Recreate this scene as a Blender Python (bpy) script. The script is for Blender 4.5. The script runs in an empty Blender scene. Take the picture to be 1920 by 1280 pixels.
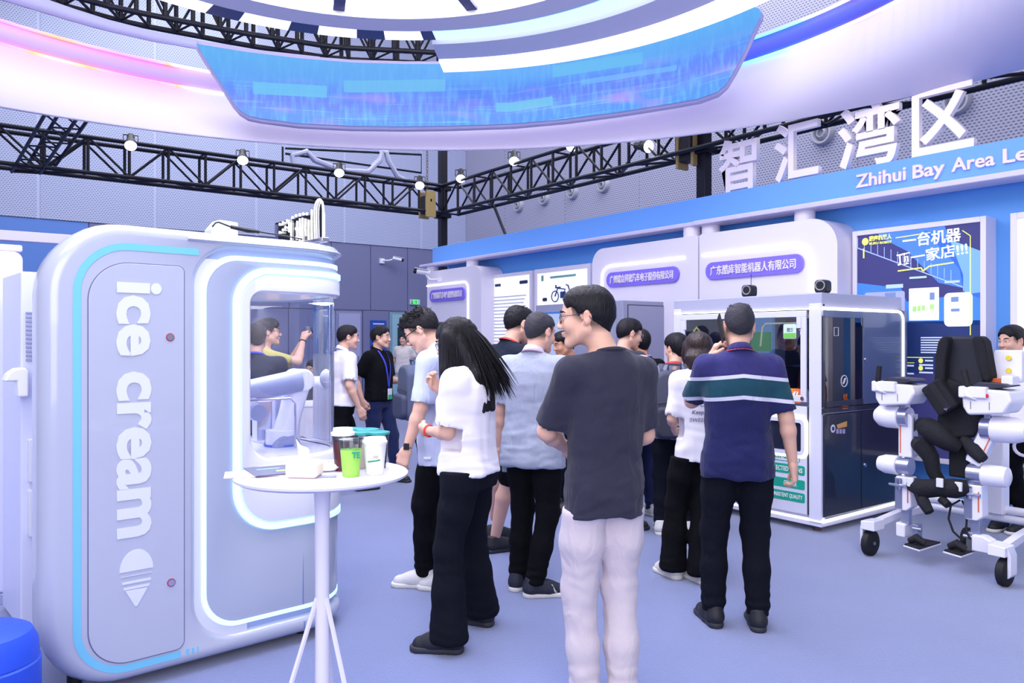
import bpy, math, random
import numpy as np
from mathutils import Vector, Matrix
from mathutils.bvhtree import BVHTree

random.seed(7)
rng = np.random.default_rng(7)
PI = math.pi
SC = bpy.context.scene
COL = SC.collection
R = math.radians

# ------------------------------------------------------------------ camera, world, light, exposure
FPX = 1470.0
CAMZ = 1.5
cam = bpy.data.cameras.new('camera')
cam.sensor_width = 36.0
cam.lens = FPX / 1920 * 36.0
cam.clip_end = 200
cam_o = bpy.data.objects.new('camera', cam)
cam_o.location = (0, 0, CAMZ)
cam_o.rotation_euler = (PI / 2, 0, 0)
COL.objects.link(cam_o)
SC.camera = cam_o

def srgb(c):
    out = []
    for v in c[:3]:
        v = v / 255.0
        out.append(v / 12.92 if v <= 0.04045 else ((v + 0.055) / 1.055) ** 2.4)
    return tuple(out)

world = bpy.data.worlds.new('hall_air')
SC.world = world
world.use_nodes = True
bgn = world.node_tree.nodes['Background']
bgn.inputs['Color'].default_value = (*srgb((228, 230, 248)), 1)
bgn.inputs['Strength'].default_value = 0.58

def area(name, loc, size, energy, color, target=None, sy=None):
    l = bpy.data.lights.new(name, 'AREA')
    l.energy = energy
    l.color = color
    l.shape = 'RECTANGLE'
    l.size = size
    l.size_y = sy or size
    o = bpy.data.objects.new(name, l)
    o.location = loc
    if target is not None:
        d = Vector(target) - Vector(loc)
        o.rotation_euler = d.to_track_quat('-Z', 'Y').to_euler()
    COL.objects.link(o)
    return o

area('hall_and_fill_light', (-1.0, 1.0, 8.2), 7.0, 560, (0.97, 0.96, 1.0), (0.2, 5.0, 0.0))
area('canopy_light', (-0.95, 4.75, 4.33), 3.6, 60, (0.98, 0.96, 1.0), (-0.95, 4.75, 0.0))
area('hall_and_fill_light', (3.5, 13.0, 9.0), 7.0, 760, (0.93, 0.94, 1.0), (1.0, 13.0, 0.0))
area('hall_and_fill_light', (-5.0, 13.0, 8.8), 6.0, 420, (0.92, 0.93, 1.0), (-4.0, 15.0, 1.0))
area('hall_and_fill_light', (0.5, -4.5, 3.2), 5.0, 270, (0.98, 0.97, 1.0), (0.2, 7.0, 4.2))  # added front fill behind the camera, not a lamp of the hall

area('hall_and_fill_light', (-0.9, 0.0, 3.1), 3.0, 70, (0.97, 0.95, 1.0), (-0.9, 5.2, 4.6))  # added uplight that brightens the canopy undersides, no real fixture here

SC.view_settings.view_transform = 'Standard'
SC.view_settings.look = 'None'
SC.view_settings.gamma = 1.0
SC.view_settings.use_curve_mapping = False
SC.view_settings.exposure = -0.08

# ------------------------------------------------------------------ materials
MATS = {}

def mat(name, col, rough=0.5, metal=0.0, emit=0.0, ecol=None, bump=0.0, bscale=60, noise=0.0, nscale=8,
        trans=0.0, alpha=1.0, coat=0.0, ior=1.45, stretch=None, spec=0.5, sheen=0.0):
    if name in MATS:
        return MATS[name]
    m = bpy.data.materials.new(name)
    m.use_nodes = True
    nt = m.node_tree
    b = nt.nodes['Principled BSDF']
    c = srgb(col)
    b.inputs['Base Color'].default_value = (*c, 1)
    b.inputs['Roughness'].default_value = rough
    b.inputs['Metallic'].default_value = metal
    b.inputs['IOR'].default_value = ior
    b.inputs['Specular IOR Level'].default_value = spec
    b.inputs['Transmission Weight'].default_value = trans
    b.inputs['Alpha'].default_value = alpha
    b.inputs['Coat Weight'].default_value = coat
    if sheen:
        b.inputs['Sheen Weight'].default_value = sheen
    if emit:
        e = srgb(ecol or col)
        b.inputs['Emission Color'].default_value = (*e, 1)
        b.inputs['Emission Strength'].default_value = emit
    if bump or noise:
        tc = nt.nodes.new('ShaderNodeTexCoord')
        mp = nt.nodes.new('ShaderNodeMapping')
        if stretch:
            mp.inputs['Scale'].default_value = stretch
        nt.links.new(tc.outputs['Object'], mp.inputs['Vector'])
    if noise:
        n = nt.nodes.new('ShaderNodeTexNoise')
        n.inputs['Scale'].default_value = nscale
        n.inputs['Detail'].default_value = 4
        nt.links.new(mp.outputs['Vector'], n.inputs['Vector'])
        mx = nt.nodes.new('ShaderNodeMix')
        mx.data_type = 'RGBA'
        mx.inputs[6].default_value = (*[v * (1 - noise) for v in c], 1)
        mx.inputs[7].default_value = (*[min(1, v * (1 + noise)) for v in c], 1)
        nt.links.new(n.outputs['Fac'], mx.inputs[0])
        nt.links.new(mx.outputs[2], b.inputs['Base Color'])
    if bump:
        n = nt.nodes.new('ShaderNodeTexNoise')
        n.inputs['Scale'].default_value = bscale
        n.inputs['Detail'].default_value = 3
        nt.links.new(mp.outputs['Vector'], n.inputs['Vector'])
        bp = nt.nodes.new('ShaderNodeBump')
        bp.inputs['Strength'].default_value = bump
        bp.inputs['Distance'].default_value = 0.01
        nt.links.new(n.outputs['Fac'], bp.inputs['Height'])
        nt.links.new(bp.outputs['Normal'], b.inputs['Normal'])
    MATS[name] = m
    return m

def glow(name, col, s):
    """a surface that gives off light"""
    if name in MATS:
        return MATS[name]
    m = bpy.data.materials.new(name)
    m.use_nodes = True
    nt = m.node_tree
    b = nt.nodes['Principled BSDF']
    b.inputs['Base Color'].default_value = (*srgb(col), 1)
    b.inputs['Roughness'].default_value = 0.6
    b.inputs['Emission Color'].default_value = (*srgb(col), 1)
    b.inputs['Emission Strength'].default_value = s
    MATS[name] = m
    return m

def clear(name, col=(235, 240, 255), rough=0.02, mixf=0.12):
    """thin clear sheet: mostly see-through with a Fresnel reflection"""
    if name in MATS:
        return MATS[name]
    m = bpy.data.materials.new(name)
    m.use_nodes = True
    nt = m.node_tree
    nt.nodes.clear()
    out = nt.nodes.new('ShaderNodeOutputMaterial')
    tr = nt.nodes.new('ShaderNodeBsdfTransparent')
    tr.inputs['Color'].default_value = (*srgb(col), 1)
    gl = nt.nodes.new('ShaderNodeBsdfGlossy')
    gl.inputs['Roughness'].default_value = rough
    fr = nt.nodes.new('ShaderNodeFresnel')
    fr.inputs['IOR'].default_value = 1.45
    ad = nt.nodes.new('ShaderNodeMath')
    ad.operation = 'ADD'
    ad.inputs[1].default_value = mixf
    mx = nt.nodes.new('ShaderNodeMixShader')
    nt.links.new(fr.outputs[0], ad.inputs[0])
    nt.links.new(ad.outputs[0], mx.inputs[0])
    nt.links.new(tr.outputs[0], mx.inputs[1])
    nt.links.new(gl.outputs[0], mx.inputs[2])
    nt.links.new(mx.outputs[0], out.inputs[0])
    MATS[name] = m
    return m

# ------------------------------------------------------------------ objects
def link(o, parent=None):
    COL.objects.link(o)
    if parent is not None:
        o.parent = parent
    return o

def tag(o, label=None, cat=None, group=None, kind=None):
    if label: o['label'] = label
    if cat: o['category'] = cat
    if group: o['group'] = group
    if kind: o['kind'] = kind
    return o

def thing(name, label, cat, loc=(0, 0, 0), rz=0.0, group=None):
    o = bpy.data.objects.new(name, None)
    o.empty_display_size = 0.1
    o.location = loc
    o.rotation_euler = (0, 0, rz)
    COL.objects.link(o)
    return tag(o, label, cat, group)

class MB:
    """collects shapes; build() links them as ONE mesh object"""
    def __init__(s, M=None):
        s.v = []; s.f = []; s.M = M or Matrix.Identity(4)
    def add(s, vs, fs, M=None):
        n = len(s.v)
        T = s.M @ M if M is not None else s.M
        s.v += [tuple(T @ Vector(p)) for p in vs]
        s.f += [tuple(i + n for i in f) for f in fs]
        return s
    def box(s, x0, x1, y0, y1, z0, z1, M=None):
        vs = [(x, y, z) for z in (z0, z1) for y in (y0, y1) for x in (x0, x1)]
        fs = [(0, 2, 3, 1), (4, 5, 7, 6), (0, 1, 5, 4), (2, 6, 7, 3), (0, 4, 6, 2), (1, 3, 7, 5)]
        return s.add(vs, fs, M)
    def cyl(s, p0, p1, r0, r1=None, n=12, cap=True, M=None):
        r1 = r0 if r1 is None else r1
        p0 = Vector(p0); p1 = Vector(p1)
        q = (p1 - p0).to_track_quat('Z', 'Y').to_matrix()
        vs = []; fs = []
        for p, r in ((p0, r0), (p1, r1)):
            for i in range(n):
                a = 2 * PI * i / n
                vs.append(tuple(p + q @ Vector((r * math.cos(a), r * math.sin(a), 0))))
        for i in range(n):
            j = (i + 1) % n
            fs.append((i, j, n + j, n + i))
        if cap:
            fs.append(tuple(range(n - 1, -1, -1))); fs.append(tuple(range(n, 2 * n)))
        return s.add(vs, fs, M)
    def tube(s, pts, r, n=8, closed=False, M=None):
        pts = [Vector(p) for p in pts]
        N = len(pts)
        rs = r if isinstance(r, (list, tuple)) else [r] * N
        up = Vector((0, 0, 1)); vs = []; fs = []
        prev = None
        for i, p in enumerate(pts):
            a = pts[(i - 1) % N] if (closed or i > 0) else p
            b = pts[(i + 1) % N] if (closed or i < N - 1) else p
            t = (b - a).normalized()
            if prev is None:
                u = t.orthogonal().normalized()
            else:
                u = (prev - t * prev.dot(t)).normalized()
            prev = u
            w = t.cross(u)
            for k in range(n):
                an = 2 * PI * k / n
                vs.append(tuple(p + (u * math.cos(an) + w * math.sin(an)) * rs[i]))
        for i in range(N if closed else N - 1):
            j = (i + 1) % N
            for k in range(n):
                l = (k + 1) % n
                fs.append((i * n + k, i * n + l, j * n + l, j * n + k))
        if not closed:
            fs.append(tuple(range(n - 1, -1, -1)))
            fs.append(tuple(range((N - 1) * n, N * n)))
        return s.add(vs, fs, M)
    def lathe(s, prof, n=24, c=(0, 0, 0), M=None):
        vs = []; fs = []
        for r, z in prof:
            for k in range(n):
                a = 2 * PI * k / n
                vs.append((c[0] + r * math.cos(a), c[1] + r * math.sin(a), c[2] + z))
        for i in range(len(prof) - 1):
            for k in range(n):
                l = (k + 1) % n
                fs.append((i * n + k, i * n + l, (i + 1) * n + l, (i + 1) * n + k))
        if prof[0][0] > 1e-5: fs.append(tuple(range(n - 1, -1, -1)))
        if prof[-1][0] > 1e-5: fs.append(tuple(range((len(prof) - 1) * n, len(prof) * n)))
        return s.add(vs, fs, M)
    def prism(s, pts, y0, y1, M=None):
        """outline in (x, z), extruded along y"""
        n = len(pts)
        ar = sum(pts[i][0] * pts[(i + 1) % n][1] - pts[(i + 1) % n][0] * pts[i][1] for i in range(n))
        if ar < 0: pts = pts[::-1]
        vs = [(x, y0, z) for x, z in pts] + [(x, y1, z) for x, z in pts]
        fs = [tuple(range(n)), tuple(range(2 * n - 1, n - 1, -1))]
        for i in range(n):
            j = (i + 1) % n
            fs.append((i, n + i, n + j, j))
        return s.add(vs, fs, M)
    def hprism(s, pts, z0, z1, M=None):
        """outline in (x, y), extruded along z"""
        n = len(pts)
        ar = sum(pts[i][0] * pts[(i + 1) % n][1] - pts[(i + 1) % n][0] * pts[i][1] for i in range(n))
        if ar < 0: pts = pts[::-1]
        vs = [(x, y, z0) for x, y in pts] + [(x, y, z1) for x, y in pts]
        fs = [tuple(range(n - 1, -1, -1)), tuple(range(n, 2 * n))]
        for i in range(n):
            j = (i + 1) % n
            fs.append((i, j, n + j, n + i))
        return s.add(vs, fs, M)
    def sphere(s, c, r, n=16, m=10, M=None):
        rx, ry, rz = r if isinstance(r, (tuple, list)) else (r, r, r)
        vs = [(c[0], c[1], c[2] - rz)]
        for i in range(1, m):
            ph = PI * i / m
            for k in range(n):
                a = 2 * PI * k / n
                vs.append((c[0] + rx * math.sin(ph) * math.cos(a), c[1] + ry * math.sin(ph) * math.sin(a), c[2] - rz * math.cos(ph)))
        vs.append((c[0], c[1], c[2] + rz))
        fs = []
        for k in range(n):
            l = (k + 1) % n
            fs.append((0, 1 + l, 1 + k))
            for i in range(m - 2):
                fs.append((1 + i * n + k, 1 + i * n + l, 1 + (i + 1) * n + l, 1 + (i + 1) * n + k))
            fs.append((len(vs) - 1, 1 + (m - 2) * n + k, 1 + (m - 2) * n + l))
        return s.add(vs, fs, M)
    def ribbon(s, A, B, M=None):
        n = len(A)
        return s.add(list(A) + list(B), [(i, i + 1, n + i + 1, n + i) for i in range(n - 1)], M)
    def build(s, name, m, parent=None, smooth=True, bev=0.0, seg=2, ang=35, solid=0.0):
        me = bpy.data.meshes.new(name)
        me.from_pydata(s.v, [], s.f)
        me.update()
        return mkobj(name, me, m, parent, smooth, bev, seg, ang, solid)

def mkobj(name, me, m, parent=None, smooth=True, bev=0.0, seg=2, ang=35, solid=0.0):
    o = bpy.data.objects.new(name, me)
    if m is not None:
        for mm in (m if isinstance(m, (list, tuple)) else [m]):
            me.materials.append(mm)
    link(o, parent)
    if smooth:
        me.shade_smooth()
        try:
            me.set_sharp_from_angle(angle=R(ang))
        except Exception:
            pass
    if solid:
        d = o.modifiers.new('solid', 'SOLIDIFY'); d.thickness = solid; d.offset = 0
    if bev:
        b = o.modifiers.new('bevel', 'BEVEL')
        b.width = bev; b.segments = seg; b.limit_method = 'ANGLE'; b.angle_limit = R(30)
        b.harden_normals = True
    return o

def rrect(x0, x1, z0, z1, r, n=8):
    """rounded rectangle outline; r = one radius or (bottom-left, bottom-right, top-right, top-left)"""
    if not isinstance(r, (tuple, list)): r = (r,) * 4
    out = []
    for (cx, cz, a0, rr) in ((x0 + r[0], z0 + r[0], PI, r[0]), (x1 - r[1], z0 + r[1], 1.5 * PI, r[1]),
                             (x1 - r[2], z1 - r[2], 0, r[2]), (x0 + r[3], z1 - r[3], 0.5 * PI, r[3])):
        if rr < 1e-4:
            out.append((cx, cz)); continue
        for i in range(n + 1):
            a = a0 + 0.5 * PI * i / n
            out.append((cx + rr * math.cos(a), cz + rr * math.sin(a)))
    return out

_tc = None
def text_mesh(body, w=None, h=None, depth=0.004, bold=0.0, shear=0.0, align='LEFT', sx=None):
    """lettering in the x-z plane facing -y, lower left at the origin, fitted to w and / or h"""
    c = bpy.data.curves.new('lettering', 'FONT')
    c.body = body
    c.offset = bold
    c.shear = shear
    c.extrude = 0.001
    c.resolution_u = 3
    c.align_x = align
    o = bpy.data.objects.new('tmp', c)
    COL.objects.link(o)
    dg = bpy.context.evaluated_depsgraph_get()
    me = bpy.data.meshes.new_from_object(o.evaluated_get(dg))
    bpy.data.objects.remove(o); bpy.data.curves.remove(c)
    n = len(me.vertices)
    co = np.empty(n * 3); me.vertices.foreach_get('co', co); co = co.reshape(-1, 3)
    lo = co.min(0); hi = co.max(0)
    s = co - lo
    W, Hh = hi[0] - lo[0], hi[1] - lo[1]
    kx = (w / W) if w else (h / Hh)
    kz = (h / Hh) if h else (w / W)
    out = np.zeros_like(co)
    out[:, 0] = s[:, 0] * kx
    out[:, 2] = s[:, 1] * kz
    out[:, 1] = -(s[:, 2] / 0.002) * depth
    me.vertices.foreach_set('co', out.ravel()); me.update()
    me.materials.clear()
    return me

def text(name, body, m, parent, loc, w=None, h=None, depth=0.004, bold=0.0, shear=0.0, M=None):
    me = text_mesh(body, w, h, depth, bold, shear)
    T = Matrix.Translation(loc)
    if M is not None: T = T @ M
    me.transform(T)
    o = mkobj(name, me, m, parent, smooth=False)
    return o

# ------------------------------------------------------------------ frames: rotated vertical planes
class Frame:
    """x along, y away, z up; origin at ox, oy"""
    def __init__(s, deg, ox=0, oy=0):
        s.a = R(deg); s.ox = ox; s.oy = oy
        s.ux = (math.cos(s.a), math.sin(s.a)); s.uy = (-math.sin(s.a), math.cos(s.a))
    def loc(s, X, Y):
        dx, dy = X - s.ox, Y - s.oy
        return (dx * s.ux[0] + dy * s.ux[1], dx * s.uy[0] + dy * s.uy[1])
    def world(s, x, y, z=0):
        return (s.ox + x * s.ux[0] + y * s.uy[0], s.oy + x * s.ux[1] + y * s.uy[1], z)
    def hit(s, px, py, k):
        """where the sight line through a photo pixel meets the plane y = k: (x, z)"""
        dx = (px - 960) / FPX
        c0 = -s.ox * s.uy[0] - s.oy * s.uy[1]
        t = (k - c0) / (dx * s.uy[0] + s.uy[1])
        X, Y = dx * t, t
        return (s.loc(X, Y)[0], CAMZ + (640 - py) / FPX * t)

def W(px, py, Y):
    return Vector(((px - 960) / FPX * Y, Y, CAMZ + (640 - py) / FPX * Y))

FR = Frame(-53.7)     # right booth wall and everything parallel to it (plane y = const runs along it)
FB = Frame(36.3)      # rear hall wall
# ------------------------------------------------------------------ shared materials
LAV = mat('lavender_white', (238, 232, 248), rough=0.35, coat=0.2)
LAV2 = mat('lavender_trim', (216, 210, 240), rough=0.4)
WHITE = mat('white_plastic', (238, 238, 248), rough=0.3, coat=0.3)
BLUE = mat('booth_blue', (106, 176, 250), rough=0.55)
BLUE2 = mat('fascia_blue', (112, 172, 252), rough=0.5)
BLACK = mat('black_metal', (26, 26, 40), rough=0.4, metal=0.3)
BLACKP = mat('black_plastic', (22, 22, 28), rough=0.45)
CHROME = mat('chrome', (205, 208, 225), rough=0.2, metal=1.0)
LEDW = glow('white_led', (255, 250, 240), 2.6)
LEDW2 = glow('soft_white_led', (250, 250, 255), 1.5)
LEDC = glow('ice_blue_led', (190, 232, 255), 1.02)
GREY = mat('grey_cabinet', (158, 160, 188), rough=0.45)
DARKGREY = mat('dark_line', (60, 62, 80), rough=0.6)

# ------------------------------------------------------------------ carpet
def carpet_mat():
    m = mat('blue_carpet', (128, 143, 205), rough=0.9, spec=0.25, sheen=0.7)
    nt = m.node_tree; b = nt.nodes['Principled BSDF']
    tc = nt.nodes.new('ShaderNodeTexCoord')
    n1 = nt.nodes.new('ShaderNodeTexNoise'); n1.inputs['Scale'].default_value = 1.4; n1.inputs['Detail'].default_value = 5
    n2 = nt.nodes.new('ShaderNodeTexNoise'); n2.inputs['Scale'].default_value = 130; n2.inputs['Detail'].default_value = 2
    nt.links.new(tc.outputs['Object'], n1.inputs['Vector']); nt.links.new(tc.outputs['Object'], n2.inputs['Vector'])
    mx = nt.nodes.new('ShaderNodeMix'); mx.data_type = 'RGBA'
    mx.inputs[6].default_value = (*srgb((88, 104, 160)), 1); mx.inputs[7].default_value = (*srgb((110, 123, 180)), 1)
    nt.links.new(n1.outputs['Fac'], mx.inputs[0])
    mx2 = nt.nodes.new('ShaderNodeMix'); mx2.data_type = 'RGBA'; mx2.blend_type = 'MULTIPLY'; mx2.inputs[0].default_value = 0.35
    nt.links.new(mx.outputs[2], mx2.inputs[6]); nt.links.new(n2.outputs['Color'], mx2.inputs[7])
    mx3 = nt.nodes.new('ShaderNodeHueSaturation'); mx3.inputs['Value'].default_value = 1.2
    nt.links.new(mx.outputs[2], b.inputs['Base Color'])
    bp = nt.nodes.new('ShaderNodeBump'); bp.inputs['Strength'].default_value = 0.5; bp.inputs['Distance'].default_value = 0.006
    nt.links.new(n2.outputs['Fac'], bp.inputs['Height']); nt.links.new(bp.outputs['Normal'], b.inputs['Normal'])
    return m
fl = MB().box(-16, 16, -6, 30, -0.05, 0).build('floor', carpet_mat(), smooth=False)
tag(fl, kind='structure')

# ------------------------------------------------------------------ hall walls
def perf_mat(name, col, hole, scale=1.0):
    m = mat(name, col, rough=0.55, metal=0.0)
    nt = m.node_tree; b = nt.nodes['Principled BSDF']
    tc = nt.nodes.new('ShaderNodeTexCoord')
    sp = nt.nodes.new('ShaderNodeSeparateXYZ'); nt.links.new(tc.outputs['Object'], sp.inputs[0])
    def M_(op, a, b_=None, c=None):
        n = nt.nodes.new('ShaderNodeMath'); n.operation = op
        for i, v in enumerate((a, b_, c)):
            if v is None: continue
            if isinstance(v, (int, float)): n.inputs[i].default_value = v
            else: nt.links.new(v, n.inputs[i])
        return n.outputs[0]
    px_, pz_ = 0.052 * scale, 0.036 * scale
    u = M_('DIVIDE', sp.outputs[0], px_); w = M_('DIVIDE', sp.outputs[2], pz_)
    row = M_('FLOOR', w)
    odd = M_('MULTIPLY', M_('MODULO', row, 2.0), 0.5)
    fu = M_('SUBTRACT', M_('FRACT', M_('ADD', u, odd)), 0.5)
    fw = M_('SUBTRACT', M_('FRACT', w), 0.5)
    d = M_('ADD', M_('POWER', M_('ABSOLUTE', M_('DIVIDE', fu, 0.34)), 2.0), M_('POWER', M_('ABSOLUTE', M_('DIVIDE', fw, 0.22)), 2.0))
    h = M_('LESS_THAN', d, 1.0)
    mx = nt.nodes.new('ShaderNodeMix'); mx.data_type = 'RGBA'
    mx.inputs[6].default_value = (*srgb(col), 1); mx.inputs[7].default_value = (*srgb(hole), 1)
    nt.links.new(h, mx.inputs[0]); nt.links.new(mx.outputs[2], b.inputs['Base Color'])
    return m
PERF = perf_mat('perforated_panel', (184, 192, 222), (112, 122, 166))
PERF2 = perf_mat('perforated_panel_grey', (176, 176, 200), (104, 104, 130), 1.15)
SEAM = mat('wall_backing', (188, 196, 226), rough=0.7)
GWALL = mat('grey_wall_panel', (118, 122, 160), rough=0.5)
BWALL = mat('blue_wall_panel', (96, 138, 215), rough=0.5)

def frame_obj(name, fr, y=0.0):
    """an Empty that carries a rotated frame's pieces"""
    o = bpy.data.objects.new(name, None); o.rotation_euler = (0, 0, fr.a); o.location = (fr.ox, fr.oy, 0); COL.objects.link(o)
    return o
wb = frame_obj('wall_back', FB); tag(wb, kind='structure')
MB().box(-8, 11.35, 17.482, 17.7, 3.86, 10).box(-8, 11.35, 17.55, 17.7, 0, 3.86).build('backing', SEAM, wb, smooth=False)
seams = [-6.8, -4.7, -2.6, -0.5, 1.581, 3.66, 5.76, 7.87, 9.97, 11.34]
for a, b in zip(seams[:-1], seams[1:]):
    MB().box(a + 0.03, b - 0.03, 17.47, 17.55, 3.86, 10).build('panel', PERF, wb, smooth=False)
x = 11.34 - 0.0
lows = [7.54, 8.56, 9.58, 10.6, 11.34]
k = 7.54
while k > 3.4: k -= 1.02; lows.insert(0, k)
for a, b in zip(lows[:-1], lows[1:]):
    MB().box(a + 0.008, b - 0.008, 17.49, 17.55, 2.27, 3.85).build('panel', GWALL, wb, smooth=False)
k = lows[0]
while k > -7:
    MB().box(k - 1.9 + 0.012, k - 0.012, 17.49, 17.55, 1.2, 3.85).build('panel', BWALL, wb, smooth=False); k -= 1.9
lowp = [3.5, 5.0, 6.5, 7.6]
for a, b in zip(lowp[:-1], lowp[1:]):
    MB().box(a + 0.008, b - 0.008, 17.49, 17.55, 0, 2.25).build('panel', GWALL, wb, smooth=False)
MB().box(8.36, 9.06, 17.49, 17.55, 0, 2.25).build('panel', GWALL, wb, smooth=False)

DOORM = mat('grey_door_leaf', (164, 168, 205), rough=0.45)
TEAL = mat('pale_teal_glass', (150, 190, 205), rough=0.15, coat=0.4)
d1 = frame_obj('door_1', FB); tag(d1, kind='structure')
MB().box(7.66, 8.34, 17.50, 17.56, 0, 2.23).build('door_frame', mat('door_frame_grey', (136, 140, 180)), d1, smooth=False)
MB().box(7.72, 8.28, 17.46, 17.50, 0.01, 2.17).build('door_leaf', DOORM, d1, bev=0.004)
MB().box(8.20, 8.23, 17.43, 17.46, 0.95, 1.15).build('door_handle', CHROME, d1)
d2 = frame_obj('door_2', FB); tag(d2, kind='structure')
MB().box(9.08, 11.3, 17.50, 17.56, 0, 2.23).build('door_frame', mat('teal_frame', (126, 160, 180)), d2, smooth=False)
MB().box(9.14, 9.66, 17.46, 17.50, 0.01, 2.17).build('door_leaf', TEAL, d2, bev=0.004)
MB().box(9.28, 9.55, 17.45, 17.462, 0.25, 1.85).build('door_glass', mat('dark_glass', (40, 62, 66), rough=0.1), d2, smooth=False)
MB().box(9.72, 11.25, 17.46, 17.50, 0.01, 2.17).build('door_leaf', TEAL, d2, bev=0.004)
MB().box(9.72, 11.25, 17.44, 17.46, 1.83, 1.92).build('door_rail', mat('door_blue', (66, 132, 226)), d2, smooth=False)

wr = frame_obj('wall_right', FR); tag(wr, kind='structure')
MB().box(-17.62, 6, 11.332, 11.55, 0, 10).build('backing', mat('wall_backing_grey', (172, 174, 198)), wr, smooth=False)
sx = [-17.5, -15.7, -13.4, -11.1, -8.8, -6.5, -4.2, -1.9, 0.4]
for a, b in zip(sx[:-1], sx[1:]):
    MB().box(a + 0.015, b - 0.015, 11.32, 11.4, 0.2, 10).build('panel', PERF2, wr, smooth=False)

# round air nozzles on the right hall wall
for i, (px, py) in enumerate(((973, 385), (1021, 372), (1074, 360), (1132, 347), (1543, 250), (1655, 225), (1795, 190))):
    x, z = FR.hit(px, py, 11.3)
    rr = 0.16 if i < 4 else 0.19
    lab = ['round grey air nozzle nearest the truss corner column', 'round grey air nozzle second from the truss corner', 'round grey air nozzle third from the truss corner',
           'round grey air nozzle rightmost of the four under the right truss', 'round grey air nozzle right of the second character above the fascia',
           'round grey air nozzle partly behind the third character', 'round grey air nozzle showing through the fourth character'][i]
    t = thing('air_nozzle', lab, 'vent', FR.world(x, 11.32, z), FR.a, 'round air nozzles on the hall wall')
    MY = Matrix.Rotation(PI / 2, 4, 'X')
    MB(MY).lathe([(rr, 0), (rr, 0.05), (rr * 0.88, 0.09), (rr * 0.72, 0.09), (rr * 0.62, 0.03), (rr * 0.6, 0.01)], 28).build('nozzle_ring', mat('nozzle_grey', (176, 176, 190), rough=0.4), t)
    MB(MY).lathe([(rr * 0.6, 0.0), (rr * 0.5, 0.06), (rr * 0.36, 0.10), (rr * 0.30, 0.10), (rr * 0.27, 0.04)], 24).build('nozzle_cone', mat('nozzle_grey', (176, 176, 190)), t)
    MB(MY).lathe([(rr * 0.29, 0.03), (0.0, 0.031)], 20).build('nozzle_throat', mat('nozzle_dark', (28, 28, 34)), t)

# blue raised floor strip by the doors
bs = frame_obj('carpet_strip', FB)
tag(bs, 'bright blue carpet strip on the floor in front of the far doors', 'carpet')
MB().box(4.6, 11.3, 16.7, 17.44, 0.0, 0.015).build('strip', mat('bright_blue_carpet', (42, 112, 214), rough=0.9), bs, smooth=False)

# exit sign, blue notice, wall cameras
x, z = FB.hit(780, 566, 17.4)
t = thing('exit_sign', 'small green lit exit sign with running figure on the grey wall', 'sign', FB.world(x, 17.49, z), FB.a)
MB().box(-0.14, 0.14, -0.05, 0, -0.065, 0.065).build('housing', mat('sign_pale', (196, 226, 214)), t, bev=0.005)
MB().box(-0.045, 0.065, -0.056, -0.05, -0.055, 0.055).build('lit_panel', glow('exit_green', (50, 225, 90), 1.2), t, smooth=False)
g = MB().box(-0.125, -0.06, -0.056, -0.05, -0.04, -0.028).box(-0.1, -0.08, -0.056, -0.05, -0.04, 0.04).box(-0.02, -0.01, -0.06, -0.056, -0.04, 0.04).box(0.01, 0.035, -0.06, -0.056, -0.04, 0.04)
g.build('sign_marks', mat('sign_dark_green', (80, 140, 110)), t, smooth=False)
x0, z0 = FB.hit(696, 600, 17.4); x1, _ = FB.hit(727, 600, 17.4)
t = thing('blue_notice', 'tall blue notice with small white lettering between the far doors', 'sign', FB.world((x0 + x1) / 2, 17.48, 0), FB.a)
MB().box(-0.21, 0.21, -0.03, 0, 1.15, z0).build('board', mat('notice_blue', (36, 78, 178), rough=0.4), t, smooth=False)
WT = mat('white_print', (235, 238, 250))
nb = MB()
for r_, (w_, zz) in enumerate(((0.3, 1.92), (0.22, 1.78), (0.3, 1.6), (0.26, 1.52), (0.3, 1.44))):
    nb.box(-w_ / 2, w_ / 2, -0.033, -0.03, zz, zz + 0.025)
nb.build('lettering', WT, t, smooth=False)

def bullet_camera(M, t):
    MB(M).cyl((0, 0, 0), (0, -0.22, 0), 0.042, 0.042, 16).build('housing', WHITE, t)
    MB(M).cyl((0, -0.22, 0), (0, -0.27, 0), 0.044, 0.038, 16).build('lens_hood', BLACKP, t)
    MB(M).box(-0.05, 0.05, -0.26, -0.02, 0.042, 0.052).build('sun_shield', WHITE, t, bev=0.003)
x, z = FB.hit(735, 485, 17.2)
t = thing('security_camera', 'white bullet security camera on the grey far wall', 'camera', FB.world(x, 17.49, z), FB.a)
bullet_camera(Matrix.Translation((0.06, -0.22, 0.03)) @ Matrix.Rotation(R(60), 4, 'Z') @ Matrix.Rotation(R(12), 4, 'X'), t)
MB().box(-0.2, -0.08, -0.06, 0, -0.1, 0.02).tube([(-0.14, -0.05, -0.03), (-0.02, -0.16, -0.03), (0.06, -0.22, 0)], 0.018, 8).build('bracket', WHITE, t)

# ------------------------------------------------------------------ booth wall on the right
tw = frame_obj('wall_booth', FR); tag(tw, kind='structure')
MB().box(-11.6, -0.6, 7.16, 7.4, 0, 2.84).build('blue_backing', BLUE, tw, smooth=False)
MB().box(-11.88, -0.6, 7.0, 7.42, 2.825, 3.137).build('fascia', BLUE2, tw, bev=0.004)
MB().box(-12.0, -5.80, 6.80, 7.02, 2.79, 2.835).build('ledge', LAV2, tw, bev=0.01)
MB().box(-5.80, -0.6, 6.74, 7.02, 2.78, 2.83).build('ledge', LAV2, tw, bev=0.01)
for px_ in (811, 886, 1298, 1333, 1509):
    x, _ = FR.hit(px_, 480, 6.92)
    MB().cyl((x, 6.92, 2.6), (x, 6.92, 2.80), 0.10, n=24).build('post', LAV, tw)

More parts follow.
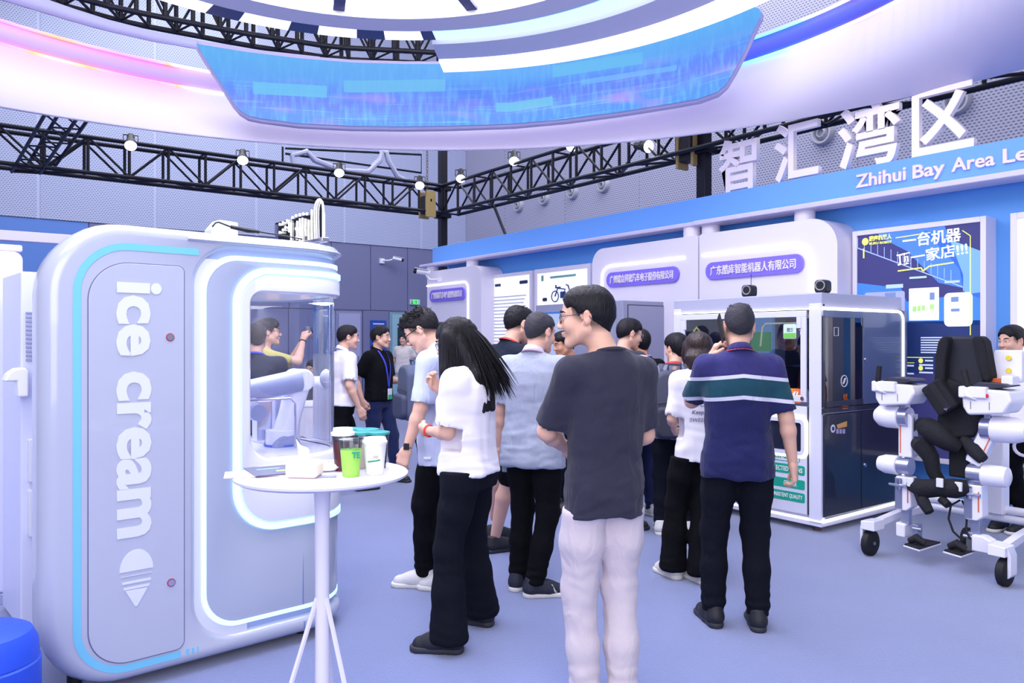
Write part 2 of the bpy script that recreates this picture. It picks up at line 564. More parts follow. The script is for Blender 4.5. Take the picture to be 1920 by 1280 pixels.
CJK = mat('sign_letter_white', (252, 242, 252), rough=0.4)
# company panels
def panel(name_xs, rr, lab, sign, sx_, sz_, strip, labs):
    x0, x1, zt = name_xs
    t = thing('company_panel', lab, 'display panel', FR.world((x0 + x1) / 2, 7.15, 0), FR.a, 'rounded lavender company panels')
    cx = (x0 + x1) / 2
    h = (x1 - x0) / 2
    MB().prism(rrect(-h, h, 0, zt, (0.001, 0.001, rr[1], rr[0]), 12), -0.42, 0.0).build('panel_body', LAV, t, bev=0.012)
    s = [(a - cx, b) for a, b in strip]
    MB().tube([(a, -0.425, b) for a, b in s], 0.014, 8).build('light_strip', LEDW, t)
    a0, a1 = sx_[0] - cx, sx_[1] - cx
    pl = MB().prism(rrect(a0, a1, sz_[0], sz_[1], (sz_[1] - sz_[0]) * 0.48, 12), -0.45, -0.42).build('name_plate', mat('violet_plate', (138, 120, 240), rough=0.35), t, bev=0.004)
    m_ = (sz_[1] - sz_[0])
    text('lettering', sign, CJK, pl, (a0 + m_ * 0.4, -0.451, sz_[0] + m_ * 0.22), w=(a1 - a0) - m_ * 0.8, h=m_ * 0.56, depth=0.012, bold=0.012)
    return t
def arc(cx, cz, r, a0, a1, n=8):
    return [(cx + r * math.cos(R(a0 + (a1 - a0) * i / n)), cz + r * math.sin(R(a0 + (a1 - a0) * i / n))) for i in range(n + 1)]
K = 6.73
def H(px, py): return FR.hit(px, py, K)
a = H(803, 536); b = H(878, 528)
panel((-11.6, -9.96, 2.68), (0.01, 0.2), 'lavender company panel with violet plate at the far end of the booth wall', '广州通达汽车电气股份有限公司',
      (H(808, 550)[0], H(874, 550)[0]), (H(841, 564)[1], H(841, 541)[1]),
      [(-11.6, a[1])] + arc(b[0] - 0.12, a[1] - 0.12, 0.12, 90, 0) + [(b[0], 0.6)], None)
a = H(1129, 510); b = H(1285, 483)
panel((-7.44, -5.72, 2.665), (0.2, 0.03), 'lavender company panel with violet plate behind the man in the dark grey T-shirt', '广州瑞立科密汽车电子股份有限公司',
      (H(1140, 520)[0], H(1275, 520)[0]), (H(1207, 534)[1], H(1207, 505)[1]),
      [(a[0], 0.5)] + arc(a[0] + 0.14, b[1] - 0.14, 0.14, 180, 90) + [(b[0], b[1])], None)
a = H(1317, 479); b = H(1522, 492)
panel((-5.70, -4.07, 2.67), (0.03, 0.28), 'lavender company panel with violet plate above the glass drinks kiosk', '广东酷库智能机器人有限公司',
      (H(1326, 500)[0], H(1509, 500)[0]), (H(1417, 518)[1], H(1417, 484)[1]),
      [(a[0], a[1])] + arc(b[0] - 0.2, a[1] - 0.2 + 0.0, 0.2, 90, 0) + [(b[0], 0.5)], None)

# light boxes
def lightbox(x0, x1, z0, z1, y0, lab, facem, fw=0.05):
    t = thing('light_box', lab, 'light box', FR.world((x0 + x1) / 2, 7.16, 0), FR.a, 'framed light boxes on the blue booth wall')
    h = (x1 - x0) / 2; d = y0 - 7.16
    f = MB()
    f.box(-h, -h + fw, d, 0, z0, z1).box(h - fw, h, d, 0, z0, z1).box(-h + fw, h - fw, d, 0, z1 - fw, z1).box(-h + fw, h - fw, d, 0, z0, z0 + fw)
    f.build('box_frame', LAV, t, bev=0.004)
    MB().box(-h + fw, h - fw, d + 0.012, -0.01, z0 + fw, z1 - fw).build('lit_face', facem, t, smooth=False)
    return t, h, d + 0.010
LITW = glow('lit_paper_white', (246, 247, 255), 0.55)
PRN = mat('print_grey', (150, 155, 185))
PRD = mat('print_dark', (40, 50, 90))
t, h, d = lightbox(-10.2, -9.0, 0.5, 2.53, 6.96, 'tall white light box of grey text lines behind the people', LITW)
mb = MB()
for i in range(22):
    z = 2.17 - i * 0.052
    mb.box(-h + 0.12, h - 0.14 - (0.3 if i % 6 == 5 else 0.0) - 0.03 * (i % 3), d - 0.002, d, z, z + 0.02)
mb.build('text_lines', mat('print_pale', (226, 228, 242)), t, smooth=False)
MB().box(-h + 0.12, -h + 0.24, d - 0.002, d, 2.33, 2.40).box(-h + 0.27, -h + 0.42, d - 0.002, d, 2.345, 2.385).prism(rrect(h - 0.3, h - 0.1, 2.35, 2.40, 0.02, 4), d - 0.002, d).build('heading_mark', PRD, t, smooth=False)
pp = MB()
for (a, z, s_) in ((-0.35, 0.92, .03), (-0.3, 1.0, .02), (-0.1, 0.95, .035), (0.05, 1.05, .02), (0.1, 0.93, .03), (-0.2, 0.85, .02), (0.0, 0.88, 0.03)):
    pp.box(a, a + s_ * 1.5, d - 0.002, d, z, z + s_)
pp.build('small_pictures', PRD, t, smooth=False)
t, h, d = lightbox(-8.93, -7.73, 1.2, 2.535, 6.96, 'wide white light box picturing an electric bicycle', LITW, 0.06)
q = MB()
for cx in (-0.14, 0.20):
    q.tube([(cx + 0.075 * math.cos(an), d - 0.003, 2.13 + 0.075 * math.sin(an)) for an in np.linspace(0, 2 * PI, 21)[:-1]], 0.008, 6, closed=True)
q.tube([(-0.14, d - 0.003, 2.13), (-0.08, d - 0.003, 2.24), (0.08, d - 0.003, 2.22), (0.03, d - 0.003, 2.12), (0.20, d - 0.003, 2.13), (0.14, d - 0.003, 2.27), (0.10, d - 0.003, 2.28)], 0.010, 6)
q.box(-0.02, 0.09, d - 0.01, d, 2.10, 2.19).box(-0.1, -0.02, d - 0.008, d, 2.24, 2.26).box(-0.13, -0.11, d - 0.008, d, 2.24, 2.29)
q.build('bicycle_picture', mat('print_navy', (44, 70, 130)), t, smooth=False)
q = MB()
for (a, z) in ((-0.42, 2.07), (0.38, 2.12), (-0.25, 1.9), (0.1, 1.9), (0.3, 1.88)):
    q.prism(rrect(a, a + 0.10, z, z + 0.05, 0.02, 4), d - 0.004, d)
q.build('part_pictures', PRD, t, smooth=False)
MB().box(-0.45, -0.40, d - 0.002, d, 2.36, 2.44).box(-0.25, 0.3, d - 0.002, d, 2.385, 2.415).build('heading_mark', mat('print_green', (120, 180, 170)), t, smooth=False)

t, h, d = lightbox(-2.71, -1.4, 0.5, 2.53, 6.96, 'white light box at the right edge beyond the dark robot poster', LITW, 0.05)

# the dark poster
POSTD = glow('poster_night', (52, 52, 110), 0.55)
t, h, d = lightbox(-4.057, -2.89, 0.45, 2.535, 6.96, 'dark blue lit poster of drinks robots with big white characters', POSTD, 0.045)
POX = (-4.057 - 2.89) / 2
def P3(px, py):
    x, z = FR.hit(px, py, 6.97)
    return (x - POX, z)
def pol(pts, lift=0.002):
    return MB().prism([P3(*p) for p in pts], d - lift - 0.001, d - lift)
pol([(1640, 425), (1700, 412), (1770, 420), (1806, 515), (1806, 540), (1760, 530), (1700, 470), (1650, 445)], 0.001).build('poster_sky', glow('poster_blue', (70, 120, 215), 0.6), t, smooth=False)
pol([(1730, 430), (1838, 470), (1838, 560), (1806, 545), (1800, 505), (1770, 470)], 0.001).build('poster_glow', glow('poster_light_blue', (112, 160, 230), 0.6), t, smooth=False)
pol([(1606, 530), (1690, 540), (1700, 565), (1838, 548), (1838, 610), (1606, 600)], 0.001).build('poster_water', glow('poster_mid_blue', (60, 120, 205), 0.6), t, smooth=False)
pol([(1606, 605), (1838, 600), (1838, 700), (1606, 700)], 0.001).build('poster_deep', glow('poster_deep_blue', (24, 44, 100), 0.5), t, smooth=False)
ln = MB()
for i in range(15):
    x = 1608 + i * 12.5
    ln.prism([P3(x, 466 + i * 4.3 - 20), P3(x + 1, 466 + i * 4.3 - 20), P3(x + 1, 466 + i * 4.3), P3(x, 466 + i * 4.3)], d - 0.005, d - 0.003)
ln.prism([P3(1606, 465), P3(1606, 463), P3(1806, 537), P3(1806, 539)], d - 0.005, d - 0.003)
ln.build('poster_truss_lines', glow('poster_line', (160, 180, 240), 0.6), t, smooth=False)
YEL = glow('poster_yellow', (226, 228, 110), 0.75)
def pl_line(pts, w=1.6):
    yl = MB()
    for a, b in zip(pts[:-1], pts[1:]):
        dx, dy = b[0] - a[0], b[1] - a[1]; L = math.hypot(dx, dy); nx, ny = -dy / L * w / 2, dx / L * w / 2
        yl.prism([P3(a[0] + nx, a[1] + ny), P3(b[0] + nx, b[1] + ny), P3(b[0] - nx, b[1] - ny), P3(a[0] - nx, a[1] - ny)], d - 0.007, d - 0.005)
    yl.build('yellow_line', YEL, t, smooth=False)
pl_line([(1684, 508), (1728, 502), (1731, 508), (1743, 499), (1789, 492)], 2.4)
pl_line([(1680, 446), (1745, 436)]); pl_line([(1805, 432), (1820, 442), (1820, 628)], 1.6); pl_line([(1620, 466), (1620, 484)], 2.5)
pl_line([(1606, 669), (1750, 670)], 1.4); pl_line([(1606, 679), (1715, 680)], 1.2)
c_ = P3(1623, 453)
MB().prism([(c_[0] + 0.032 * math.cos(a), c_[1] + 0.034 * math.sin(a)) for a in np.linspace(0, 2 * PI, 17)[:-1]], d - 0.007, d - 0.005).build('round_emblem', YEL, t, smooth=False)
for py in (676, 690):
    c_ = P3(1727, py)
    MB().prism([(c_[0] + 0.02 * math.cos(a), c_[1] + 0.022 * math.sin(a)) for a in np.linspace(0, 2 * PI, 13)[:-1]], d - 0.007, d - 0.005).build('round_bullet', YEL, t, smooth=False)

PW = glow('poster_white', (250, 250, 255), 0.95)
def ptext(body, p0, p1, hh, m, bold=0.02, lift=0.008, shear=0.0):
    a = P3(*p0); b = P3(*p1)
    ang = math.atan2(b[1] - a[1], b[0] - a[0])
    text('lettering', body, m, t, (a[0], d - lift, a[1]), w=math.hypot(b[0] - a[0], b[1] - a[1]), h=hh, depth=0.003, bold=bold, shear=shear, M=Matrix.Rotation(-ang, 4, 'Y'))
ptext('一台机器', (1694, 465), (1803, 452), 0.120, PW, 0.014)
ptext('顶一家店!!!', (1684, 499), (1816, 477), 0.112, PW, 0.010)
ptext('酷库机器人', (1631, 453), (1673, 448), 0.05, YEL, 0.03)
ptext('KUKU ROBOT', (1631, 459), (1673, 455.5), 0.022, YEL, 0.03)
sm = MB()
for i in range(7):
    a, z = P3(1727, 633 + i * 4.6); b, _ = P3(1754, 633)
    sm.box(a, b + 0.25 - 0.02 * i, d - 0.006, d - 0.004, z - 0.004, z + 0.006)
for (pa, pb, py) in ((1735, 1750, 676), (1735, 1750, 690), (1724, 1750, 684), (1724, 1750, 698), (1606, 1714, 683), (1606, 1714, 697)):
    a, z = P3(pa, py); b, _ = P3(pb, py)
    sm.box(a, b, d - 0.006, d - 0.004, z - 0.006, z + 0.008)
sm.build('small_text', glow('poster_text', (190, 200, 235), 0.7), t, smooth=False)
# machines pictured on the poster
def ppic(x0, x1, y0, y1, name, r=0.02, m=PW):
    a = P3(x0, y1); b = P3(x1, y0)
    return MB().prism(rrect(a[0], b[0], a[1], b[1], r, 5), d - 0.006, d - 0.004).build(name, m, t, smooth=False)
PWW = glow('poster_pale', (222, 226, 250), 0.8)
ppic(1705, 1761, 538, 601, 'pictured_machine', 0.006, PWW)
ppic(1771, 1824, 547, 612, 'pictured_machine', 0.04, PWW)
ppic(1622, 1697, 545, 600, 'pictured_machine', 0.02, glow('poster_grey', (150, 155, 190), 0.7))
for (xa, xb, ya, yb) in ((1712, 1719, 574, 584), (1721, 1727, 573, 583), (1729, 1735, 572, 582), (1744, 1752, 570, 580)):
    a = P3(xa, yb); b = P3(xb, ya); MB().box(a[0], b[0], d - 0.008, d - 0.006, a[1], b[1]).build('pictured_cup', glow('poster_green', (160, 205, 120), 0.7), t, smooth=False)
for (xa, xb, ya, yb) in ((1744, 1753, 548, 562), (1784, 1798, 556, 566), (1784, 1800, 578, 584), (1660, 1680, 548, 560)):
    a = P3(xa, yb); b = P3(xb, ya); MB().box(a[0], b[0], d - 0.008, d - 0.006, a[1], b[1]).build('pictured_panel', glow('poster_slate', (110, 130, 180), 0.6), t, smooth=False)
for (xa, xb, ya, yb) in ((1706, 1738, 517, 523), (1772, 1800, 525, 531), (1662, 1694, 532, 541)):
    a = P3(xa, yb); b = P3(xb, ya); MB().box(a[0], b[0], d - 0.008, d - 0.006, a[1], b[1]).build('pictured_caption', glow('poster_sage', (170, 195, 200), 0.6), t, smooth=False)

# characters standing on the fascia and lettering on it
for ch, p0, p1, lab in (('智', 1343, 1414, 'white upright character nearest the black column, leftmost of four'),
                        ('汇', 1447, 1530, 'white upright character on the fascia, second from the left'),
                        ('湾', 1566, 1683, 'white upright character on the fascia, third from the left'),
                        ('区', 1705, 1822, 'white upright character on the fascia, rightmost and largest in view')):
    xa = FR.hit(p0, 300, 7.0)[0]; xb = FR.hit(p1, 300, 7.0)[0]
    me = text_mesh(ch, w=xb - xa, h=0.60 if ch != '智' else 0.585, depth=0.06, bold=0.020)
    me.transform(Matrix.Translation((0, 0, 0)))
    o = mkobj('standing_character', me, CJK, None, smooth=False)
    o.location = FR.world(xa, 7.1, 3.14); o.rotation_euler = (0, 0, FR.a)
    tag(o, lab, 'sign letter', 'standing characters on the booth fascia')
x0 = FR.hit(1605, 340, 6.99)[0]
o = thing('fascia_lettering', 'raised pinkish white Latin lettering on the blue fascia', 'lettering', FR.world(x0, 7.0, 2.905), FR.a)
for wd, xa, w_, zb_, hh_ in (('Zhihui', 0.0, 0.475, 0.038, 0.124), ('Bay', 0.535, 0.275, 0.0, 0.156), ('Area', 0.865, 0.34, 0.038, 0.118), ('Le', 1.265, 0.185, 0.038, 0.118)):
    text('word', wd, mat('letter_pink_white', (246, 226, 246)), o, (xa, 0, zb_), w=w_, h=hh_, depth=0.02, bold=0.022)

# camera on the far end of the booth
p = W(808, 512, 13.0)
t = thing('security_camera', 'white bullet camera on the far end of the booth wall', 'camera', p, R(-80))
bullet_camera(Matrix.Translation((0, -0.02, 0)) @ Matrix.Rotation(R(-8), 4, 'X'), t)
MB().tube([(0, -0.08, -0.03), (0.02, -0.02, -0.11), (0.05, 0.12, -0.11)], 0.02, 8).box(-0.03, 0.1, 0.1, 0.3, -0.14, -0.08).build('bracket', WHITE, t)
# ------------------------------------------------------------------ black box trusses
_ub = MB().cyl((0, 0, 0), (0, 0, 1), 1, 1, 8, cap=False)
_um = bpy.data.meshes.new('bar'); _um.from_pydata(_ub.v, [], _ub.f); _um.materials.append(BLACK); _um.shade_smooth()
def bar(name, parent, a, b, r):
    a = Vector(a); b = Vector(b)
    o = bpy.data.objects.new(name, _um); COL.objects.link(o); o.parent = parent
    q = (b - a).to_track_quat('Z', 'Y')
    o.matrix_basis = Matrix.Translation(a) @ q.to_matrix().to_4x4() @ Matrix.Diagonal((r, r, (b - a).length, 1))
    return o
def truss(lab, loc, rz, pts_lo, pts_hi, half, bay=0.5, cr=0.031, br=0.017, group=None):
    """pts_lo / pts_hi: end points (x, z) of the bottom and top chords in the truss frame"""
    t = thing('lighting_truss', lab, 'truss', loc, rz, group)
    (x0, zl0), (x1, zl1) = pts_lo
    (_, zh0), (_, zh1) = pts_hi
    for y in (-half, half):
        bar('chord', t, (x0, y, zl0), (x1, y, zl1), cr); bar('chord', t, (x0, y, zh0), (x1, y, zh1), cr)
    n = max(1, round((x1 - x0) / bay))
    for i in range(n + 1):
        u = i / n; x = x0 + (x1 - x0) * u; zl = zl0 + (zl1 - zl0) * u; zh = zh0 + (zh1 - zh0) * u
        for y in (-half, half):
            bar('upright', t, (x, y, zl), (x, y, zh), br * 1.25)
        if i % 2 == 0:
            bar('cross_bar', t, (x, -half, zl), (x, half, zl), br)
            bar('cross_bar', t, (x, -half, zh), (x, half, zh), br)
        if i < n:
            u2 = (i + 1) / n; xb = x0 + (x1 - x0) * u2; zlb = zl0 + (zl1 - zl0) * u2; zhb = zh0 + (zh1 - zh0) * u2
            for y in (-half, half):
                if i % 2: bar('brace', t, (x, y, zh), (xb, y, zlb), br)
                else: bar('brace', t, (x, y, zl), (xb, y, zhb), br)
            bar('bottom_lacing', t, (x, -half if i % 2 else half, zl), (xb, half if i % 2 else -half, zlb), br)
    return t
truss('long black box truss along the left with four spotlights', FB.world(0, 12.35, 0), FB.a, ((-3.0, 3.83), (7.42, 3.83)), ((-3.0, 4.32), (7.42, 4.32)), 0.17, 0.52)
truss('long black box truss along the right behind the booth fascia', FR.world(0, 7.56, 0), FR.a, ((-12.2, 3.83), (1.0, 3.83)), ((-12.2, 4.32), (1.0, 4.32)), 0.17, 0.52)

for x_, px_, lab in ((-12.35, 830, 'square black truss tower at the corner of the two trusses'), (-6.38, 1320, 'square black truss tower left of the first standing character')):
    x, _ = FR.hit(px_, 640, 7.56)
    t = thing('truss_tower', lab, 'post', FR.world(x, 7.56, 0), FR.a, 'square black truss towers')
    w_ = 0.068
    f = MB().box(-w_, w_, -w_, w_, 0, 5.6); f.build('tower_mast', BLACK, t, bev=0.012)
    for z_ in (3.78, 4.28): MB().box(-0.12, 0.12, -0.12, 0.12, z_, z_ + 0.08).build('sleeve_plate', BLACK, t, bev=0.01)
    MB().box(-0.25, 0.25, -0.25, 0.25, 0, 0.03).build('base_plate', BLACK, t)

# slanting stay cable behind the fascia
a = Vector(FR.world(FR.hit(925, 345, 7.7)[0], 7.7, 3.85)); b = Vector(FR.world(FR.hit(958, 436, 7.7)[0], 7.7, 3.05))
o = MB().cyl(a, b, 0.025, n=8).build('truss_stay', BLACK); tag(o, 'slanting black stay below the right truss', 'strut')

# chain hoists
WOOD = mat('hoist_yellow', (176, 150, 96), rough=0.6)
def hoist(p, lab):
    t = thing('chain_hoist', lab, 'hoist', p, FR.a, 'chain hoists on the trusses')
    MB().box(-0.10, 0.10, -0.09, 0.09, -0.28, 0.04).build('hoist_body', BLACKP, t, bev=0.02)
    MB().box(-0.14, -0.10, -0.10, 0.10, -0.35, 0.12).box(0.10, 0.14, -0.10, 0.10, -0.35, 0.12).box(-0.14, 0.14, -0.02, 0.02, -0.08, -0.02).build('strap', WOOD, t, bev=0.006)
    c = MB()
    for i in range(16):
        z = 0.1 + i * 0.055
        c.tube([(0.016 * math.cos(a) * (1 if i % 2 else 0.2), 0.016 * math.cos(a) * (0.2 if i % 2 else 1), z + 0.034 * math.sin(a)) for a in np.linspace(0, 2 * PI, 9)[:-1]], 0.006, 5, closed=True)
    c.build('chain', mat('chain_rust', (120, 104, 96), metal=0.7), t)
hoist(W(801, 372, 14.1), 'chain hoist with yellow straps at the truss corner')
hoist(W(1293, 262, 9.7), 'chain hoist with yellow straps by the right tower')

# spotlights
SPOTC = glow('spot_lens', (245, 248, 255), 12.0)
def spotlight(p, aim, rz, lab):
    t = thing('spotlight', lab, 'spotlight', p, 0, 'small spotlights on the trusses')
    M = Matrix.Rotation(R(rz), 4, 'Z') @ Matrix.Rotation(R(aim), 4, 'X')
    MB(M).lathe([(0.0, 0.16), (0.05, 0.155), (0.055, 0.04), (0.07, 0.0), (0.085, -0.06), (0.085, -0.10), (0.076, -0.10)], 20).build('lamp_body', BLACKP, t)
    MB(M).lathe([(0.0, -0.106), (0.078, -0.104), (0.078, -0.10)], 20).build('lens', SPOTC, t)
    MB(M).tube([(-0.095, 0, -0.02), (-0.095, 0, 0.18), (0.095, 0, 0.18), (0.095, 0, -0.02)], 0.008, 6).build('yoke', BLACK, t)
labs = ['spotlight nearest the left end of the left truss', 'spotlight second along the left truss', 'spotlight third along the left truss',
        'spotlight on the left truss beside the corner hoist', 'spotlight nearest the corner on the right truss', 'brightest spotlight above the right truss, left part',
        'spotlight half hidden by the ring edge on the right truss', 'turned spotlight on the right truss near the second hoist']
for i, (px, py, Y_, am, rz_) in enumerate(((245, 266, 0, 14, 0), (455, 294, 0, 14, 10), (636, 318, 0, 14, 10), (787, 342, 0, 16, 20),
                                     (864, 329, 1, -24, 50), (964, 296, 1, -24, 50), (1072, 268, 1, -20, 50), (1207, 274, 1, -60, -100))):
    if Y_ == 0:
        x, z = FB.hit(px, py, 12.15); p = FB.world(x, 12.15, z)
    else:
        x, z = FR.hit(px, py, 7.4); p = FR.world(x, 7.4, z)
    spotlight(p, -46 if i != 7 else -75, math.degrees(math.atan2(-p[0], p[1])) + (0 if i != 7 else 40), labs[i])

# steep ladder truss at the left, from the ring down to the long truss
a0 = W(104, 180, 8.5); a1 = W(22, 322, 10.6)
t = thing('lighting_truss', 'short steep truss dropping from the ring at the far left', 'truss', (0, 0, 0))
dd = Vector((0.32, 0.1, 0)); d2_ = Vector((0.0, 0.3, 0.12))
cs = [Vector((0, 0, 0)), dd, d2_, dd + d2_]
for c_ in cs: bar('chord', t, a0 + c_, a1 + c_, 0.022)
for i in range(6):
    u = i / 5; p = a0.lerp(a1, u); q_ = a0.lerp(a1, min(1, u + 0.2))
    bar('brace', t, p, p + dd, 0.012); bar('brace', t, p + d2_, p + dd + d2_, 0.012)
    if i < 5: bar('brace', t, p, q_ + dd, 0.012); bar('brace', t, p + d2_, q_ + d2_ + dd, 0.012)

# curved truss above the ring (upper left)
lo = [W(60, -2, 8.7), W(89, 7, 8.8), W(240, 43, 9.4), W(457, 88, 10.1), W(632, 112, 10.6), W(825, 121, 10.8)]
t = thing('curved_truss', 'curved black truss above the ring and screen, upper left', 'truss', (0, 0, 0))
def resample(P, n):
    L = [0]
    for a, b in zip(P[:-1], P[1:]): L.append(L[-1] + (b - a).length)
    out = []
    for i in range(n):
        s = L[-1] * i / (n - 1); j = 0
        while j < len(L) - 2 and L[j + 1] < s: j += 1
        out.append(P[j].lerp(P[j + 1], (s - L[j]) / (L[j + 1] - L[j])))
    return out
lo = resample(lo, 17)
lo = [Vector((p.x, p.y, 5.32)) for p in lo]
inn = [p + Vector((0.05, -0.42, 0)) for p in lo]
hi = [p + Vector((0, 0, 0.62)) for p in lo]; hin = [p + Vector((0, 0, 0.62)) for p in inn]
for i in range(16):
    for L_ in (lo, inn, hi, hin): bar('chord', t, L_[i], L_[i + 1], 0.035)
    bar('upright', t, lo[i], hi[i], 0.028); bar('upright', t, inn[i], hin[i], 0.028)
    bar('brace', t, lo[i], hi[i + 1], 0.016) if i % 2 else bar('brace', t, hi[i], lo[i + 1], 0.016)
    bar('brace', t, inn[i], hin[i + 1], 0.016) if i % 2 else bar('brace', t, hin[i], inn[i + 1], 0.016)
    bar('cross_bar', t, lo[i], inn[i], 0.018); bar('cross_bar', t, hi[i], hin[i], 0.018)
    if i % 2: bar('brace', t, lo[i], inn[i + 1], 0.014)
for px in (640, 700, 745, 785, 822):
    p = W(px, 100, 10.75); bar('hanger', t, (p.x, p.y, 5.3), (p.x, p.y, 7.5), 0.03)

# ------------------------------------------------------------------ the great ring
def circ(px, cx, cy, r):
    dx = (px - 960) / FPX
    A = 1 + dx * dx; B = -2 * (cx * dx + cy); C = cx * cx + cy * cy - r * r
    y = (-B + math.sqrt(max(B * B - 4 * A * C, 0))) / (2 * A)
    return Vector((dx * y, y, 0))
pxs = [-220 + i * 26 for i in range(100)]
b1 = []; b2 = []; b3 = []
for p in pxs:
    if p > 2300: break
    v = circ(p, -0.757, 3.2, 5.79); v.z = 3.70; b1.append(v)
    w_ = circ(p, -1.08, 5.2, 4.62); w_.z = 4.40; b2.append(w_)
    k = w_.copy(); k.z = 4.63; b3.append(k)
t = thing('hanging_ring', 'great lavender white ring hanging over the booth', 'ceiling ring', (0, 0, 0))
RINGM = mat('ring_fabric', (240, 232, 252), rough=0.6)
MB().ribbon(b1, b2).build('ring_band', RINGM, t, solid=0.03, ang=60)
# upper band: pinkish lavender on the left, violet blue on the right
m = mat('ring_upper_band', (190, 165, 240), rough=0.45)
nt = m.node_tree; b = nt.nodes['Principled BSDF']
tcn = nt.nodes.new('ShaderNodeTexCoord'); spx = nt.nodes.new('ShaderNodeSeparateXYZ'); nt.links.new(tcn.outputs['Object'], spx.inputs[0])
mr = nt.nodes.new('ShaderNodeMapRange'); mr.inputs[1].default_value = -5.0; mr.inputs[2].default_value = 4.0
nt.links.new(spx.outputs[0], mr.inputs[0])
cr = nt.nodes.new('ShaderNodeValToRGB')
cr.color_ramp.elements[0].color = (*srgb((226, 196, 246)), 1); cr.color_ramp.elements[1].color = (*srgb((92, 104, 238)), 1)
e = cr.color_ramp.elements.new(0.3); e.color = (*srgb((184, 158, 244)), 1)
e = cr.color_ramp.elements.new(0.75); e.color = (*srgb((104, 116, 240)), 1)
nt.links.new(mr.outputs[0], cr.inputs[0]); nt.links.new(cr.outputs[0], b.inputs['Base Color'])
MB().ribbon(b2, b3).build('upper_band', m, t, solid=0.02, ang=60)
# multicolour LED lines
m = bpy.data.materials.new('rainbow_led'); m.use_nodes = True
nt = m.node_tree; b = nt.nodes['Principled BSDF']
tcn = nt.nodes.new('ShaderNodeTexCoord'); nz = nt.nodes.new('ShaderNodeTexNoise'); nz.inputs['Scale'].default_value = 0.55; nz.inputs['Detail'].default_value = 1
nt.links.new(tcn.outputs['Object'], nz.inputs['Vector'])
cr = nt.nodes.new('ShaderNodeValToRGB'); E_ = cr.color_ramp.elements
E_[0].position = 0.3; E_[0].color = (*srgb((255, 140, 240)), 1); E_[1].position = 0.72; E_[1].color = (*srgb((120, 200, 255)), 1)
for p_, c_ in ((0.38, (255, 160, 110)), (0.45, (255, 250, 250)), (0.55, (255, 252, 255)), (0.62, (150, 255, 170))):
    e = E_.new(p_); e.color = (*srgb(c_), 1)
nt.links.new(nz.outputs['Fac'], cr.inputs[0]); nt.links.new(cr.outputs[0], b.inputs['Emission Color']); b.inputs['Emission Strength'].default_value = 1.5
nt.links.new(cr.outputs[0], b.inputs['Base Color'])
for L_ in (b2, b3):
    MB().tube([p + Vector((0, -0.03, 0)) for p in L_], 0.017, 6).build('led_line', m, t)

# thin hoop the screen hangs from (upper left)
hp = [W(px, py, Y) for px, py, Y in ((-120, -40, 7.4), (0, 0, 7.8), (79, 24, 8.1), (140, 40, 8.35), (203, 55, 8.6), (290, 76, 8.9), (371, 93, 9.12), (480, 112, 9.4), (600, 124, 9.6))]
hp = [Vector((p.x, p.y, 4.90)) for p in hp]
o = MB().ribbon(hp, [p + Vector((0, 0, 0.17 - 0.011 * i)) for i, p in enumerate(hp)]).build('thin_hoop', mat('hoop_lilac', (190, 190, 236), rough=0.5), None, solid=0.02, ang=60)
tag(o, 'thin lilac hoop above the left side of the ring', 'hoop')

# ------------------------------------------------------------------ curved LED screen
def scr_pt(px, py, off=0.0):
    v = circ(px, -0.9, 3.4, 5.15 - off)
    return Vector((v.x, v.y, CAMZ + (640 - py) / FPX * v.y))
N_ = 56
top = []; bot = []
def interp(x, P):
    for (a, ya), (b, yb) in zip(P[:-1], P[1:]):
        if x <= b: return ya + (yb - ya) * (x - a) / (b - a)
    return P[-1][1]
TOP = [(369, 82), (460, 97), (560, 109), (660, 117), (760, 120), (840, 120), (960, 113), (1060, 101), (1160, 83), (1260, 58), (1340, 36), (1400, 17), (1413, 13), (1423, 16), (1428, 26)]
BOT = [(369, 83), (385, 110), (412, 152), (438, 193), (450, 207), (466, 217), (490, 222), (560, 231), (660, 236), (760, 237), (840, 236), (960, 232), (1060, 223), (1160, 210), (1260, 194), (1310, 185), (1345, 172), (1362, 157), (1378, 130), (1395, 98), (1412, 60), (1423, 36), (1428, 28)]
xs = sorted(set([p[0] for p in TOP] + [p[0] for p in BOT] + list(range(380, 1428, 22))))
# scale the outline so that the smooth arcs keep constant heights along the middle
def screen_mesh(name, m, parent, off, grow, thick):
    mb = MB(); vs = []; rows = 6
    for x in xs:
        a = scr_pt(x, interp(x, TOP) - grow * 0.3, off); b = scr_pt(x, interp(x, BOT) + grow, off)
        for r_ in range(rows + 1): vs.append(a.lerp(b, r_ / rows))
    n = rows + 1; fs = []
    for i in range(len(xs) - 1):
        for r_ in range(rows): fs.append((i * n + r_, (i + 1) * n + r_, (i + 1) * n + r_ + 1, i * n + r_ + 1))
    mb.add(vs, fs)
    o = mb.build(name, m, parent, ang=60, solid=thick)
    me = o.data
    uv = me.uv_layers.new(name='panel')
    for lp in me.loops:
        i, r_ = divmod(lp.vertex_index, n)
        x = xs[i]; a = interp(x, TOP); b = interp(x, BOT); y = a + (b - a) * r_ / rows
        mid = interp(x, [(369, 160), (660, 176), (960, 172), (1260, 126), (1428, 75)])
        uv.data[lp.index].uv = ((x - 369) / 1059, (mid - y) / 125 + 0.5)
    return o
ts = thing('curved_led_screen', 'long curved blue LED screen on the front of the ring', 'screen', (0, 0, 0))
screen_mesh('screen_frame', mat('screen_frame', (196, 188, 232), rough=0.4), ts, -0.05, 8, 0.09)
m = bpy.data.materials.new('screen_picture'); m.use_nodes = True
nt = m.node_tree; b = nt.nodes['Principled BSDF']; b.inputs['Base Color'].default_value = (0.02, 0.03, 0.08, 1); b.inputs['Roughness'].default_value = 0.5
uvn = nt.nodes.new('ShaderNodeUVMap'); uvn.uv_map = 'panel'
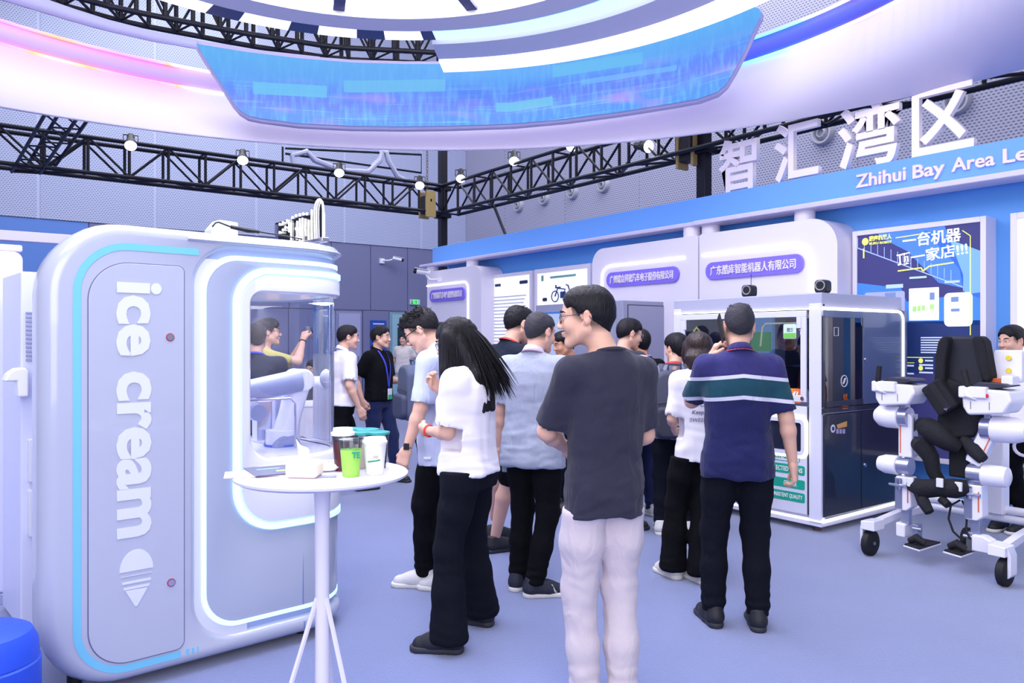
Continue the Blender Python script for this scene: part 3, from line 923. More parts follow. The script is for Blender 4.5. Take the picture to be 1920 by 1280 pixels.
sp = nt.nodes.new('ShaderNodeSeparateXYZ'); nt.links.new(uvn.outputs[0], sp.inputs[0])
def MN(op, a, b_=None, clamp=False):
    n = nt.nodes.new('ShaderNodeMath'); n.operation = op; n.use_clamp = clamp
    for i, v in enumerate((a, b_)):
        if v is None: continue
        if isinstance(v, (int, float)): n.inputs[i].default_value = v
        else: nt.links.new(v, n.inputs[i])
    return n.outputs[0]
def NZ(sx, sy, det=2, sc=1.0):
    mp = nt.nodes.new('ShaderNodeMapping'); mp.inputs['Scale'].default_value = (sx, sy, 1)
    nt.links.new(uvn.outputs[0], mp.inputs['Vector'])
    n = nt.nodes.new('ShaderNodeTexNoise'); n.inputs['Scale'].default_value = sc; n.inputs['Detail'].default_value = det
    nt.links.new(mp.outputs[0], n.inputs['Vector']); return n.outputs['Fac']
U, V = sp.outputs[0], sp.outputs[1]
grad = nt.nodes.new('ShaderNodeValToRGB'); E_ = grad.color_ramp.elements
E_[0].position = 0.0; E_[0].color = (*srgb((70, 150, 246)), 1); E_[1].position = 1.0; E_[1].color = (*srgb((70, 170, 238)), 1)
for p_, c_ in ((0.18, (96, 150, 250)), (0.32, (96, 128, 246)), (0.5, (72, 130, 244)), (0.68, (70, 158, 240))):
    e = E_.new(p_); e.color = (*srgb(c_), 1)
nt.links.new(V, grad.inputs[0])
def MIX(f, a, col):
    mx = nt.nodes.new('ShaderNodeMix'); mx.data_type = 'RGBA'
    nt.links.new(f, mx.inputs[0]); nt.links.new(a, mx.inputs[6])
    mx.inputs[7].default_value = (*srgb(col), 1); return mx.outputs[2]
low = MN('SUBTRACT', 1.0, MN('MULTIPLY', V, 1.3), True)
stre = MN('MULTIPLY', MN('MULTIPLY', MN('SUBTRACT', NZ(120, 3), 0.45, True), 2.6, True), 0.8)
c1 = MIX(MN('MULTIPLY', stre, MN('ADD', low, 0.25, True)), grad.outputs[0], (120, 215, 250))
hot = MN('MULTIPLY', MN('MULTIPLY', MN('SUBTRACT', NZ(7, 3.5, 1), 0.56, True), 5.0, True), low)
c2 = MIX(hot, c1, (205, 150, 245))
swish = MN('MULTIPLY', MN('SUBTRACT', NZ(5, 26, 3), 0.56, True), 4.5, True)
c3 = MIX(MN('MULTIPLY', swish, low), c2, (150, 230, 252))
hl = MN('MULTIPLY', MN('SUBTRACT', NZ(2, 190, 1), 0.55, True), 2.2, True)
c3 = MIX(MN('MULTIPLY', hl, MN('MULTIPLY', low, 0.6)), c3, (60, 90, 235))
def rect(u0, u1, v0, v1, c, col, s=0.7):
    f = MN('MULTIPLY', MN('MULTIPLY', MN('GREATER_THAN', U, u0), MN('LESS_THAN', U, u1)), MN('MULTIPLY', MN('GREATER_THAN', V, v0), MN('LESS_THAN', V, v1)))
    return MIX(MN('MULTIPLY', f, s), c, col)
c4 = rect(0.10, 0.23, 0.42, 0.60, c3, (90, 196, 236), 0.8)
c4 = rect(0.26, 0.44, 0.52, 0.70, c4, (90, 190, 232), 0.75)
c4 = rect(0.53, 0.63, 0.20, 0.34, c4, (110, 205, 235), 0.8)
c4 = rect(0.63, 0.79, 0.62, 0.80, c4, (80, 186, 232), 0.75)
c4 = rect(0.68, 0.85, 0.44, 0.52, c4, (110, 190, 245), 0.6)
nt.links.new(c4, b.inputs['Emission Color']); b.inputs['Emission Strength'].default_value = 0.95
screen_mesh('screen_face', m, ts, 0.02, 0, 0.0)

# ------------------------------------------------------------------ lit canopy of concentric rings
t = thing('round_canopy', 'round canopy of lit and grey concentric rings overhead', 'ceiling canopy', (-0.95, 4.75, 4.4))
def ann(r0, r1, a0, a1, z0=0.0, z1=0.05, n=64):
    mb = MB(); A = [a0 + (a1 - a0) * i / n for i in range(n + 1)]
    vs = []
    for a in A:
        c_, s_ = math.cos(R(a)), math.sin(R(a))
        vs += [(r0 * c_, r0 * s_, z0), (r1 * c_, r1 * s_, z0), (r1 * c_, r1 * s_, z1), (r0 * c_, r0 * s_, z1)]
    fs = []
    for i in range(n):
        for k_ in range(4):
            l = (k_ + 1) % 4
            fs.append((i * 4 + k_, i * 4 + l, (i + 1) * 4 + l, (i + 1) * 4 + k_))
    fs += [(0, 1, 2, 3), (n * 4 + 3, n * 4 + 2, n * 4 + 1, n * 4)]
    return mb.add(vs, fs)
LITP = glow('canopy_lit', (250, 250, 255), 1.5)
LITC = glow('canopy_cyan', (205, 238, 255), 1.05)
NAVY = mat('canopy_navy', (62, 66, 118), rough=0.5)
CGR = mat('canopy_grey', (226, 222, 240), rough=0.5)
MB().lathe([(0.0, 0.02), (2.18, 0.02)], 96).build('lit_disc', LITP, t, smooth=False)
for a in (74, 105, 135, 165, 195, 225, 255, 285, 315, 345, 15, 45):
    MB().box(0.3, 2.18, -0.05, 0.05, -0.01, 0.02, Matrix.Rotation(R(a), 4, 'Z')).build('spoke', NAVY, t, smooth=False)
ann(2.18, 2.46, 0, 360, -0.05, 0.05, 96).build('grey_ring', CGR, t, ang=50)
a_ = 90.0
ann(2.50, 2.80, -60, 85.5, 0.0, 0.05, 72).build('lit_ring', LITC, t, ang=50)
MB().tube([(2.48 * math.cos(R(a)), 2.48 * math.sin(R(a)), -0.03) for a in range(-60, 86, 4)], 0.014, 6).build('blue_edge_line', glow('edge_blue', (80, 170, 255), 1.2), t)
tiles = [(85.5, 88.0, 1), (88.0, 95.5, 0), (95.5, 101, 1), (101, 108.5, 0), (108.5, 114, 1), (114, 123, 0), (123, 129, 1), (129, 138, 0), (138, 144, 1), (144, 153, 0), (153, 159, 1), (159, 168, 0)]
for a0, a1, dk in tiles:
    ann(2.50, 2.80, a0, a1, 0.0, 0.05, 6).build('tile', NAVY if dk else LITP, t, smooth=False)
ann(2.86, 3.26, -60, 86.5, -0.02, 0.06, 72).build('grey_ring', CGR, t, ang=50)
ann(3.28, 3.62, -60, 86.5, -0.03, 0.06, 72).build('lit_ring', LITP, t, ang=50)

# white arched ornament and black line frame beyond the left truss
t = thing('arched_ornament', 'white arched tube ornament in a thin black frame behind the left truss', 'ornament', (0, 0, 0))
def WB(px, py, k=13.4):
    x, z = FB.hit(px, py, k); return FB.world(x, k, z)
MB().tube([WB(*p) for p in ((555, 330), (548, 292), (575, 284), (590, 300), (640, 320), (690, 322), (712, 300), (716, 285), (724, 285), (728, 300), (745, 330), (772, 345))], 0.055, 8).build('arch_tube', mat('ornament_white', (186, 188, 218)), t)
MB().tube([WB(*p) for p in ((530, 275), (530, 310))], 0.02, 6).tube([WB(*p) for p in ((535, 278), (790, 290), (790, 324), (535, 288))], 0.02, 6).build('line_frame', BLACK, t)
# rail high on the left
x, z = FB.hit(0, 440, 9.0); x2, _ = FB.hit(170, 447, 9.0)
o = MB().box(x - 3, x2 + 1.2, 9.0, 9.08, z - 0.05, z + 0.05, Matrix.Rotation(FB.a, 4, 'Z')).box(x - 3, x - 2.9, 9.0, 9.08, 0, z, Matrix.Rotation(FB.a, 4, 'Z')).box(x2 + 1.1, x2 + 1.2, 9.0, 9.08, 0, z, Matrix.Rotation(FB.a, 4, 'Z')).build('header_rail', LAV2, None, bev=0.01)
tag(o, 'lavender header rail beyond the white machine at far left', 'rail')
# ------------------------------------------------------------------ ice cream pod
FM = Frame(41.8, -1.547, 3.44)
SHELL = mat('pod_shell', (182, 187, 212), rough=0.16, coat=0.6)
SHELL2 = mat('pod_shell_inner', (172, 180, 208), rough=0.2, coat=0.5)
PODW = mat('pod_white', (222, 224, 240), rough=0.25, coat=0.4)
GROOVE = mat('pod_groove', (120, 136, 190), rough=0.4)
pod = thing('ice_cream_machine', 'large rounded grey ice cream pod with glowing blue outlines and curved window', 'vending machine', (FM.ox, FM.oy, 0), FM.a)
XC, RC, DP = 0.69, 0.337, 1.0
ARC = RC * PI / 2
SR = XC + ARC + (DP / 2 - RC)
def F_(s, z, off=0.0, mir=False):
    """(s, z) on the pod's skin: s runs along the front, round the corner and back along the side"""
    if s <= XC: p = (s, -off)
    elif s <= XC + ARC:
        a = (s - XC) / RC; p = (XC + (RC + off) * math.sin(a), RC - (RC + off) * math.cos(a))
    else: p = (XC + RC + off, RC + (s - XC - ARC))
    y = p[1]
    if mir: y = DP - y
    return (p[0], y, z)
LEFT = [0.0]
def Uc(zt, zb, xl, rt, rb, sR=SR, xm=None):
    pts = []
    if xl < 0: xl += LEFT[0]
    xm = XC if xm is None else xm
    for i in range(18): pts.append((sR + (xm - sR) * i / 18, zt))
    for i in range(8): pts.append((xm + (xl + rt - xm) * i / 8, zt))
    for i in range(10):
        a = R(90 + 90 * i / 10); pts.append((xl + rt + rt * math.cos(a), zt - rt + rt * math.sin(a)))
    for i in range(8): pts.append((xl, zt - rt + (zb + rb - zt + rt) * i / 8))
    for i in range(10):
        a = R(180 + 90 * i / 10); pts.append((xl + rb + rb * math.cos(a), zb + rb + rb * math.sin(a)))
    for i in range(8): pts.append((xl + rb + (xm - xl - rb) * i / 8, zb))
    for i in range(19): pts.append((xm + (sR - xm) * i / 18, zb))
    return pts
def skin(name, loops, m, parent, mir=False, ang=50):
    """surface through successive (curve, offset) loops"""
    mb = MB(); n = len(loops[0][0]); vs = []
    for c_, off in loops:
        vs += [F_(s, z, off, mir) for s, z in c_]
    fs = []
    for j in range(len(loops) - 1):
        for i in range(n - 1):
            q = (j * n + i, (j + 1) * n + i, (j + 1) * n + i + 1, j * n + i + 1)
            fs.append(q if not mir else q[::-1])
    return mb.add(vs, fs).build(name, m, parent, ang=ang)
for mir in (False, True):
    g = 'rear_' if mir else ''
    LEFT[0] = 0.20 if mir else 0.0
    o0 = Uc(1.965, 0.06, -0.44, 0.30, 0.30)
    skin(g + 'outer_shell', [(Uc(2.0, 0.045, -0.455, 0.31, 0.31), -0.16), (Uc(2.005, 0.04, -0.455, 0.31, 0.31), -0.06), (Uc(1.995, 0.055, -0.435, 0.30, 0.30), -0.018), (Uc(1.975, 0.075, -0.41, 0.28, 0.28), -0.002), (Uc(1.955, 0.09, -0.385, 0.26, 0.26), 0.0),
                             (Uc(1.952, 0.11, 0.13, 0.20, 0.20), 0.0), (Uc(1.945, 0.12, 0.145, 0.19, 0.19), -0.006), (Uc(1.93, 0.135, 0.165, 0.18, 0.18), -0.03)], SHELL, pod, mir)
    skin(g + 'recess', [(Uc(1.93, 0.135, 0.165, 0.18, 0.18), -0.03), (Uc(1.905, 0.165, 0.188, 0.17, 0.17), -0.03)], mat('pod_recess', (166, 180, 228), rough=0.25), pod, mir)
    skin(g + 'outer_led', [(Uc(1.905, 0.165, 0.188, 0.17, 0.17), -0.03), (Uc(1.903, 0.168, 0.19, 0.17, 0.17), -0.012), (Uc(1.882, 0.186, 0.210, 0.155, 0.155), -0.012), (Uc(1.880, 0.188, 0.212, 0.155, 0.155), -0.02)], LEDC, pod, mir)
    skin(g + 'inner_panel', [(Uc(1.880, 0.188, 0.212, 0.155, 0.155), -0.015), (Uc(1.862, 0.58, 0.325, 0.185, 0.22), -0.010), (Uc(1.857, 0.59, 0.333, 0.18, 0.21), -0.016)], SHELL2, pod, mir)
    skin(g + 'inner_led', [(Uc(1.857, 0.59, 0.333, 0.18, 0.21), -0.02), (Uc(1.855, 0.592, 0.336, 0.18, 0.21), 0.004), (Uc(1.828, 0.618, 0.362, 0.16, 0.19), 0.004), (Uc(1.826, 0.62, 0.364, 0.16, 0.19), -0.01)], LEDC, pod, mir)
    skin(g + 'window_frame', [(Uc(1.826, 0.62, 0.364, 0.16, 0.19), -0.012), (Uc(1.815, 0.63, 0.372, 0.15, 0.18), 0.0), (Uc(1.745, 0.92, 0.408, 0.07, 0.12), 0.0), (Uc(1.735, 0.935, 0.418, 0.06, 0.11), -0.012), (Uc(1.735, 0.935, 0.418, 0.06, 0.11), -0.05)], PODW, pod, mir)
# flared canopy lip and roof
def plan(off, n=14):
    P = [(0.12, min(-off, 0.03) if off > 0 else -off)]
    for i in range(n + 1):
        a = PI / 2 * i / n; P.append((XC + (RC + off) * math.sin(a), RC - (RC + off) * math.cos(a)))
    for i in range(n + 1):
        a = PI / 2 * i / n; P.append((XC + (RC + off) * math.cos(a), DP - RC + (RC + off) * math.sin(a)))
    P.append((0.12, DP + off))
    return P
def stack(name, levels, m, parent):
    mb = MB(); n = len(plan(0)); vs = []; fs = []
    for off, z in levels: vs += [(x, y, z) for x, y in plan(off)]
    for j in range(len(levels) - 1):
        for i in range(n):
            l = (i + 1) % n; fs.append((j * n + i, j * n + l, (j + 1) * n + l, (j + 1) * n + i))
    fs.append(tuple(range(n - 1, -1, -1))); fs.append(tuple(range((len(levels) - 1) * n, len(levels) * n)))
    return mb.add(vs, fs).build(name, m, parent, ang=40)
stack('canopy', [(-0.05, 1.90), (-0.03, 1.945), (0.004, 1.952), (0.012, 1.962), (0.004, 1.972), (-0.05, 2.0), (-0.12, 2.012)], SHELL, pod)
_a = rrect(-0.452, 0.35, 0.05, 2.0, (0.30, 0.05, 0.05, 0.30), 12); _b = rrect(-0.255, 0.35, 0.05, 2.0, (0.30, 0.05, 0.05, 0.30), 12); _n = len(_a)
MB().add([(x, 0.10, z) for x, z in _a] + [(x, 0.94, z) for x, z in _b], [tuple(range(_n)), tuple(range(2 * _n - 1, _n - 1, -1))] + [(i, _n + i, _n + (i + 1) % _n, (i + 1) % _n) for i in range(_n)]).build('side_cabinet', SHELL, pod)
MB().box(-0.20, 0.405, 0.02, 0.96, 0.10, 1.88).build('inner_wall', PODW, pod, smooth=False)
def hp_(off, z0, z1, name, m):
    return MB().hprism([(max(x, 0.2), y) for x, y in plan(off)], z0, z1).build(name, m, pod)
hp_(-0.05, 0.07, 0.60, 'lower_body', SHELL2)
hp_(-0.052, 0.60, 0.93, 'counter', mat('pod_counter', (222, 222, 246), rough=0.3, coat=0.3))
hp_(-0.055, 1.74, 1.90, 'ceiling_box', PODW)
for x in (-0.3, 0.75):
    for y in (0.15, 0.85):
        MB().cyl((x, y, 0), (x, y, 0.08), 0.03, n=12).build('foot', BLACKP, pod)
# glass
GLS = clear('pod_glass', (250, 251, 255), 0.02, 0.03)
MB().cyl((0.46, 0.16, 1.50), (0.46, 0.16, 1.68), 0.012, n=10).build('tube_lamp', glow('tube_lamp', (250, 250, 255), 4.0), pod)
pl_ = area('pod_lamp', (0, 0, 0), 0.5, 9, (0.95, 0.96, 1.0)); pl_.location = FM.world(0.7, 0.5, 1.72)
gp = [0.40 + (SR - 0.40) * i / 26 for i in range(27)]
for mir in (False, True):
    MB().ribbon([F_(s, 0.925, -0.03, mir) for s in gp], [F_(s, 1.745, -0.03, mir) for s in gp]).build('rear_window_glass' if mir else 'window_glass', GLS, pod, ang=60)
MB().tube([F_(0.69 + ARC * 0.93, z, -0.02) for z in (0.93, 1.74)], 0.012, 8).build('glass_joint', clear('glass_edge', (225, 235, 255), 0.05, 0.35), pod)
# seam lines, door, lettering
MB().tube([F_(0.69, z, -0.0145) for z in (0.19, 0.58)], 0.003, 5).build('seam', GROOVE, pod)
MB().tube([F_(0.69, z, 0.0) for z in (0.06, 0.11)], 0.003, 5).build('seam', GROOVE, pod)
dr = rrect(-0.286, 0.108, 0.127, 1.838, (0.165, 0.04, 0.03, 0.165), 12)
MB().prism(dr, -0.0015, 0.01).build('door_gap', mat('gap_dark', (108, 112, 150), rough=0.6), pod, smooth=False)
dr = rrect(-0.282, 0.104, 0.131, 1.834, (0.161, 0.036, 0.026, 0.161), 12)
door = MB().prism(dr, -0.006, 0.01).build('door', SHELL, pod, bev=0.002)
LT = mat('pod_lettering', (222, 226, 246), rough=0.3)
def fmp(px, py): return FM.hit(px, py, 0)
MR = Matrix.Rotation(R(90), 4, 'Y')
for body, ya, yb in (('ice', 527, 667), ('cream', 697, 1001)):
    xa, za = fmp(217, ya); xb, zb = fmp(300 if body == 'ice' else 280, yb)
    L = za - zb
    h_ = (fmp(302, 560)[0] - xa) if body == 'ice' else (fmp(283, 800)[0] - xa)
    text('lettering', body, LT, door, (xa, -0.0075, za), w=L, h=h_, depth=0.002, bold=0.035, M=MR)
# cone emblem
def fpoly(pts): return [fmp(*p) for p in pts]
MB().prism([(lambda c: (c[0] + 0.068 * math.cos(a), c[1] + 0.09 * math.sin(a)))(fmp(255, 1068)) for a in np.linspace(0, PI, 17)], -0.0085, -0.006).build('cone_emblem', LT, door, smooth=False)
for (y0, y1, xa, xb) in ((1072, 1082, 226, 284), (1086, 1092, 228, 282), (1097, 1102, 231, 279)):
    a = fmp(xa, y1); b = fmp(xb, y0 - 2)
    MB().box(a[0], b[0], -0.0085, -0.006, a[1], b[1] - 0.004).build('cone_emblem', LT, door, smooth=False)
MB().prism(fpoly([(234, 1107), (276, 1100), (256, 1135), (252, 1135)]), -0.0085, -0.006).build('cone_emblem', LT, door, smooth=False)
RED = mat('lock_ring_red', (170, 70, 100), rough=0.4)
for p in ((318, 632), (320, 1091)):
    x, z = fmp(*p)
    lk = MB(Matrix.Translation((x, 0, z)) @ Matrix.Rotation(PI / 2, 4, 'X')).lathe([(0.014, 0.004), (0.014, 0.012), (0.0, 0.012)], 20).build('lock', CHROME, door)
    MB(Matrix.Translation((x, 0, z)) @ Matrix.Rotation(PI / 2, 4, 'X')).lathe([(0.018, 0.005), (0.018, 0.009), (0.014, 0.009)], 20).build('lock_ring', RED, lk)
# cyan stripe
CY = mat('cyan_stripe', (120, 200, 238), rough=0.3)
def stripe(pts, w):
    mb = MB(); A = []; B = []
    for i, p in enumerate(pts):
        a = pts[max(i - 1, 0)]; b = pts[min(i + 1, len(pts) - 1)]
        dx, dz = b[0] - a[0], b[1] - a[1]; L = math.hypot(dx, dz); nx, nz = -dz / L * w / 2, dx / L * w / 2
        A.append((p[0] + nx, -0.002, p[1] + nz)); B.append((p[0] - nx, -0.002, p[1] - nz))
    return mb.ribbon(A, B)
c_ = [(0.17, 1.925), (0.0, 1.925)] + arc(-0.125, 1.725, 0.20, 90, 180, 12) + [(-0.325, 1.0)] + arc(-0.125, 0.345, 0.20, 180, 270, 12) + [(0.09, 0.148 - 0.003)]
c_ = [(x, z - (0.02 if z > 1 else -0.0)) for x, z in c_]
c_[-1] = (0.09, 0.108); c_ = [(x, max(z - 0.04, 0.105) if z < 0.4 else z) for x, z in c_]
stripe(c_, 0.03).build('cyan_stripe', CY, pod, smooth=False)
for i, (x, w_) in enumerate(((0.115, 0.012), (0.14, 0.009), (0.163, 0.006))):
    MB().box(x, x + w_, -0.002, 0.0, 0.095, 0.121).build('stripe_dash', CY, pod, smooth=False)
for i, (x, w_) in enumerate(((0.185, 0.010), (0.205, 0.007), (0.225, 0.005))):
    pass
# things on the back / left side of the pod
MB().cyl((-0.46, 0.3, 0.12), (-0.50, 0.3, 0.12), 0.02, n=10).build('cable_port', WHITE, pod)
cb = MB().tube([Vector(p) for p in ((-0.48, 0.28, 0.12), (-0.52, 0.18, 0.03), (-0.56, 0.05, 0.012), (-0.62, 0.02, 0.012), (-0.66, 0.08, 0.012), (-0.62, 0.16, 0.012), (-0.54, 0.22, 0.012), (-0.50, 0.35, 0.02))], 0.009, 8).build('power_cable', BLACKP, pod)

# lit sign on the roof
sg = thing('roof_sign', 'small glowing sign of dots and strokes on the pod roof', 'sign', FM.world(0.82, 0.0, 2.0), FM.a)
SGW = glow('sign_white', (255, 252, 246), 2.6)
MB().box(-0.012, 0.03, 0.04, 0.62, 0.012, 0.035).build('base_bar', CHROME, sg, bev=0.004)
AC = clear('acrylic', (242, 244, 255), 0.05, 0.02)
MB(Matrix.Rotation(R(90), 4, 'Z')).prism(rrect(0.04, 0.62, 0.03, 0.17, 0.02), -0.005, 0.0).build('acrylic_plate', AC, sg, smooth=False)
ar = [(0.0, 0.05, 0.03), (0.0, 0.05, 0.15)] + [(0, 0.095 - 0.045 * math.cos(a), 0.18 + 0.055 * math.sin(a)) for a in np.linspace(0, PI, 10)] + [(0, 0.14, 0.15), (0, 0.135, 0.03)]
MB().tube(ar, 0.0055, 6).build('arch_outline', SGW, sg)
MB(Matrix.Rotation(R(90), 4, 'Z')).prism([(y, z) for _, y, z in ar], 0.002, 0.008).build('arch_plate', AC, sg, smooth=False)
for y, z0, z1 in ((0.165, 0.03, 0.19), (0.20, 0.03, 0.14), (0.235, 0.06, 0.15), (0.27, 0.03, 0.16), (0.30, 0.03, 0.16), (0.33, 0.05, 0.15), (0.40, 0.03, 0.15), (0.425, 0.10, 0.155)):
    MB().tube([(-0.004, y, z0), (-0.004, y + 0.004, (z0 + z1) / 2), (-0.004, y, z1)], 0.0045, 6).build('glow_stroke', SGW, sg)
for y, z in ((0.22, 0.175), (0.26, 0.18), (0.30, 0.18), (0.345, 0.18), (0.345, 0.11), (0.34, 0.06), (0.385, 0.175), (0.45, 0.165), (0.47, 0.13), (0.50, 0.16), (0.50, 0.12), (0.54, 0.155), (0.54, 0.11)):
    MB().sphere((-0.004, y, z), 0.0075, 8, 6).build('glow_dot', SGW, sg)
x_ = FM.loc(*W(455, 420, 4.15)[:2])
bx = MB().prism([(-0.07, 0), (0.07, 0), (0.07, 0.105), (-0.03, 0.11), (-0.07, 0.06)], -0.05, 0.05).build('roof_box', PODW, None, bev=0.004)
bx.location = FM.world(0.47, 0.5, 2.022); bx.rotation_euler = (0, 0, FM.a)
tag(bx, 'small white box with one slanted corner on the pod roof', 'box')
cbl = [FM.world(0.27, 0.1, 2.04), FM.world(0.285, 0.1, 2.06), FM.world(0.30, 0.1, 2.065), FM.world(0.36, 0.1, 2.048), FM.world(0.44, 0.1, 2.04), FM.world(0.50, 0.1, 2.038), FM.world(0.6, 0.12, 2.036), FM.world(0.78, 0.2, 2.036)]
ck = thing('black_cable', 'thin black cable with inline adapter on the pod roof', 'cable', (0, 0, 0))
MB().tube(cbl, 0.004, 6).build('cord', BLACKP, ck)
MB().tube([cbl[3], cbl[4], cbl[5]], [0.009, 0.012, 0.008], 8).build('adapter', BLACKP, ck)

# robot arm inside the pod
ra = thing('robot_arm', 'pale jointed robot arm behind the curved pod window', 'robot arm', FM.world(0.62, 0.45, 0.93), FM.a)
def mp(px, py, k=0.45):
    x, z = FM.hit(px, py, k); return Vector((x - 0.62, k - 0.45, z - 0.93))
AW = mat('arm_white', (224, 226, 248), rough=0.3); AG = mat('arm_grey', (150, 158, 200), rough=0.35)
el = mp(560, 712); sh = mp(528, 838); far_ = mp(430, 738)
MB().cyl((sh.x, 0, 0), (sh.x, 0, 0.09), 0.085, n=28).build('arm_base', AW, ra, bev=0.008)
MB().cyl((sh.x, 0, 0.004), (sh.x, 0, 0.012), 0.09, n=28).build('base_ring', mat('ring_blue', (70, 110, 220)), ra)
MB().cyl(sh + Vector((0, 0.07, 0)), sh + Vector((0, -0.085, 0)), 0.078, n=28).build('shoulder_cap', AG, ra, bev=0.012)
MB().tube([sh, sh.lerp(el, 0.5), el], [0.072, 0.062, 0.07], 20).build('upper_link', AW, ra)
MB().cyl(el + Vector((0, 0.08, 0)), el + Vector((0, -0.08, 0)), 0.062, n=28).build('elbow_joint', AW, ra, bev=0.015)
MB().tube([el + Vector((-0.03, -0.06, 0)), far_ + Vector((0, -0.06, 0))], [0.062, 0.058], 20).build('forearm_link', AG, ra)
q = mp(478, 772, 0.35)
MB().cyl(q + Vector((0, 0.04, 0)), q + Vector((0, -0.05, 0)), 0.045, n=24).build('wrist_joint', AG, ra, bev=0.006)
MB().tube([far_ + Vector((0.08, -0.06, 0)), q + Vector((-0.02, 0.02, 0))], [0.045, 0.045], 14).build('wrist_link', AW, ra)
# appliances inside
ap = thing('dispenser_unit', 'white rounded dispenser unit inside the pod beside the arm', 'appliance', FM.world(0.83, 0.62, 0.93), FM.a)
MB().prism(rrect(-0.09, 0.09, 0, 0.36, (0.005, 0.005, 0.06, 0.06)), -0.12, 0.12).build('housing', AW, ap, bev=0.012)
MB().box(-0.06, 0.06, -0.135, -0.12, 0.05, 0.25).build('front_panel', AG, ap, bev=0.004)
cg = thing('chrome_rack', 'chrome wire rack inside the pod around the arm base', 'rack', FM.world(0.62, 0.30, 0.93), FM.a)
for x0, x1, y in ((-0.12, 0.16, -0.02), (-0.12, 0.16, 0.22)):
    MB().tube([(x0, y, 0.005), (x0, y, 0.24), (x0 + 0.03, y, 0.27), (x1 - 0.03, y, 0.27), (x1, y, 0.24), (x1, y, 0.005)], 0.006, 8).build('wire_frame', CHROME, cg)
MB().box(0.05, 0.13, 0.20, 0.21, 0.03, 0.24).build('perforated_plate', CHROME, cg)

# white bare machine at far left and its fittings
WM = thing('white_cabinet', 'plain tall white cabinet cropped by the left edge', 'cabinet', W(44, 640, 4.55).xy.to_3d(), R(41.8))
MB().prism(rrect(-1.3, 0.0, 0.06, 2.02, (0.02, 0.02, 0.05, 0.05)), 0.0, 0.9).build('cabinet_body', mat('cabinet_white', (214, 218, 250), rough=0.4), WM, bev=0.02)
MB().box(-1.3, 0.012, -0.012, 0.92, 0.0, 0.06).build('plinth', mat('plinth_grey', (160, 168, 205)), WM, bev=0.004)
MB().box(-1.3, 0.0, 0.02, 0.9, 2.02, 2.06).build('top_trim', mat('trim_pink', (226, 205, 238)), WM, bev=0.01)
ws = thing('white_service_panel', 'narrow white panel with vents and handles between cabinet and pod', 'cabinet', FM.world(-0.255, 1.08, 0), FM.a)
MB().box(-0.085, 0.06, 0.0, 0.5, 0.02, 1.86).build('panel_body', mat('cabinet_white', (214, 218, 250)), ws, bev=0.01)
for i in range(12):
    z = 1.40 + i * 0.022
    MB().box(-0.062, -0.03, -0.012, 0.0, z, z + 0.011).build('vent_slat', mat('slat_grey', (150, 156, 190)), ws, bev=0.001)
for z0, z1 in ((0.78, 1.0), (0.50, 0.74)):
    MB().prism(rrect(-0.055, -0.03, z0, z1, 0.010), -0.05, 0.0).build('handle', PODW, ws, bev=0.004)
MB().prism([(-0.17, 1.30), (-0.155, 1.34), (-0.12, 1.365), (-0.08, 1.37), (-0.065, 1.35), (-0.065, 1.22), (-0.11, 1.22), (-0.115, 1.30)], -0.10, 0.0).build('bracket', WHITE, ws, bev=0.01)

# blue stool
st = thing('blue_stool', 'round bright blue padded stool at the lower left corner', 'stool', (-1.93, 2.84, 0))
BLS = mat('stool_blue', (40, 82, 220), rough=0.5, bump=0.15, bscale=30)
MB().lathe([(0.0, 0.46), (0.13, 0.458), (0.165, 0.44), (0.185, 0.40), (0.19, 0.34)], 36).build('seat', BLS, st)
MB().lathe([(0.18, 0.345), (0.195, 0.33), (0.195, 0.03), (0.18, 0.0)], 36).build('stool_body', BLS, st)
# ------------------------------------------------------------------ drinks kiosk
KC = (2.41, 6.1)
FK = Frame(-53.7, *KC)     # front face y = 0, x runs to the viewer's right, ends at 0
FS = Frame(36.3, *KC)      # side face y = 0, x runs away from the corner
KW, KD, KH = 1.52, 1.22, 1.883
kio = thing('drinks_kiosk', 'white and black glass fronted robot drinks kiosk with lit edges', 'vending machine', (*KC, 0), FK.a)
MSIDE = Matrix.Rotation(R(90), 4, 'Z')   # side face: local x of the side -> depth
KWH = mat('kiosk_white', (222, 222, 244), rough=0.3, coat=0.3)
KDK = mat('kiosk_dark', (34, 38, 58), rough=0.28, coat=0.5)
KSL = mat('kiosk_slate', (84, 100, 140), rough=0.3, coat=0.4)
def fk(px, py): return FK.hit(px, py, 0)
def fs(px, py): return FS.hit(px, py, 0)
# body shell: rear, floor, ceiling, far side (interior open behind the glass)
MB().box(-KW, -0.03, 0.02, KD, 0.11, 0.93).build('lower_cabinet', KWH, kio, smooth=False)
MB().box(-KW, 0.0, 0.0, KD, 1.765, KH).build('top_fascia', mat('kiosk_fascia', (176, 178, 206), rough=0.35), kio, bev=0.012)
MB().box(-KW, -KW + 0.03, 0.03, KD, 0.93, 1.765).box(-KW, -0.03, KD - 0.03, KD, 0.93, 1.765).build('rear_panels', mat('kiosk_inside', (120, 128, 160), rough=0.4), kio, smooth=False)
MB().box(-KW, 0.0, 0.0, KD, 0.05, 0.11).build('plinth', KWH, kio, bev=0.006)
for x in (-KW + 0.1, -0.1):
    for y in (0.1, KD - 0.1):
        MB().cyl((x, y, 0), (x, y, 0.05), 0.03, n=12).build('foot', mat('foot_rust', (120, 90, 90)), kio)
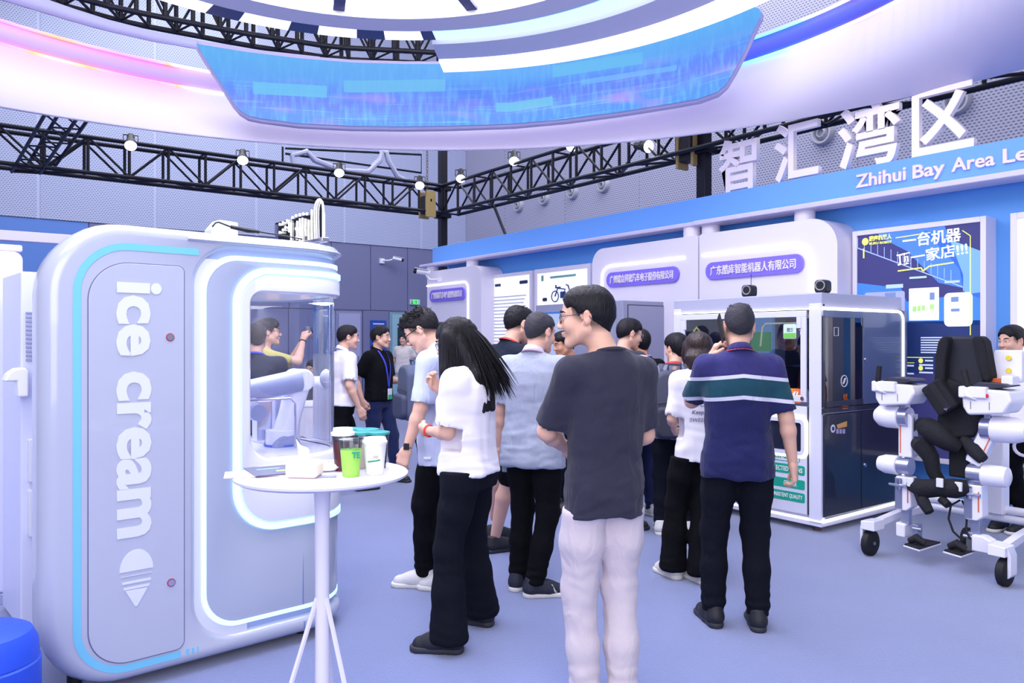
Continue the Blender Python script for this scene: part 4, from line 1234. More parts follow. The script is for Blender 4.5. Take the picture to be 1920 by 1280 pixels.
# front: corner post, frames
MB().box(-0.11, 0.0, -0.008, 0.05, 0.08, 1.80).build('corner_post', KWH, kio, bev=0.01)
MB().box(-KW, -KW + 0.09, -0.008, 0.03, 0.08, 1.80).build('left_post', KWH, kio, bev=0.01)
zt, zb = 1.745, 1.02
xl, xr = -KW + 0.10, -0.125
f = MB(); w_ = 0.05
f.box(xl, xr, -0.02, 0.0, zt - w_, zt).box(xl, xr, -0.02, 0.0, zb, zb + w_).box(xl, xl + w_, -0.02, 0.0, zb + w_, zt - w_).box(xr - w_, xr, -0.02, 0.0, zb + w_, zt - w_)
dfr = f.build('door_frame', KWH, kio, bev=0.004)
MB().box(xl + w_, xr - w_, -0.012, -0.006, zb + w_, zt - w_).build('door_glass', clear('kiosk_glass', (205, 212, 232), 0.02, 0.10), dfr, smooth=False)
MB().box(xr - w_ - 0.03, xr - w_ + 0.01, -0.03, -0.012, zt - 0.14, zt - 0.05).build('hinge', KWH, dfr, bev=0.004)
MB().box(xl + w_ - 0.01, xl + w_ + 0.02, -0.03, -0.012, zt - 0.14, zt - 0.05).build('hinge', KWH, dfr, bev=0.004)
a = fk(1514, 773)
MB(Matrix.Translation((xr - 0.03, -0.02, zb + 0.028)) @ Matrix.Rotation(PI / 2, 4, 'X')).lathe([(0.016, 0), (0.016, 0.008), (0, 0.008)], 18).build('lock', CHROME, dfr)
MB().box(-KW + 0.02, -0.02, -0.014, -0.004, 1.752, 1.764).build('top_led', LEDW, kio, smooth=False)
# inside: black machine at right, screen, cards
ins = thing('kiosk_interior_unit', 'black drinks preparation unit seen through the kiosk glass', 'appliance', (*KC, 0), FK.a)
MB().box(-0.64, -0.14, 0.45, 1.0, 0.94, 1.70).build('unit_body', KDK, ins, bev=0.01)
MB().box(-0.62, -0.16, 0.43, 0.45, 1.28, 1.30).box(-0.62, -0.16, 0.43, 0.45, 1.05, 1.07).build('unit_trim', CHROME, ins)
MB().box(-0.72, -0.52, 0.10, 0.14, 1.33, 1.70).build('menu_screen', glow('screen_cyan', (130, 180, 215), 0.55), ins, smooth=False)
MB().box(-0.72, -0.53, 0.08, 0.10, 1.42, 1.58).build('menu_green', glow('screen_green', (60, 180, 80), 0.6), ins, smooth=False)
MB().box(-0.70, -0.54, 0.08, 0.10, 1.345, 1.40).build('menu_blue', glow('screen_blue', (50, 70, 190), 0.6), ins, smooth=False)
MB().box(-0.74, -0.5, 0.08, 0.12, 1.04, 1.29).build('cup_shelf', KWH, ins, bev=0.01)
yl_ = MB().tube([(-0.60, 0.05, 1.46), (-0.58, 0.05, 1.62), (-0.55, 0.05, 1.65), (-0.19, 0.05, 1.65)], 0.007, 6).build('warm_tube', glow('warm_tube', (236, 222, 170), 1.0), ins)
MB().tube([(-1.30, 0.1, 1.45), (-1.30, 0.1, 1.60), (-1.33, 0.1, 1.63), (-1.36, 0.1, 1.60), (-1.36, 0.1, 1.5)], 0.009, 6).build('warm_loop', glow('warm_loop', (240, 228, 120), 1.2), ins)
def decal_front(px0, py0, px1, py1, name, m, r=0.012, parent=None, y=-0.014, ln=0.0015):
    a = fk(px0, py1); b = fk(px1, py0)
    return MB().prism(rrect(a[0], b[0], a[1], b[1], r, 5), y - ln, y).build(name, m, parent or kio, smooth=False)
cd = decal_front(1471, 607, 1495, 635, 'window_card', mat('card_white', (210, 232, 225)), 0.012, dfr)
a = fk(1472, 634); b = fk(1494, 624)
MB().box(a[0], b[0], -0.018, -0.0156, a[1], b[1]).build('card_band', mat('card_green', (120, 200, 90)), cd, smooth=False)
a = fk(1474, 622); b = fk(1490, 612)
text('card_letters', '欧兰', PRD, cd, (a[0] + 0.02, -0.017, a[1]), w=(b[0] - a[0]) * 0.7, h=(b[1] - a[1]) * 0.8, depth=0.001)
sk = mat('sticker_white', (220, 224, 240))
a = fk(1504, 627)
text('window_icon', '合', sk, dfr, (a[0] - 0.02, -0.014, a[1]), w=0.07, h=0.06, depth=0.001)
# 24H badge
bd = decal_front(1468, 729, 1513, 753, 'badge_24h', mat('badge_orange', (240, 120, 60), rough=0.3), 0.066, dfr)
nt = MATS['badge_orange'].node_tree; b_ = nt.nodes['Principled BSDF']
tcn = nt.nodes.new('ShaderNodeTexCoord'); sp_ = nt.nodes.new('ShaderNodeSeparateXYZ'); nt.links.new(tcn.outputs['Generated'], sp_.inputs[0])
cr = nt.nodes.new('ShaderNodeValToRGB'); cr.color_ramp.elements[0].color = (*srgb((250, 190, 60)), 1); cr.color_ramp.elements[1].color = (*srgb((225, 55, 70)), 1)
nt.links.new(sp_.outputs[0], cr.inputs[0]); nt.links.new(cr.outputs[0], b_.inputs['Base Color'])
a = fk(1470, 748); b = fk(1508, 734)
text('badge_letters', '24H', CJK, bd, (a[0] + 0.02, -0.0165, a[1]), w=b[0] - a[0] - 0.02, h=b[1] - a[1], depth=0.002, bold=0.03, shear=0.3)
# lower front: pick-up hatch with lit rim, green labels
MB().box(xl, xr, -0.006, 0.02, 0.13, 0.985).build('lower_door', KWH, kio, bev=0.003)
MB().box(xr + 0.004, xr + 0.012, -0.004, 0.02, 0.13, 0.985).build('door_gap', DARKGREY, kio, smooth=False)
a = fk(1440, 845); b = fk(1512, 786)
rim = MB()
oc = rrect(a[0], b[0], a[1], b[1], 0.045, 6); ic = rrect(a[0] + 0.03, b[0] - 0.03, a[1] + 0.03, b[1] - 0.03, 0.02, 6)
n_ = len(oc)
vs = [(x, -0.03, z) for x, z in oc] + [(x, -0.03, z) for x, z in ic] + [(x, -0.004, z) for x, z in oc] + [(x, -0.004, z) for x, z in ic]
fs_ = []
for i in range(n_):
    j = (i + 1) % n_
    fs_ += [(i, j, n_ + j, n_ + i), (i, 2 * n_ + i, 2 * n_ + j, j), (n_ + i, n_ + j, 3 * n_ + j, 3 * n_ + i)]
rim.add(vs, fs_).build('hatch_rim', KWH, kio, ang=40)
MB().tube([(x, -0.012, z) for x, z in rrect(a[0] - 0.014, b[0] + 0.014, a[1] - 0.014, b[1] + 0.014, 0.05, 6)], 0.011, 6, closed=True).build('hatch_glow', glow('warm_led', (255, 250, 225), 2.2), kio)
MB().box(a[0] + 0.03, b[0] - 0.03, -0.009, -0.004, a[1] + 0.03, b[1] - 0.03).build('hatch_door', KDK, kio, smooth=False)
MB().box(b[0] - 0.135, b[0] - 0.128, -0.012, -0.009, a[1] + 0.03, b[1] - 0.03).build('hatch_bar', KWH, kio, smooth=False)
GRN = mat('label_green', (30, 165, 140), rough=0.4)
for i, (tx, py0, py1, fill) in enumerate((('DRINKS', 849, 865, 0), ('SELECTED BEANS', 873, 891, 1), ('ORDER', 900, 918, 1), ('CONSISTENT QUALITY', 924, 943, 1))):
    xr_ = 1500 if i == 0 else 1510
    a = fk(xr_ - 62, py1 + 1); b = fk(xr_, py0)
    zc = (fk(xr_, py0 + 2)[1] + fk(xr_, py1)[1]) / 2
    hh = 0.038
    x1_ = b[0]; x0_ = x1_ - (0.34 if i != 2 else 0.34)
    if fill:
        lb = MB().prism(rrect(x0_, x1_, zc - hh, zc + hh, 0.015, 5), -0.0085, -0.006).build('green_label', GRN, kio, smooth=False)
        text('label_letters', tx, CJK, lb, (x0_ + 0.02 if tx != 'ORDER' else x1_ - 0.19, -0.0088, zc - 0.019), w=(x1_ - x0_ - 0.04) if tx != 'ORDER' else 0.12, h=0.038, depth=0.0015, bold=0.01)
    else:
        lb = MB().tube([(x, -0.007, z) for x, z in rrect(x0_, x1_, zc - hh, zc + hh, 0.015, 5)], 0.003, 5, closed=True).build('green_label', GRN, kio, smooth=False)
        text('label_letters', tx, GRN, lb, (x0_ + 0.02, -0.0088, zc - 0.019), w=(x1_ - x0_ - 0.04), h=0.038, depth=0.0015, bold=0.01)
# side: window, slate panel, dark doors, lit contour
sd = lambda mb_=None: MB(MSIDE)
MB(MSIDE).box(0.0, KD, -0.004, 0.02, 0.12, 1.76).build('side_sheet', KDK, kio, smooth=False) if False else None
xs1 = fs(1616, 680)[0]
MB(MSIDE).prism([(xs1, 0.985), (KD, 0.985), (KD, 1.70), (KD - 0.05, 1.755), (0.02, 1.76), (0.02, 1.69), (xs1, 1.69)], -0.012, 0.015).build('side_panel', KSL, kio, bev=0.003)
MB(MSIDE).box(0.02, xs1, -0.012, 0.015, 0.985, 1.03).box(0.0, 0.03, -0.012, 0.015, 0.985, 1.70).build('side_window_frame', KDK, kio, smooth=False)
MB(MSIDE).box(0.03, xs1, -0.006, 0.0, 1.03, 1.69).build('side_glass', clear('smoked_glass', (150, 158, 185), 0.02, 0.12), kio, smooth=False)
for i, (x0_, x1_) in enumerate(((0.015, 0.545), (0.555, KD - 0.02))):
    MB(MSIDE).box(x0_, x1_, -0.012, 0.015, 0.13, 0.925).build('side_door', KDK, kio, bev=0.003)
MB(MSIDE).box(0.0, KD, -0.008, 0.015, 0.93, 0.98).build('side_rail', KDK, kio, bev=0.003)
MB(MSIDE).box(0.0, KD, -0.010, -0.007, 0.935, 0.94).build('rail_line', CHROME, kio, smooth=False)
MB(MSIDE).box(0.0, KD, 0.012, 0.05, 0.11, 1.76).build('side_inner', KDK, kio, smooth=False) if False else None
MB(MSIDE).tube([(0.0, -0.014, 1.757), (KD - 0.09, -0.014, 1.757)] + [(KD - 0.09 + 0.08 * math.sin(a), -0.014, 1.677 + 0.08 * math.cos(a)) for a in np.linspace(0, PI / 2, 8)][1:] + [(KD - 0.01, -0.014, 0.15), (KD - 0.03, -0.014, 0.115), (0.0, -0.014, 0.10)], 0.012, 8).build('side_led', LEDW, kio)
MB().box(-KW + 0.05, 0.0, -0.012, -0.002, 0.09, 0.10).build('front_led', LEDW, kio, smooth=False)
MB(MSIDE).prism([(0.0, 1.765), (KD + 0.03, 1.765), (KD + 0.03, 0.12), (KD + 0.02, 0.10), (KD + 0.0, 0.10), (KD, 1.74), (KD - 0.02, 1.765)], -0.03, 0.03).build('side_edge', KSL, kio, smooth=False)
for x, z in ((fs(1620, 674)), (fs(1619, 871))):
    MB(MSIDE @ Matrix.Translation((x, -0.012, z)) @ Matrix.Rotation(PI / 2, 4, 'X')).lathe([(0.018, 0), (0.016, 0.01), (0, 0.01)], 18).build('door_lock', CHROME, kio)
for (p, m_, r_) in (((1559, 803), sk, 0.032),):
    x, z = fs(*p)
    MB(MSIDE @ Matrix.Translation((x, -0.012, z)) @ Matrix.Rotation(PI / 2, 4, 'X')).lathe([(r_, 0), (r_, 0.002), (0, 0.002)], 22).build('round_sticker', m_, kio)
    MB(MSIDE @ Matrix.Translation((x, -0.0145, z)) @ Matrix.Rotation(PI / 2, 4, 'X')).lathe([(r_ * 0.5, 0), (r_ * 0.5, 0.001), (0, 0.001)], 22).build('sticker_centre', PRD, kio)
p = [fs(*q) for q in ((1566, 796), (1585, 789), (1585, 799), (1568, 803))]
MB(MSIDE).prism(p, -0.0145, -0.012).build('orange_sticker', mat('sticker_orange', (226, 168, 92)), kio, smooth=False)
for px in (1568, 1574, 1580):
    x, z = fs(px, 808)
    MB(MSIDE).box(x - 0.02, x + 0.012, -0.0135, -0.012, z - 0.018, z + 0.018).build('small_sticker', mat('sticker_lilac', (190, 170, 215)), kio, smooth=False)
x, z = fs(1581, 714)
MB(MSIDE).tube([(x + 0.045 * math.cos(a), -0.009, z + 0.045 * math.sin(a)) for a in np.linspace(0, 2 * PI, 21)[:-1]], 0.004, 5, closed=True).build('ring_emblem', sk, kio)
MB(MSIDE).tube([(x - 0.015, -0.009, z - 0.022), (x + 0.015, -0.009, z + 0.022)], 0.007, 6).build('bar_emblem', sk, kio)
x, z = fs(1583, 756)
em = MB(MSIDE)
for dx_ in (-0.02, 0.0, 0.02):
    em.tube([(x + dx_, -0.009, z), (x + dx_ + 0.008, -0.009, z + 0.025), (x + dx_ - 0.005, -0.009, z + 0.05), (x + dx_ + 0.004, -0.009, z + 0.075)], 0.003, 5)
for dz_ in (0, -0.02, -0.04): em.box(x - 0.05 + abs(dz_) * 0.3, x + 0.05 - abs(dz_) * 0.3, -0.011, -0.008, z + dz_ - 0.003, z + dz_ + 0.003)
em.build('steam_emblem', mat('emblem_orange', (224, 110, 50)), kio, smooth=False)
x, z = fs(1566, 622)
MB(MSIDE).tube([(x - 0.03, -0.009, z - 0.03), (x + 0.03, -0.009, z - 0.03), (x + 0.03, -0.009, z + 0.035), (x - 0.03, -0.009, z + 0.035)], 0.003, 5, closed=True).build('frame_emblem', sk, kio)
# coffee jug unit behind the side window
ju = thing('grinder_unit', 'clear cup and white grinder behind the kiosk side window', 'appliance', FS.world(0.30, 0.25, 0.935), FK.a)
MB().box(-0.12, 0.08, -0.1, 0.14, 0, 0.16).build('grinder_base', KWH, ju, bev=0.01)
MB().lathe([(0.045, 0.16), (0.05, 0.30), (0.07, 0.36), (0.07, 0.40)], 20).build('hopper', KDK, ju)
MB().lathe([(0.05, 0.44), (0.065, 0.60), (0.068, 0.60)], 20, c=(0, 0, -0.02)).build('cup', mat('cup_brown', (90, 60, 60)), ju)

# speakers on the kiosk roof
def spk(px, py, lab, ant=False):
    x, z = FK.hit(px, py, 0.12)
    t = thing('small_speaker', lab, 'speaker', FK.world(x, 0.12, KH), FK.a + R(8), 'small speakers on the kiosk roof')
    MB().prism(rrect(-0.05, 0.05, 0, 0.105, 0.03, 8), -0.05, 0.05).build('speaker_body', BLACKP, t, bev=0.01)
    MB(Matrix.Translation((0, -0.05, 0.06)) @ Matrix.Rotation(PI / 2, 4, 'X')).lathe([(0.04, 0), (0.04, 0.006), (0.033, 0.006), (0.03, 0.0)], 24).build('speaker_ring', mat('ring_silver', (170, 170, 185), metal=0.6), t)
    MB(Matrix.Translation((0, -0.052, 0.06)) @ Matrix.Rotation(PI / 2, 4, 'X')).lathe([(0.03, 0), (0.012, -0.006), (0, -0.003)], 24).build('speaker_cone', BLACKP, t)
    if ant: MB().cyl((0.0, 0.03, 0.09), (0, 0.03, 0.20), 0.003, n=6).build('antenna', BLACKP, t)
spk(1405, 546, 'small black speaker with antenna above the striped shirt man', True)
spk(1543, 540, 'small black speaker on the kiosk corner nearest the poster')

# grey cabinet beside the kiosk
gc = W(1168, 640, 8.62)
FG = Frame(-53.7, gc.x, gc.y)
cab = thing('grey_cabinet', 'tall plain grey metal cabinet left of the glass kiosk', 'cabinet', (gc.x, gc.y, 0), FG.a)
x0 = FG.hit(1004, 640, 0)[0]
MB().box(x0, 0.0, 0.0, 0.82, 0.10, 1.955).build('cabinet_body', GREY, cab, bev=0.01)
MB().box(x0 + 0.02, -0.02, 0.03, 0.8, 0.0, 0.10).build('plinth', BLACKP, cab, smooth=False)
MB().box(x0 + 0.02, x0 + 0.75, -0.012, 0.0, 0.5, 1.86).build('front_panel', mat('panel_white_blue', (206, 222, 248)), cab, bev=0.003)
MB().box(x0 + 0.02, x0 + 0.75, -0.014, -0.012, 1.84, 1.86).build('panel_stripe', mat('door_blue', (66, 132, 226)), cab, smooth=False)
MB().box(-0.42, -0.10, -0.008, 0.0, 0.2, 1.87).build('front_door', GREY, cab, bev=0.003)
sdm = MB(MSIDE).box(0.08, 0.80, -0.01, 0.0, 0.16, 1.90).build('side_door', GREY, cab, bev=0.004)
MB(MSIDE).box(0.07, 0.81, -0.004, 0.0, 0.15, 1.91).build('door_gap', DARKGREY, cab, smooth=False)
MB(MSIDE).box(0.72, 0.75, -0.02, -0.01, 1.55, 1.72).build('side_handle', CHROME, sdm, bev=0.003)
# ------------------------------------------------------------------ walking exoskeleton on a wheeled frame
FX = Frame(-53.7, 2.9, 5.25)
exo = thing('walking_exoskeleton', 'white and black walking exoskeleton with a padded back on a wheeled frame', 'exoskeleton', (2.9, 5.25, 0), FX.a)
EW = mat('exo_white', (236, 234, 250), rough=0.32, coat=0.25)
EG = mat('exo_aluminium', (176, 180, 205), rough=0.28, metal=0.8)
EB = mat('exo_black_cloth', (20, 21, 30), rough=0.85, bump=0.4, bscale=90)
ER = mat('exo_rubber', (24, 25, 32), rough=0.7)
EO = mat('exo_orange', (222, 104, 52), rough=0.4)
MX90 = Matrix.Rotation(PI / 2, 4, 'Y')
def eb(name, x0, x1, y0, y1, z0, z1, m, bev=0.012, par=None):
    return MB().box(x0, x1, y0, y1, z0, z1).build(name, m, par or exo, bev=bev, seg=3)
# padded back with side pads and straps
MB().prism(rrect(-0.015, 0.235, 1.02, 1.535, 0.035), 0.02, 0.11).build('back_pad', mat('exo_pad', (30, 31, 44), rough=0.6, bump=0.1, bscale=200), exo, bev=0.02, seg=3)
MB().prism([(-0.035, 1.12), (-0.055, 1.24), (-0.050, 1.40), (-0.030, 1.50), (-0.005, 1.535), (0.035, 1.535), (0.042, 1.50), (0.020, 1.36), (0.012, 1.20), (0.015, 1.12)], -0.045, 0.07).build('shoulder_strap', EB, exo, bev=0.022, seg=4)
MB().prism([(0.185, 1.535), (0.235, 1.535), (0.262, 1.50), (0.285, 1.36), (0.300, 1.27), (0.285, 1.235), (0.245, 1.25), (0.215, 1.36), (0.19, 1.48)], -0.045, 0.07).build('shoulder_strap', EB, exo, bev=0.022, seg=4)
MB().prism([(-0.03, 1.10), (0.0, 1.26), (0.24, 1.20), (0.27, 1.02), (0.20, 0.88), (0.02, 0.84), (-0.06, 0.93)], -0.02, 0.08).build('lumbar_pad', EB, exo, bev=0.03, seg=3)
MB().box(-0.075, 0.075, -0.035, 0.035, -0.11, 0.11, Matrix.Translation((0.0, -0.06, 1.13)) @ Matrix.Rotation(R(-35), 4, 'Y')).build('waist_pouch', EB, exo, bev=0.02)
MB().box(-0.02, 0.02, -0.04, -0.036, -0.1, 0.1, Matrix.Translation((0.01, -0.06, 1.14)) @ Matrix.Rotation(R(-35), 4, 'Y')).build('pouch_strap', ER, exo)
MB().tube([(0.04, -0.10, 1.055), (0.055, -0.105, 1.05), (0.06, -0.105, 1.065)], 0.006, 6).build('buckle', CHROME, exo)
# thigh rolls, crotch strap, knee straps
MB().tube([(-0.16, 0.02, 0.93), (-0.10, -0.04, 0.92), (-0.02, -0.06, 0.88), (0.05, -0.05, 0.83), (0.10, -0.02, 0.80)], [0.05, 0.07, 0.075, 0.06, 0.04], 14).build('left_thigh_roll', EB, exo)
MB().tube([(-0.19, 0, 0.80), (-0.12, -0.06, 0.80), (-0.07, -0.05, 0.72), (-0.06, -0.03, 0.62), (-0.02, -0.03, 0.56)], [0.045, 0.065, 0.055, 0.045, 0.04], 14).build('left_thigh_cuff', EB, exo)
MB().tube([(0.12, 0.0, 0.86), (0.20, -0.04, 0.80), (0.26, -0.06, 0.745)], [0.03, 0.05, 0.035], 12).build('right_thigh_cuff', EB, exo)
MB().box(0.02, 0.15, 0.0, 0.03, 0.60, 0.88).build('crotch_panel', EB, exo, bev=0.012)
MB().tube([(-0.19, -0.05, 0.52), (-0.10, -0.10, 0.51), (0.0, -0.08, 0.53), (0.10, -0.08, 0.54), (0.16, -0.04, 0.55)], [0.05, 0.065, 0.06, 0.065, 0.05], 14).build('knee_strap', EB, exo)
MB().tube([(-0.14, -0.08, 0.48), (-0.08, -0.13, 0.43), (-0.03, -0.15, 0.37)], [0.03, 0.04, 0.03], 12).build('strap_end', EB, exo)
MB().tube([(0.02, -0.09, 0.46), (0.07, -0.11, 0.43)], [0.03, 0.026], 12).build('strap_end', EB, exo)
for x, z in ((0.035, 0.575), (-0.175, 0.545), (0.135, 0.56)):
    MB().box(x - 0.022, x + 0.022, -0.155 if x == 0.035 else -0.12, -0.14 if x == 0.035 else -0.10, z - 0.03, z + 0.03).build('strap_tag', mat('tag_white', (225, 225, 235)), exo, bev=0.004)
MB().tube([(0.11, -0.03, 0.46), (0.06, -0.05, 0.42), (0.05, -0.06, 0.33), (0.075, -0.05, 0.25), (0.13, -0.04, 0.20)], 0.007, 6).tube([(0.12, -0.03, 0.46), (0.155, -0.03, 0.40), (0.15, -0.04, 0.27), (0.18, -0.05, 0.22)], 0.007, 6).build('hanging_strap', ER, exo)
def side(s, arm, hip, thigh, knee, shin, foot):
    """one leg module: s = -1 left in the photo, +1 right"""
    ax0, ax1, az0, az1 = arm
    # armrest housing
    MB().prism([(ax0, az1 - 0.01), (ax1 - 0.02, az1 - 0.02), (ax1, az0 + 0.10), (ax1 - 0.05, az0 + 0.02), (ax0 + 0.04, az0), (ax0 + 0.01, az0 + 0.05)], -0.14, 0.10).build('arm_housing', EW, exo, bev=0.018, seg=3)
    MB().box(ax0 - 0.008, ax0 + 0.16, -0.16, -0.05, az1 - 0.075, az1).build('arm_front_cover', EW, exo, bev=0.012, seg=3)
    MB().prism([(ax0 + 0.05, az1), (ax0 + 0.10, az1 + 0.028), (ax0 + 0.24, az1 + 0.022), (ax0 + 0.27, az1 + 0.005), (ax0 + 0.16, az1 - 0.015)], -0.12, 0.08).build('arm_pad', mat('arm_pad', (48, 48, 66), rough=0.5), exo, bev=0.006)
    gx = ax0 + (0.03 if s < 0 else 0.035)
    MB().cyl((gx + (0.0 if s < 0 else 0.015), -0.14, az1 - 0.02), (gx + (0.012 if s < 0 else -0.015), -0.14, az1 + 0.105), 0.019, 0.018, n=16).build('hand_grip', ER, exo, bev=0.004)
    MB().tube([(gx, -0.14, az1 - 0.01), (gx + 0.01, -0.15, az1 - 0.06), (gx + 0.06, -0.14, az1 - 0.08)], [0.018, 0.02, 0.012], 10).build('grip_stem', EW, exo)
    for x in (ax0 + 0.06, ax0 + 0.17):
        MB().box(x, x + 0.003, -0.142, -0.138, az0 + 0.04, az0 + 0.09).build('vent_slot', DARKGREY, exo, smooth=False)
    # hip motor: drum along x
    hx, hz = hip
    MB(Matrix.Translation((hx, -0.02, hz)) @ Matrix.Rotation(PI / 2, 4, 'Y')).lathe([(0.0, -0.11), (0.045, -0.105), (0.075, -0.07), (0.084, -0.02), (0.084, 0.07), (0.078, 0.075)][::1] if s < 0 else [(0.078, -0.075), (0.084, -0.07), (0.084, 0.02), (0.08, 0.06), (0.06, 0.12), (0.0, 0.125)], 28).build('hip_motor', EW, exo)
    MB(Matrix.Translation((hx - s * 0.10, -0.02, hz)) @ Matrix.Rotation(PI / 2, 4, 'Y')).lathe([(0.0, -0.035), (0.07, -0.035), (0.07, 0.035), (0.0, 0.035)], 28).build('hip_bearing', EG, exo)
    MB().box(hx - s * 0.10 - 0.02, hx - s * 0.10 + 0.02, -0.05, 0.02, hz + 0.06, hz + 0.11).build('hip_bracket', EG, exo, bev=0.004)
    # thigh beam
    (tx0, tz0), (tx1, tz1) = thigh
    L = Vector((tx1 - tx0, 0, tz1 - tz0)); an = math.atan2(L.x, -L.z)
    MT = Matrix.Translation((tx0, 0, tz0)) @ Matrix.Rotation(-an, 4, 'Y')
    MB(MT).prism(rrect(-0.048, 0.048, -L.length, 0.045, (0.01, 0.01, 0.045, 0.045)), -0.05, 0.03).build('thigh_beam', EW, exo, bev=0.012, seg=3)
    MB(MT).box(-s * 0.052 - 0.004, -s * 0.052 + 0.004, -0.04, 0.02, -L.length * 0.95, 0.04).build('beam_side', EG, exo, bev=0.003)
    MB(MT).box(s * 0.03 - 0.003, s * 0.03 + 0.003, -0.054, -0.048, -L.length * 0.9, -0.03).build('accent_line', EO, exo, smooth=False)
    # knee motor
    kx, kz = knee
    MB(Matrix.Translation((kx, -0.02, kz)) @ Matrix.Rotation(PI / 2, 4, 'Y')).lathe([(0.0, -0.10), (0.05, -0.095), (0.066, -0.05), (0.068, 0.04), (0.06, 0.045)] if s < 0 else [(0.06, -0.045), (0.068, -0.04), (0.068, 0.06), (0.062, 0.10), (0.03, 0.115), (0.0, 0.115)], 28).build('knee_motor', EW, exo)
    MB(Matrix.Translation((kx - s * 0.085, -0.02, kz)) @ Matrix.Rotation(PI / 2, 4, 'Y')).lathe([(0.0, -0.045), (0.058, -0.045), (0.058, 0.045), (0.0, 0.045)], 28).build('knee_bearing', EG, exo)
    # shin
    (sx0, sz0), (sx1, sz1) = shin
    MB().prism([(sx0 - 0.055, sz0), (sx0 + 0.05, sz0), (sx0 + 0.055, sz1 + 0.03), (sx0 + 0.02, sz1), (sx0 - 0.05, sz1)], -0.055, 0.04).build('shin_housing', EW, exo, bev=0.010, seg=3)
    MB().box(sx0 - 0.057, sx0 - 0.005, -0.058, -0.05, sz1 + 0.01, sz0 - 0.01).build('shin_plate', EG, exo, bev=0.003)
    MB().box(sx0 + 0.03, sx0 + 0.036, -0.06, -0.054, sz1 + 0.06, sz0 - 0.04).build('accent_line', EO, exo, smooth=False)
    MB().box(sx0 - 0.028, sx0 + 0.028, -0.03, 0.015, sz1 - 0.10, sz1 + 0.01).build('shin_tube', EG, exo, bev=0.004)
    MB().cyl((sx0 - 0.09, -0.07, sz0 - 0.06), (sx0 + 0.05, -0.07, sz0 - 0.06), 0.010, n=10).cyl((sx0 - 0.02, -0.06, sz0 - 0.09), (sx0 - 0.02, -0.06, sz0 - 0.02), 0.018, n=12).build('clamp_bolt', CHROME, exo)
    # ankle and foot plate
    fx_, fz = foot
    MB().prism([(fx_ - 0.06, fz - 0.05), (fx_ + 0.06, fz - 0.05), (fx_ + 0.06, fz + 0.03), (fx_ + 0.01, fz + 0.055), (fx_ - 0.06, fz + 0.055)] if s > 0 else [(fx_ - 0.045, fz - 0.04), (fx_ + 0.02, fz - 0.04), (fx_ + 0.02, fz + 0.05), (fx_ - 0.045, fz + 0.06)], -0.06, 0.03).build('ankle_block', EW, exo, bev=0.010, seg=3)
    MB().box(fx_ - s * 0.08 - 0.02, fx_ - s * 0.08 + 0.02, -0.04, 0.02, fz - 0.06, fz + 0.06).cyl((fx_ - s * 0.06, -0.03, fz + 0.03), (fx_ - s * 0.12, -0.03, fz + 0.03), 0.014, n=10).build('ankle_joint', EG, exo, bev=0.002)
    px0, px1 = sorted((fx_ - s * 0.06, fx_ - s * 0.19))
    pl = MB().hprism([(px0, -0.16), (px1, -0.20), (px1, 0.10), (px0, 0.10)], fz - 0.075, fz - 0.065).build('foot_plate', EW, exo, bev=0.002)
    MB().hprism([(px0 + 0.004, -0.155), (px1 - 0.004, -0.195), (px1 - 0.004, 0.095), (px0 + 0.004, 0.095)], fz - 0.065, fz - 0.055).build('foot_mat', ER, pl, bev=0.002)
    MB().tube([((px0 + px1) / 2 - 0.05, -0.10, fz - 0.04), ((px0 + px1) / 2, -0.11, fz - 0.01), ((px0 + px1) / 2 + 0.05, -0.10, fz - 0.04)], [0.022, 0.03, 0.022], 12).build('foot_strap', ER, exo)
side(-1, (-0.42, -0.13, 1.05, 1.225), (-0.36, 0.975), ((-0.245, 0.96), (-0.245, 0.70)), (-0.345, 0.635), ((-0.255, 0.565), (-0.255, 0.33)), (-0.26, 0.185))
side(1, (0.16, 0.46, 1.03, 1.215), (0.38, 0.945), ((0.30, 0.965), (0.19, 0.71)), (0.29, 0.645), ((0.20, 0.575), (0.20, 0.345)), (0.25, 0.20))
MB(Matrix.Translation((0.315, -0.142, 1.16)) @ Matrix.Rotation(PI / 2, 4, 'X')).lathe([(0.014, 0), (0.014, 0.012), (0, 0.014)], 16).build('stop_button', mat('button_red', (214, 40, 60), rough=0.3), exo)
# control box behind the right arm
cbx = MB().prism(rrect(0.275, 0.44, 1.24, 1.445, 0.018), 0.06, 0.16).build('control_box', EW, exo, bev=0.006)
for z in (1.395, 1.315):
    MB(Matrix.Translation((0.365, 0.055, z)) @ Matrix.Rotation(PI / 2, 4, 'X')).lathe([(0.016, -0.004), (0.016, 0.006), (0, 0.006)], 14).build('yellow_knob', mat('knob_yellow', (232, 210, 60)), cbx)
MB().box(0.25, 0.40, 0.0, 0.05, 1.235, 1.265).build('tray_lip', EO, exo, bev=0.004)
MB().box(0.36, 0.43, -0.05, 0.05, 1.225, 1.285).build('cable_block', EW, exo, bev=0.01)
